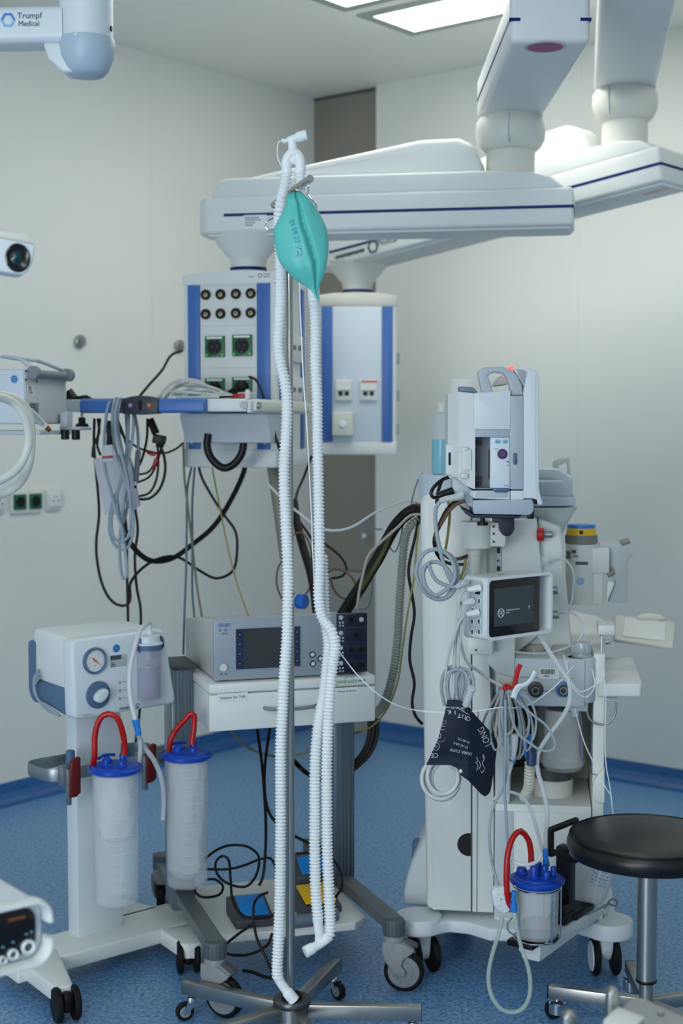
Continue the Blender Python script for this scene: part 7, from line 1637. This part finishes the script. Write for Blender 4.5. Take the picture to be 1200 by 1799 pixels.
# ---------------------------------------------------------------- cable bunch with a red tie
m = MB(); rnd = random.Random(5)
Yt = 3.47
top = (892, 1208)
for k in range(13):
    x0 = 884+k*1.7; spread = (k-6)*4.2+rnd.uniform(-3, 3); ln = 95+rnd.uniform(-20, 35)
    bw = 5+rnd.uniform(0, 9); Yk = Yt+rnd.uniform(-.02, .03)
    m.cur = k % 2
    m.tube([W(x0, 1207, Yk), W(x0+spread*.35-bw*.4, 1225, Yk), W(x0+spread-bw, 1207+ln*.6, Yk), W(x0+spread-bw*.3, 1207+ln, Yk), W(x0+spread+bw*.8, 1207+ln*.92, Yk), W(x0+spread+bw, 1207+ln*.55, Yk), W(x0+spread*.45+bw*.4, 1228, Yk), W(x0+2, 1209, Yk)], .0031, 8)
m.cur = 0
m.tube([W(x, y, 3.42) for x, y in ((896, 1212), (908, 1230), (935, 1255), (960, 1275), (972, 1295), (976, 1310), (968, 1319), (950, 1318), (930, 1305), (912, 1290), (900, 1265), (894, 1230), (893, 1212))], .0032, 8)
m.tube([W(x, y, 3.43) for x, y in ((900, 1216), (925, 1225), (938, 1245), (942, 1270), (938, 1295), (932, 1305))], .003, 8)
solo('cable_bunch', 'bunch of looped grey cables gathered by a red tie at the bay edge', 'cable', m, [mat('coil_grey', (1, 1, 1)), mat('bunch_beige', srgb(176, 176, 166), .5)])
m = MB()
def ribbon(m, pts, w, t, Y):
    m.tube([W(x, y, Y) for x, y in pts], w, 10, .004, rf=lambda i, a: (w, t), flat=(1, 0, 0))
ribbon(m, ((904, 1210), (906, 1195), (909, 1180), (914, 1167)), .0065, .0015, 3.43); ribbon(m, ((884, 1212), (892, 1208), (900, 1210)), .004, .004, 3.43); m.tube([W(884, 1212, 3.43), W(888, 1203, 3.43), W(896, 1206, 3.43), W(886, 1211, 3.43)], .0035, 8)
solo('red_tie', 'red fabric cable tie standing up from the grey cable bunch', 'cable tie', m, mat('red_fabric', srgb(176, 14, 22), .6))
m = MB(); ribbon(m, ((903, 1226), (905, 1215), (909, 1206), (918, 1204), (928, 1199), (935, 1190), (940, 1179)), .005, .0022, 3.41)
ribbon(m, ((902, 1226), (906, 1214), (912, 1205)), .0075, .002, 3.412)
solo('white_clip', 'curved white plastic clip beside the red tie', 'clip', m, coolwhite)
# blue connector with ribbed tube at the bay
m = MB(); m.tube([W(x, y, 3.5) for x, y in ((925, 1290), (926, 1310), (930, 1330))], .011, 12); m.cur = 1; m.cyl(W(934, 1312, 3.49), W(933, 1345, 3.49), .012, 14, bev=.003); m.cyl(W(935, 1306, 3.485), W(932, 1322, 3.485), .0095, 14)
bc = solo('blue_connector', 'sky blue and navy tube connector hanging inside the cable bunch', 'connector', m, [skyplastic, mat('connector_navy', srgb(40, 62, 100), .4)])
m = MB(); corr(m, ((931, 1338, 3.52), (930, 1360, 3.53), (928, 1385, 3.55), (920, 1402, 3.58)), .0095, .009, 14); solo('ribbed_hose', 'short cream ribbed tube below the blue connector in the bay', 'hose', m, mat('cream_hose', srgb(206, 206, 190), .45))
m = MB(); m.tube([W(905, 1290, 3.46), W(903, 1320, 3.46), W(898, 1345, 3.46), W(894, 1362, 3.46)], .01, 12, rf=lambda i, a: .010-.006*min(1, a/.1)); m.cur = 1; m.cyl(W(901, 1336, 3.46), W(900, 1338, 3.46), .0098, 14); solo('syringe_like_tube', 'milky tapering tube with a blue ring inside the cable bunch', 'tube', m, [milky, skyplastic]).name = 'tapered_tube'

# long hanging lines at the right machine
LN = lambda lab, pts, r, mt, n='white_cable': cable(n, lab, pts, r, mt, 'tube' if n.endswith('tube') else 'cable')
LN('grey cable hanging from the bunch past the cuff down to the small white box', ((884, 1210, 3.45), (878, 1260, 3.44), (880, 1310, 3.43), (890, 1345, 3.42), (886, 1380, 3.4), (866, 1420, 3.38), (860, 1460, 3.37), (862, 1500, 3.37), (868, 1530, 3.37), (876, 1555, 3.36)), .0035, mat('coil_grey', (1, 1, 1)))
LN('straight pale blue-grey cable from the bunch down into the small white box', ((888, 1230, 3.42), (888, 1300, 3.4), (886, 1370, 3.39), (889, 1430, 3.38), (892, 1480, 3.37), (895, 1540, 3.36)), .0035, greycable)
LN('milky tube from the touch display snaking past the valve block down the cabinet', ((944, 1110, 3.6), (962, 1140, 3.58), (985, 1175, 3.55), (1000, 1200, 3.53), (1000, 1235, 3.52), (985, 1265, 3.5), (962, 1295, 3.5), (945, 1325, 3.5), (945, 1355, 3.5), (955, 1390, 3.5), (962, 1430, 3.5), (959, 1470, 3.5), (958, 1495, 3.48)), .0058, milky, 'milky_tube')
LN('milky tube arching over the cabinet edge to the blue canister lid', ((868, 1405, 3.46), (880, 1392, 3.46), (900, 1392, 3.46), (920, 1402, 3.47), (935, 1430, 3.47), (945, 1465, 3.47), (955, 1500, 3.46)), .0042, milky, 'milky_tube')
LN('thin clear line leaving the tower, curling down behind the touch display', ((955, 990, 3.78), (985, 981, 3.78), (1000, 990, 3.78), (1008, 1010, 3.78), (1006, 1045, 3.78), (1000, 1075, 3.78)), .0028, milky, 'clear_tube')
LN('clear line looping from the lower tower outlet to the valve knob', ((968, 1078, 3.76), (1000, 1076, 3.76), (1018, 1085, 3.74), (1025, 1105, 3.72), (1016, 1125, 3.72), (990, 1140, 3.7), (950, 1148, 3.7), (900, 1145, 3.7)), .0028, milky, 'clear_tube')
for k, pts in enumerate((((990, 1150), (996, 1175), (1008, 1210), (1030, 1225), (1045, 1205), (1040, 1175)), ((996, 1160), (1000, 1190), (1020, 1215), (1050, 1200), (1062, 1185), (1055, 1165)), ((1046, 1165), (1060, 1190), (1064, 1220), (1063, 1300), (1065, 1345), (1072, 1385), (1077, 1430)), ((1010, 1245), (1025, 1300), (1045, 1345), (1062, 1380), (1072, 1395)))):
    LN(('thin clear line curling around the valve knob', 'thin clear line hanging in a bow right of the valve knob', 'thin white line falling straight from the steel hook past the cabinet', 'thin clear line slanting across the right post')[k], [(x, y, 3.62) for x, y in pts], .0014, hosewhite, 'clear_tube')

# ---------------------------------------------------------------- accessory rail, canister in wire basket
zr2 = .205
fa_r = Frame((WZ(925, 1660, zr2).x, WZ(925, 1660, zr2).y, 0), 0)
ra = WZ(930, 1655, zr2); rb_ = WZ(1040, 1585, zr2); dr2 = (rb_-ra); dr2.z = 0; Lr2 = dr2.length; ang_r = math.degrees(math.atan2(dr2.y, dr2.x))
fr2 = Frame((ra.x, ra.y, 0), ang_r)       # x along the rail away from the camera
inm = tm.matrix_world if False else None
MR = fm.I @ fr2.M
m = MB(); m.X = MR; m.box(0, Lr2+.06, -.03, .03, zr2-.03, zr2, .004); m.prism([(.012, zr2-.05), (.012, zr2-.028), (Lr2+.05, zr2-.028), (Lr2+.05, zr2-.038)], -.022, .028, 'y', .004); m.build('accessory_rail', coolwhite, tm)
th = thing('canister_holder', 'black upright canister holder with rectangular grip on the white accessory rail', 'holder', Frame((ra.x, ra.y, zr2), ang_r))
def H_(px, py, Y): return fr2.I @ W(px, py, Y)
pb_ = H_(1018, 1615, 3.55); pt_ = H_(1012, 1490, 3.55)
m = MB(); m.box(pb_.x-.018, pb_.x+.018, -.02, .02, .001, pt_.z-zr2, .004); m.box(pb_.x-.05, pb_.x+.05, -.024, .024, .001, .026, .004); m.box(pb_.x-.045, pb_.x-.01, -.02, .02, .02, .05, .004); m.box(pb_.x+.0, pb_.x+.11, -.03, .03, .001, .016, .004); m.build('upright', black, th)
m = MB(); gp = [H_(x, y, Y) for x, y, Y in ((968, 1500, 3.47), (968, 1458, 3.47), (1012, 1441, 3.54), (1012, 1486, 3.54))]
gv = [Vector((p.x, p.y, p.z-zr2)) for p in gp]
for a, b in zip(gv, gv[1:]+gv[:1]): m.tube([a, b], .008, 8, raw=True); m.sphere(a, .008, seg=8)
m.tube([gv[0]*.3+gv[3]*.7+Vector((0, 0, -.01)), gv[3]+Vector((0, 0, -.03))], .016, 8, raw=True)
m.build('grip', black, th)
# canister three
c3 = W(943, 1643, 3.40); f3 = Frame((c3.x, c3.y, 0), 10); z3 = max(c3.z, zr2+.006)
t3 = thing('suction_canister', 'short clear suction canister with blue lid in a wire basket beside the black stool', 'canister', Frame((c3.x, c3.y, z3), 10))
H3 = W(943, 1545, 3.40).z-z3; r3 = 39.5/FPX*3.4
m = MB(); m.lathe([(0, 0), (r3*.9, 0), (r3*.95, .006), (r3, H3), (r3*.97, H3), (r3*.92, .008), (0, .004)], 44, cap=False); m.build('clear_cup', mat('clear_cup_grey', srgb(205, 212, 216), .12, alpha=.34), t3)
m = MB(); m.sphere((0, 0, .03), r3*.7, 1, 1, .35); m.build('residue', mat('residue', srgb(208, 200, 198), .5, alpha=.5), t3)
m = MB(); m.lathe([(r3*.99, H3-.014), (r3*1.04, H3-.004), (r3*1.24, H3-.004), (r3*1.25, H3+.003), (r3*1.2, H3+.005), (r3*.95, H3+.004), (r3*.9, H3+.008), (0, H3+.009)], 48, cap=False); l3 = m.build('lid', blueplastic, t3)
for (x, y, rr_, hh) in ((-.012, -.012, .01, .038), (.022, .01, .009, .03), (.016, -.022, .009, .026), (.042, .004, .007, .028), (-.03, .03, .012, .022), (.01, .034, .012, .032)):
    m = MB(); m.lathe([(rr_*1.25, .004), (rr_*1.25, .010), (rr_, .012), (rr_, hh-.002), (rr_*.85, hh)], 20, Matrix.Translation((x, y, H3))); m.build('port', blueplastic, l3)
m = MB(); text_mesh(m, 'Medi-Vac 1000 cc', .0095, Matrix.Rotation(R(32), 4, 'Z') @ Matrix.Translation((0, -r3*.985, H3*.5)) @ Matrix.Rotation(PI/2, 4, 'X') @ Matrix.Rotation(PI/2, 4, 'Z'), sx=1.0); m.build('lettering', whiteink, t3)
bk = thing('wire_basket', 'chrome wire basket holding the short canister on the accessory rail', 'basket', Frame((c3.x, c3.y, z3), 10))
m = MB(); zt3 = H3-.016; rw = r3*1.08; m.tube([(rw*math.cos(R(20*k)), rw*math.sin(R(20*k)), zt3) for k in range(18)], .0019, 8, closed=True); m.build('top_ring', chrome, bk)
m = MB(); m.tube([(rw*.97*math.cos(R(20*k)), rw*.97*math.sin(R(20*k)), -.004) for k in range(18)], .0019, 8, closed=True); m.build('bottom_ring', chrome, bk)
for a in (-70, -25, 55, 130, 205): m = MB(); m.tube([(rw*math.cos(R(a)), rw*math.sin(R(a)), zt3), (rw*math.cos(R(a)), rw*math.sin(R(a)), -.002)], .0019, 8); m.build('upright_wire', chrome, bk)
m = MB(); i3 = f3.I; hk_ = [Vector(i3 @ W(x, y, 3.38)) - Vector((0, 0, z3)) for x, y in ((900, 1612), (893, 1620), (892, 1632), (900, 1641), (925, 1650), (955, 1660), (962, 1650))]; m.tube(hk_, .0024, 8); m.build('front_hook', chrome, bk)
pc3 = W(975, 1655, 3.42)
m = MB(); m.X = fr2.M; q0 = fr2.I @ Vector((c3.x, c3.y, 0)); m.box(q0.x-.05, q0.x+.06, -.034, .034, zr2+.0005, z3-.0065, .001); m.box(q0.x+.02, q0.x+.05, -.055, -.02, zr2+.0005, zr2+.016, .003)
solo('holder_plate', 'black base plate with small white marks under the wire basket', 'plate', m, black)
cable('red_tube', 'red tube arching over the short canister to a small red cap', ((895, 1600, 3.34), (891, 1570, 3.33), (890, 1530, 3.33), (893, 1495, 3.34), (902, 1470, 3.35), (915, 1460, 3.37), (928, 1475, 3.38), (933, 1500, 3.39), (933, 1520, 3.39)), .0072, redtube, 'tube', seg=12)
cable('milky_tube', 'short milky tube looping between two ports of the short canister lid', ((951, 1500, 3.36), (945, 1512, 3.35), (930, 1519, 3.34), (912, 1518, 3.34), (900, 1512, 3.35)), .0048, milky, 'tube')
m = MB(); m.cyl(W(958, 1492, 3.44), W(959, 1512, 3.44), .0068, 14, bev=.001); m.cyl(W(959, 1512, 3.44), W(960, 1522, 3.44), .0085, 14, bev=.001); solo('tube_connector', 'light blue tube connector standing on the short canister lid', 'connector', m, skyplastic)
# small white box
pwb = W(880, 1578, 3.34); fwb = Frame((pwb.x, pwb.y, pwb.z), 8)
twb = thing('transducer_box', 'small white box with coloured marks hanging on cables beside the short canister', 'sensor box', fwb)
m = MB(); Tt = Matrix.Rotation(R(-14), 4, 'Y')
m.X = Tt; m.prism([(-.022, -.012), (-.02, .024), (-.008, .032), (.016, .030), (.024, .018), (.020, -.022), (.010, -.036), (-.006, -.036)], -.012, .012, 'y', .005, 3); b_w = m.build('box_body', coolwhite, twb)
m = MB(); m.X = Tt
for k in range(9): x, z = rnd.uniform(-.01, .012), rnd.uniform(-.014, .016); m.cur = k % 3; m.box(x-.0015, x+.002, -.0126, -.0118, z-.001, z+.001)
m.build('coloured_marks', [ink, mat('mark_orange', srgb(220, 120, 60), .5), yellow], b_w)
m = MB(); m.X = Tt; m.cyl((.018, 0, .0), (.032, -.002, .002), .0065, 14, bev=.002); m.build('red_cap', red, b_w)
m = MB(); m.cyl(W(903, 1565, 3.33), W(902, 1585, 3.33), .0055, 12); m.cyl(W(902, 1585, 3.33), W(903, 1602, 3.33), .0085, 14, bev=.002); solo('tube_connector', 'sky blue connector on the clear tube right of the small white box', 'connector', m, skyplastic)
cable('clear_tube', 'clear tube hanging in a long loop nearly down to the floor', ((883, 1610, 3.33), (876, 1640, 3.32), (864, 1680, 3.3), (858, 1715, 3.29), (862, 1745, 3.28), (875, 1768, 3.27), (892, 1778, 3.27), (912, 1776, 3.27), (926, 1762, 3.27), (932, 1735, 3.28), (928, 1700, 3.29), (916, 1665, 3.31), (908, 1630, 3.32), (903, 1600, 3.33)), .0052, mat('greenish_clear', srgb(176, 194, 188), .2, alpha=.6), 'tube')
# infusion bottle lying behind the holder
p = W(1062, 1560, 3.72); 
m = MB(); M = Matrix.Translation(W(1040, 1582, 3.66)) @ (W(1068, 1500, 3.66)-W(1040, 1582, 3.66)).to_track_quat('Z', 'Y').to_matrix().to_4x4()
m.lathe([(0, 0), (.024, 0), (.03, .008), (.032, .02), (.033, .13), (.028, .14), (0, .142)], 28, M @ Matrix.Diagonal((1, 1, 1, 1)), cap=False)
ib = solo('infusion_bottle', 'clear infusion bottle with pale blue print leaning behind the black holder', 'bottle', m, mat('bottle_clear', srgb(206, 214, 218), .2, alpha=.6))
m = MB(); inv_ = M.inverted() @ Vector((0, 0, CAMZ)); ca_ = math.atan2(inv_.y, inv_.x)
for k in range(7):
    zz = .05+.009*k; m.cur = 1 if k < 6 else 2
    for j in range(8): 
        if rnd.random() < .8: a0 = ca_+R(-40+10*j); m.add([M @ Vector((.0334*math.cos(a0+R(d)), .0334*math.sin(a0+R(d)), zz+e)) for d, e in ((0, 0), (8, 0), (8, .003), (0, .003))], [(0, 1, 2, 3)])
m.build('bottle_print', [paper, mat('print_blue', srgb(100, 150, 190), .5), skyplastic], ib)
m = MB(); m.tube([W(x, y, 3.6) for x, y in ((1030, 1608), (1052, 1597), (1070, 1588), (1082, 1592), (1084, 1582), (1074, 1580), (1062, 1596))], .0026, 8); solo('wire_hook', 'bent steel wire lying beside the black holder foot', 'hook', m, steel)

# ---------------------------------------------------------------- stool
cst = WZ(1135, 1765, .07); fst = Frame((cst.x, cst.y, 0), 0)
ts = thing('swivel_stool', 'round black padded swivel stool with brushed steel column at the right edge', 'stool', fst)
m = MB(); rS = .192; zS = .487
m.lathe([(0, zS-.055), (rS*.88, zS-.056), (rS*.97, zS-.05), (rS*1.0, zS-.035), (rS*1.0, zS-.022), (rS*.97, zS-.008), (rS*.93, zS-.003), (rS*.7, zS+.003), (0, zS+.006)], 64, cap=False); st_ = m.build('seat', blackleather, ts)
m = MB(); m.lathe([(rS*.955, zS-.006), (rS*.962, zS-.002), (rS*.97, zS-.006)], 64, cap=False); m.tube([(rS*.968*math.cos(R(6*k)), rS*.968*math.sin(R(6*k)), zS-.006) for k in range(60)], .0016, 6, closed=True, raw=True); m.build('piping', black, st_)
m = MB(); m.cyl((0, 0, .13), (0, 0, zS-.056), .0235, 32); m.build('column', steel, ts); m = MB(); m.cyl((0, 0, .05), (0, 0, .13), .0165, 28); m.cur = 1; m.lathe([(.0235, .126), (.025, .128), (.025, .132), (.0235, .134)], 32); m.build('inner_column', [alu, black], ts)
for k, a in enumerate((160, 88, 16, -56, -128)):
    A = Matrix.Rotation(R(a), 4, 'Z'); m = MB(); m.X = A; m.box(.0, .235, -.0125, .0125, .058, .088, .002); ar = m.build('base_arm', steel, ts)
    m = MB(); m.X = A; m.box(.234, .238, -.0125, .0125, .058, .088, .001); m.build('end_cap', black, ar)
    e = A @ Vector((.215, 0, 0)); m = MB(); m.cyl((e.x, e.y, .03), (e.x, e.y, .06), .005, 10); m.X = Matrix.Translation((e.x, e.y, 0)) @ Matrix.Rotation(R(a-40), 4, 'Z')
    m.lathe([(.02, .02), (.021, .046), (.012, .05)], 20); o = m.build('caster', chrome, ar)
    m = MB(); m.X = Matrix.Translation((e.x, e.y, 0)) @ Matrix.Rotation(R(a-40), 4, 'Z'); m.cyl((.016, -.012, .022), (.016, .012, .022), .022, 28, bev=.004); m.build('wheel', rubber, o)
# ---------------------------------------------------------------- grey table corner, bottom right
Yf = 2.3; zf = W(1110, 1760, Yf).z
pf_ = W(1110, 1760, Yf); ff = Frame((pf_.x, pf_.y, 0), 0)
tf = thing('table_plate', 'out-of-focus grey plate with a metal clamp at the bottom right corner', 'table', Frame((pf_.x, pf_.y, zf), 0))
def F_(px, py): o = ff.onz(px, py, zf); return (o.x, o.y)
m = MB(); m.prism([F_(1020, 1830), F_(1110, 1752), F_(1130, 1752), F_(1260, 1810), F_(1260, 1960), F_(1000, 1960)], -.03, 0, 'z', .004); tpp = m.build('plate', mat('plate_grey', srgb(176, 178, 174), .4, .2), tf)
m = MB(); m.prism([F_(1060, 1800), F_(1085, 1776), F_(1132, 1795), F_(1100, 1830), F_(1060, 1830)], .001, .008, 'z', .002); m.build('pad', mat('pad_white', (1, 1, 1)), tf)
m = MB(); m.cyl((F_(1161, 1782)[0], F_(1161, 1782)[1], .0), (F_(1161, 1782)[0], F_(1161, 1782)[1], .004), .006, 16, bev=.001); m.build('screw', steel, tpp)
for px, top_, w_ in ((1077, 1735, .011), (1001, 1776, .012)):
    b = ff.I @ W(px, 1800, Yf-.02); t_ = ff.I @ W(px, top_, Yf-.02); m = MB(); m.prism([(b.x-w_, b.z-zf-.06), (b.x-w_, t_.z-zf-.006), (b.x-w_*.4, t_.z-zf), (b.x+w_*.5, t_.z-zf-.002), (b.x+w_, t_.z-zf-.012), (b.x+w_, b.z-zf-.06)], b.y-.012, b.y+.014, 'y', .003); m.build('clamp', steel, tf)
b = F_(1220, 1900); m = MB(); m.cyl((b[0], b[1]-.02, -zf+.0005), (b[0], b[1]-.02, -.02), .03, 20); m.build('leg', steel, tf)
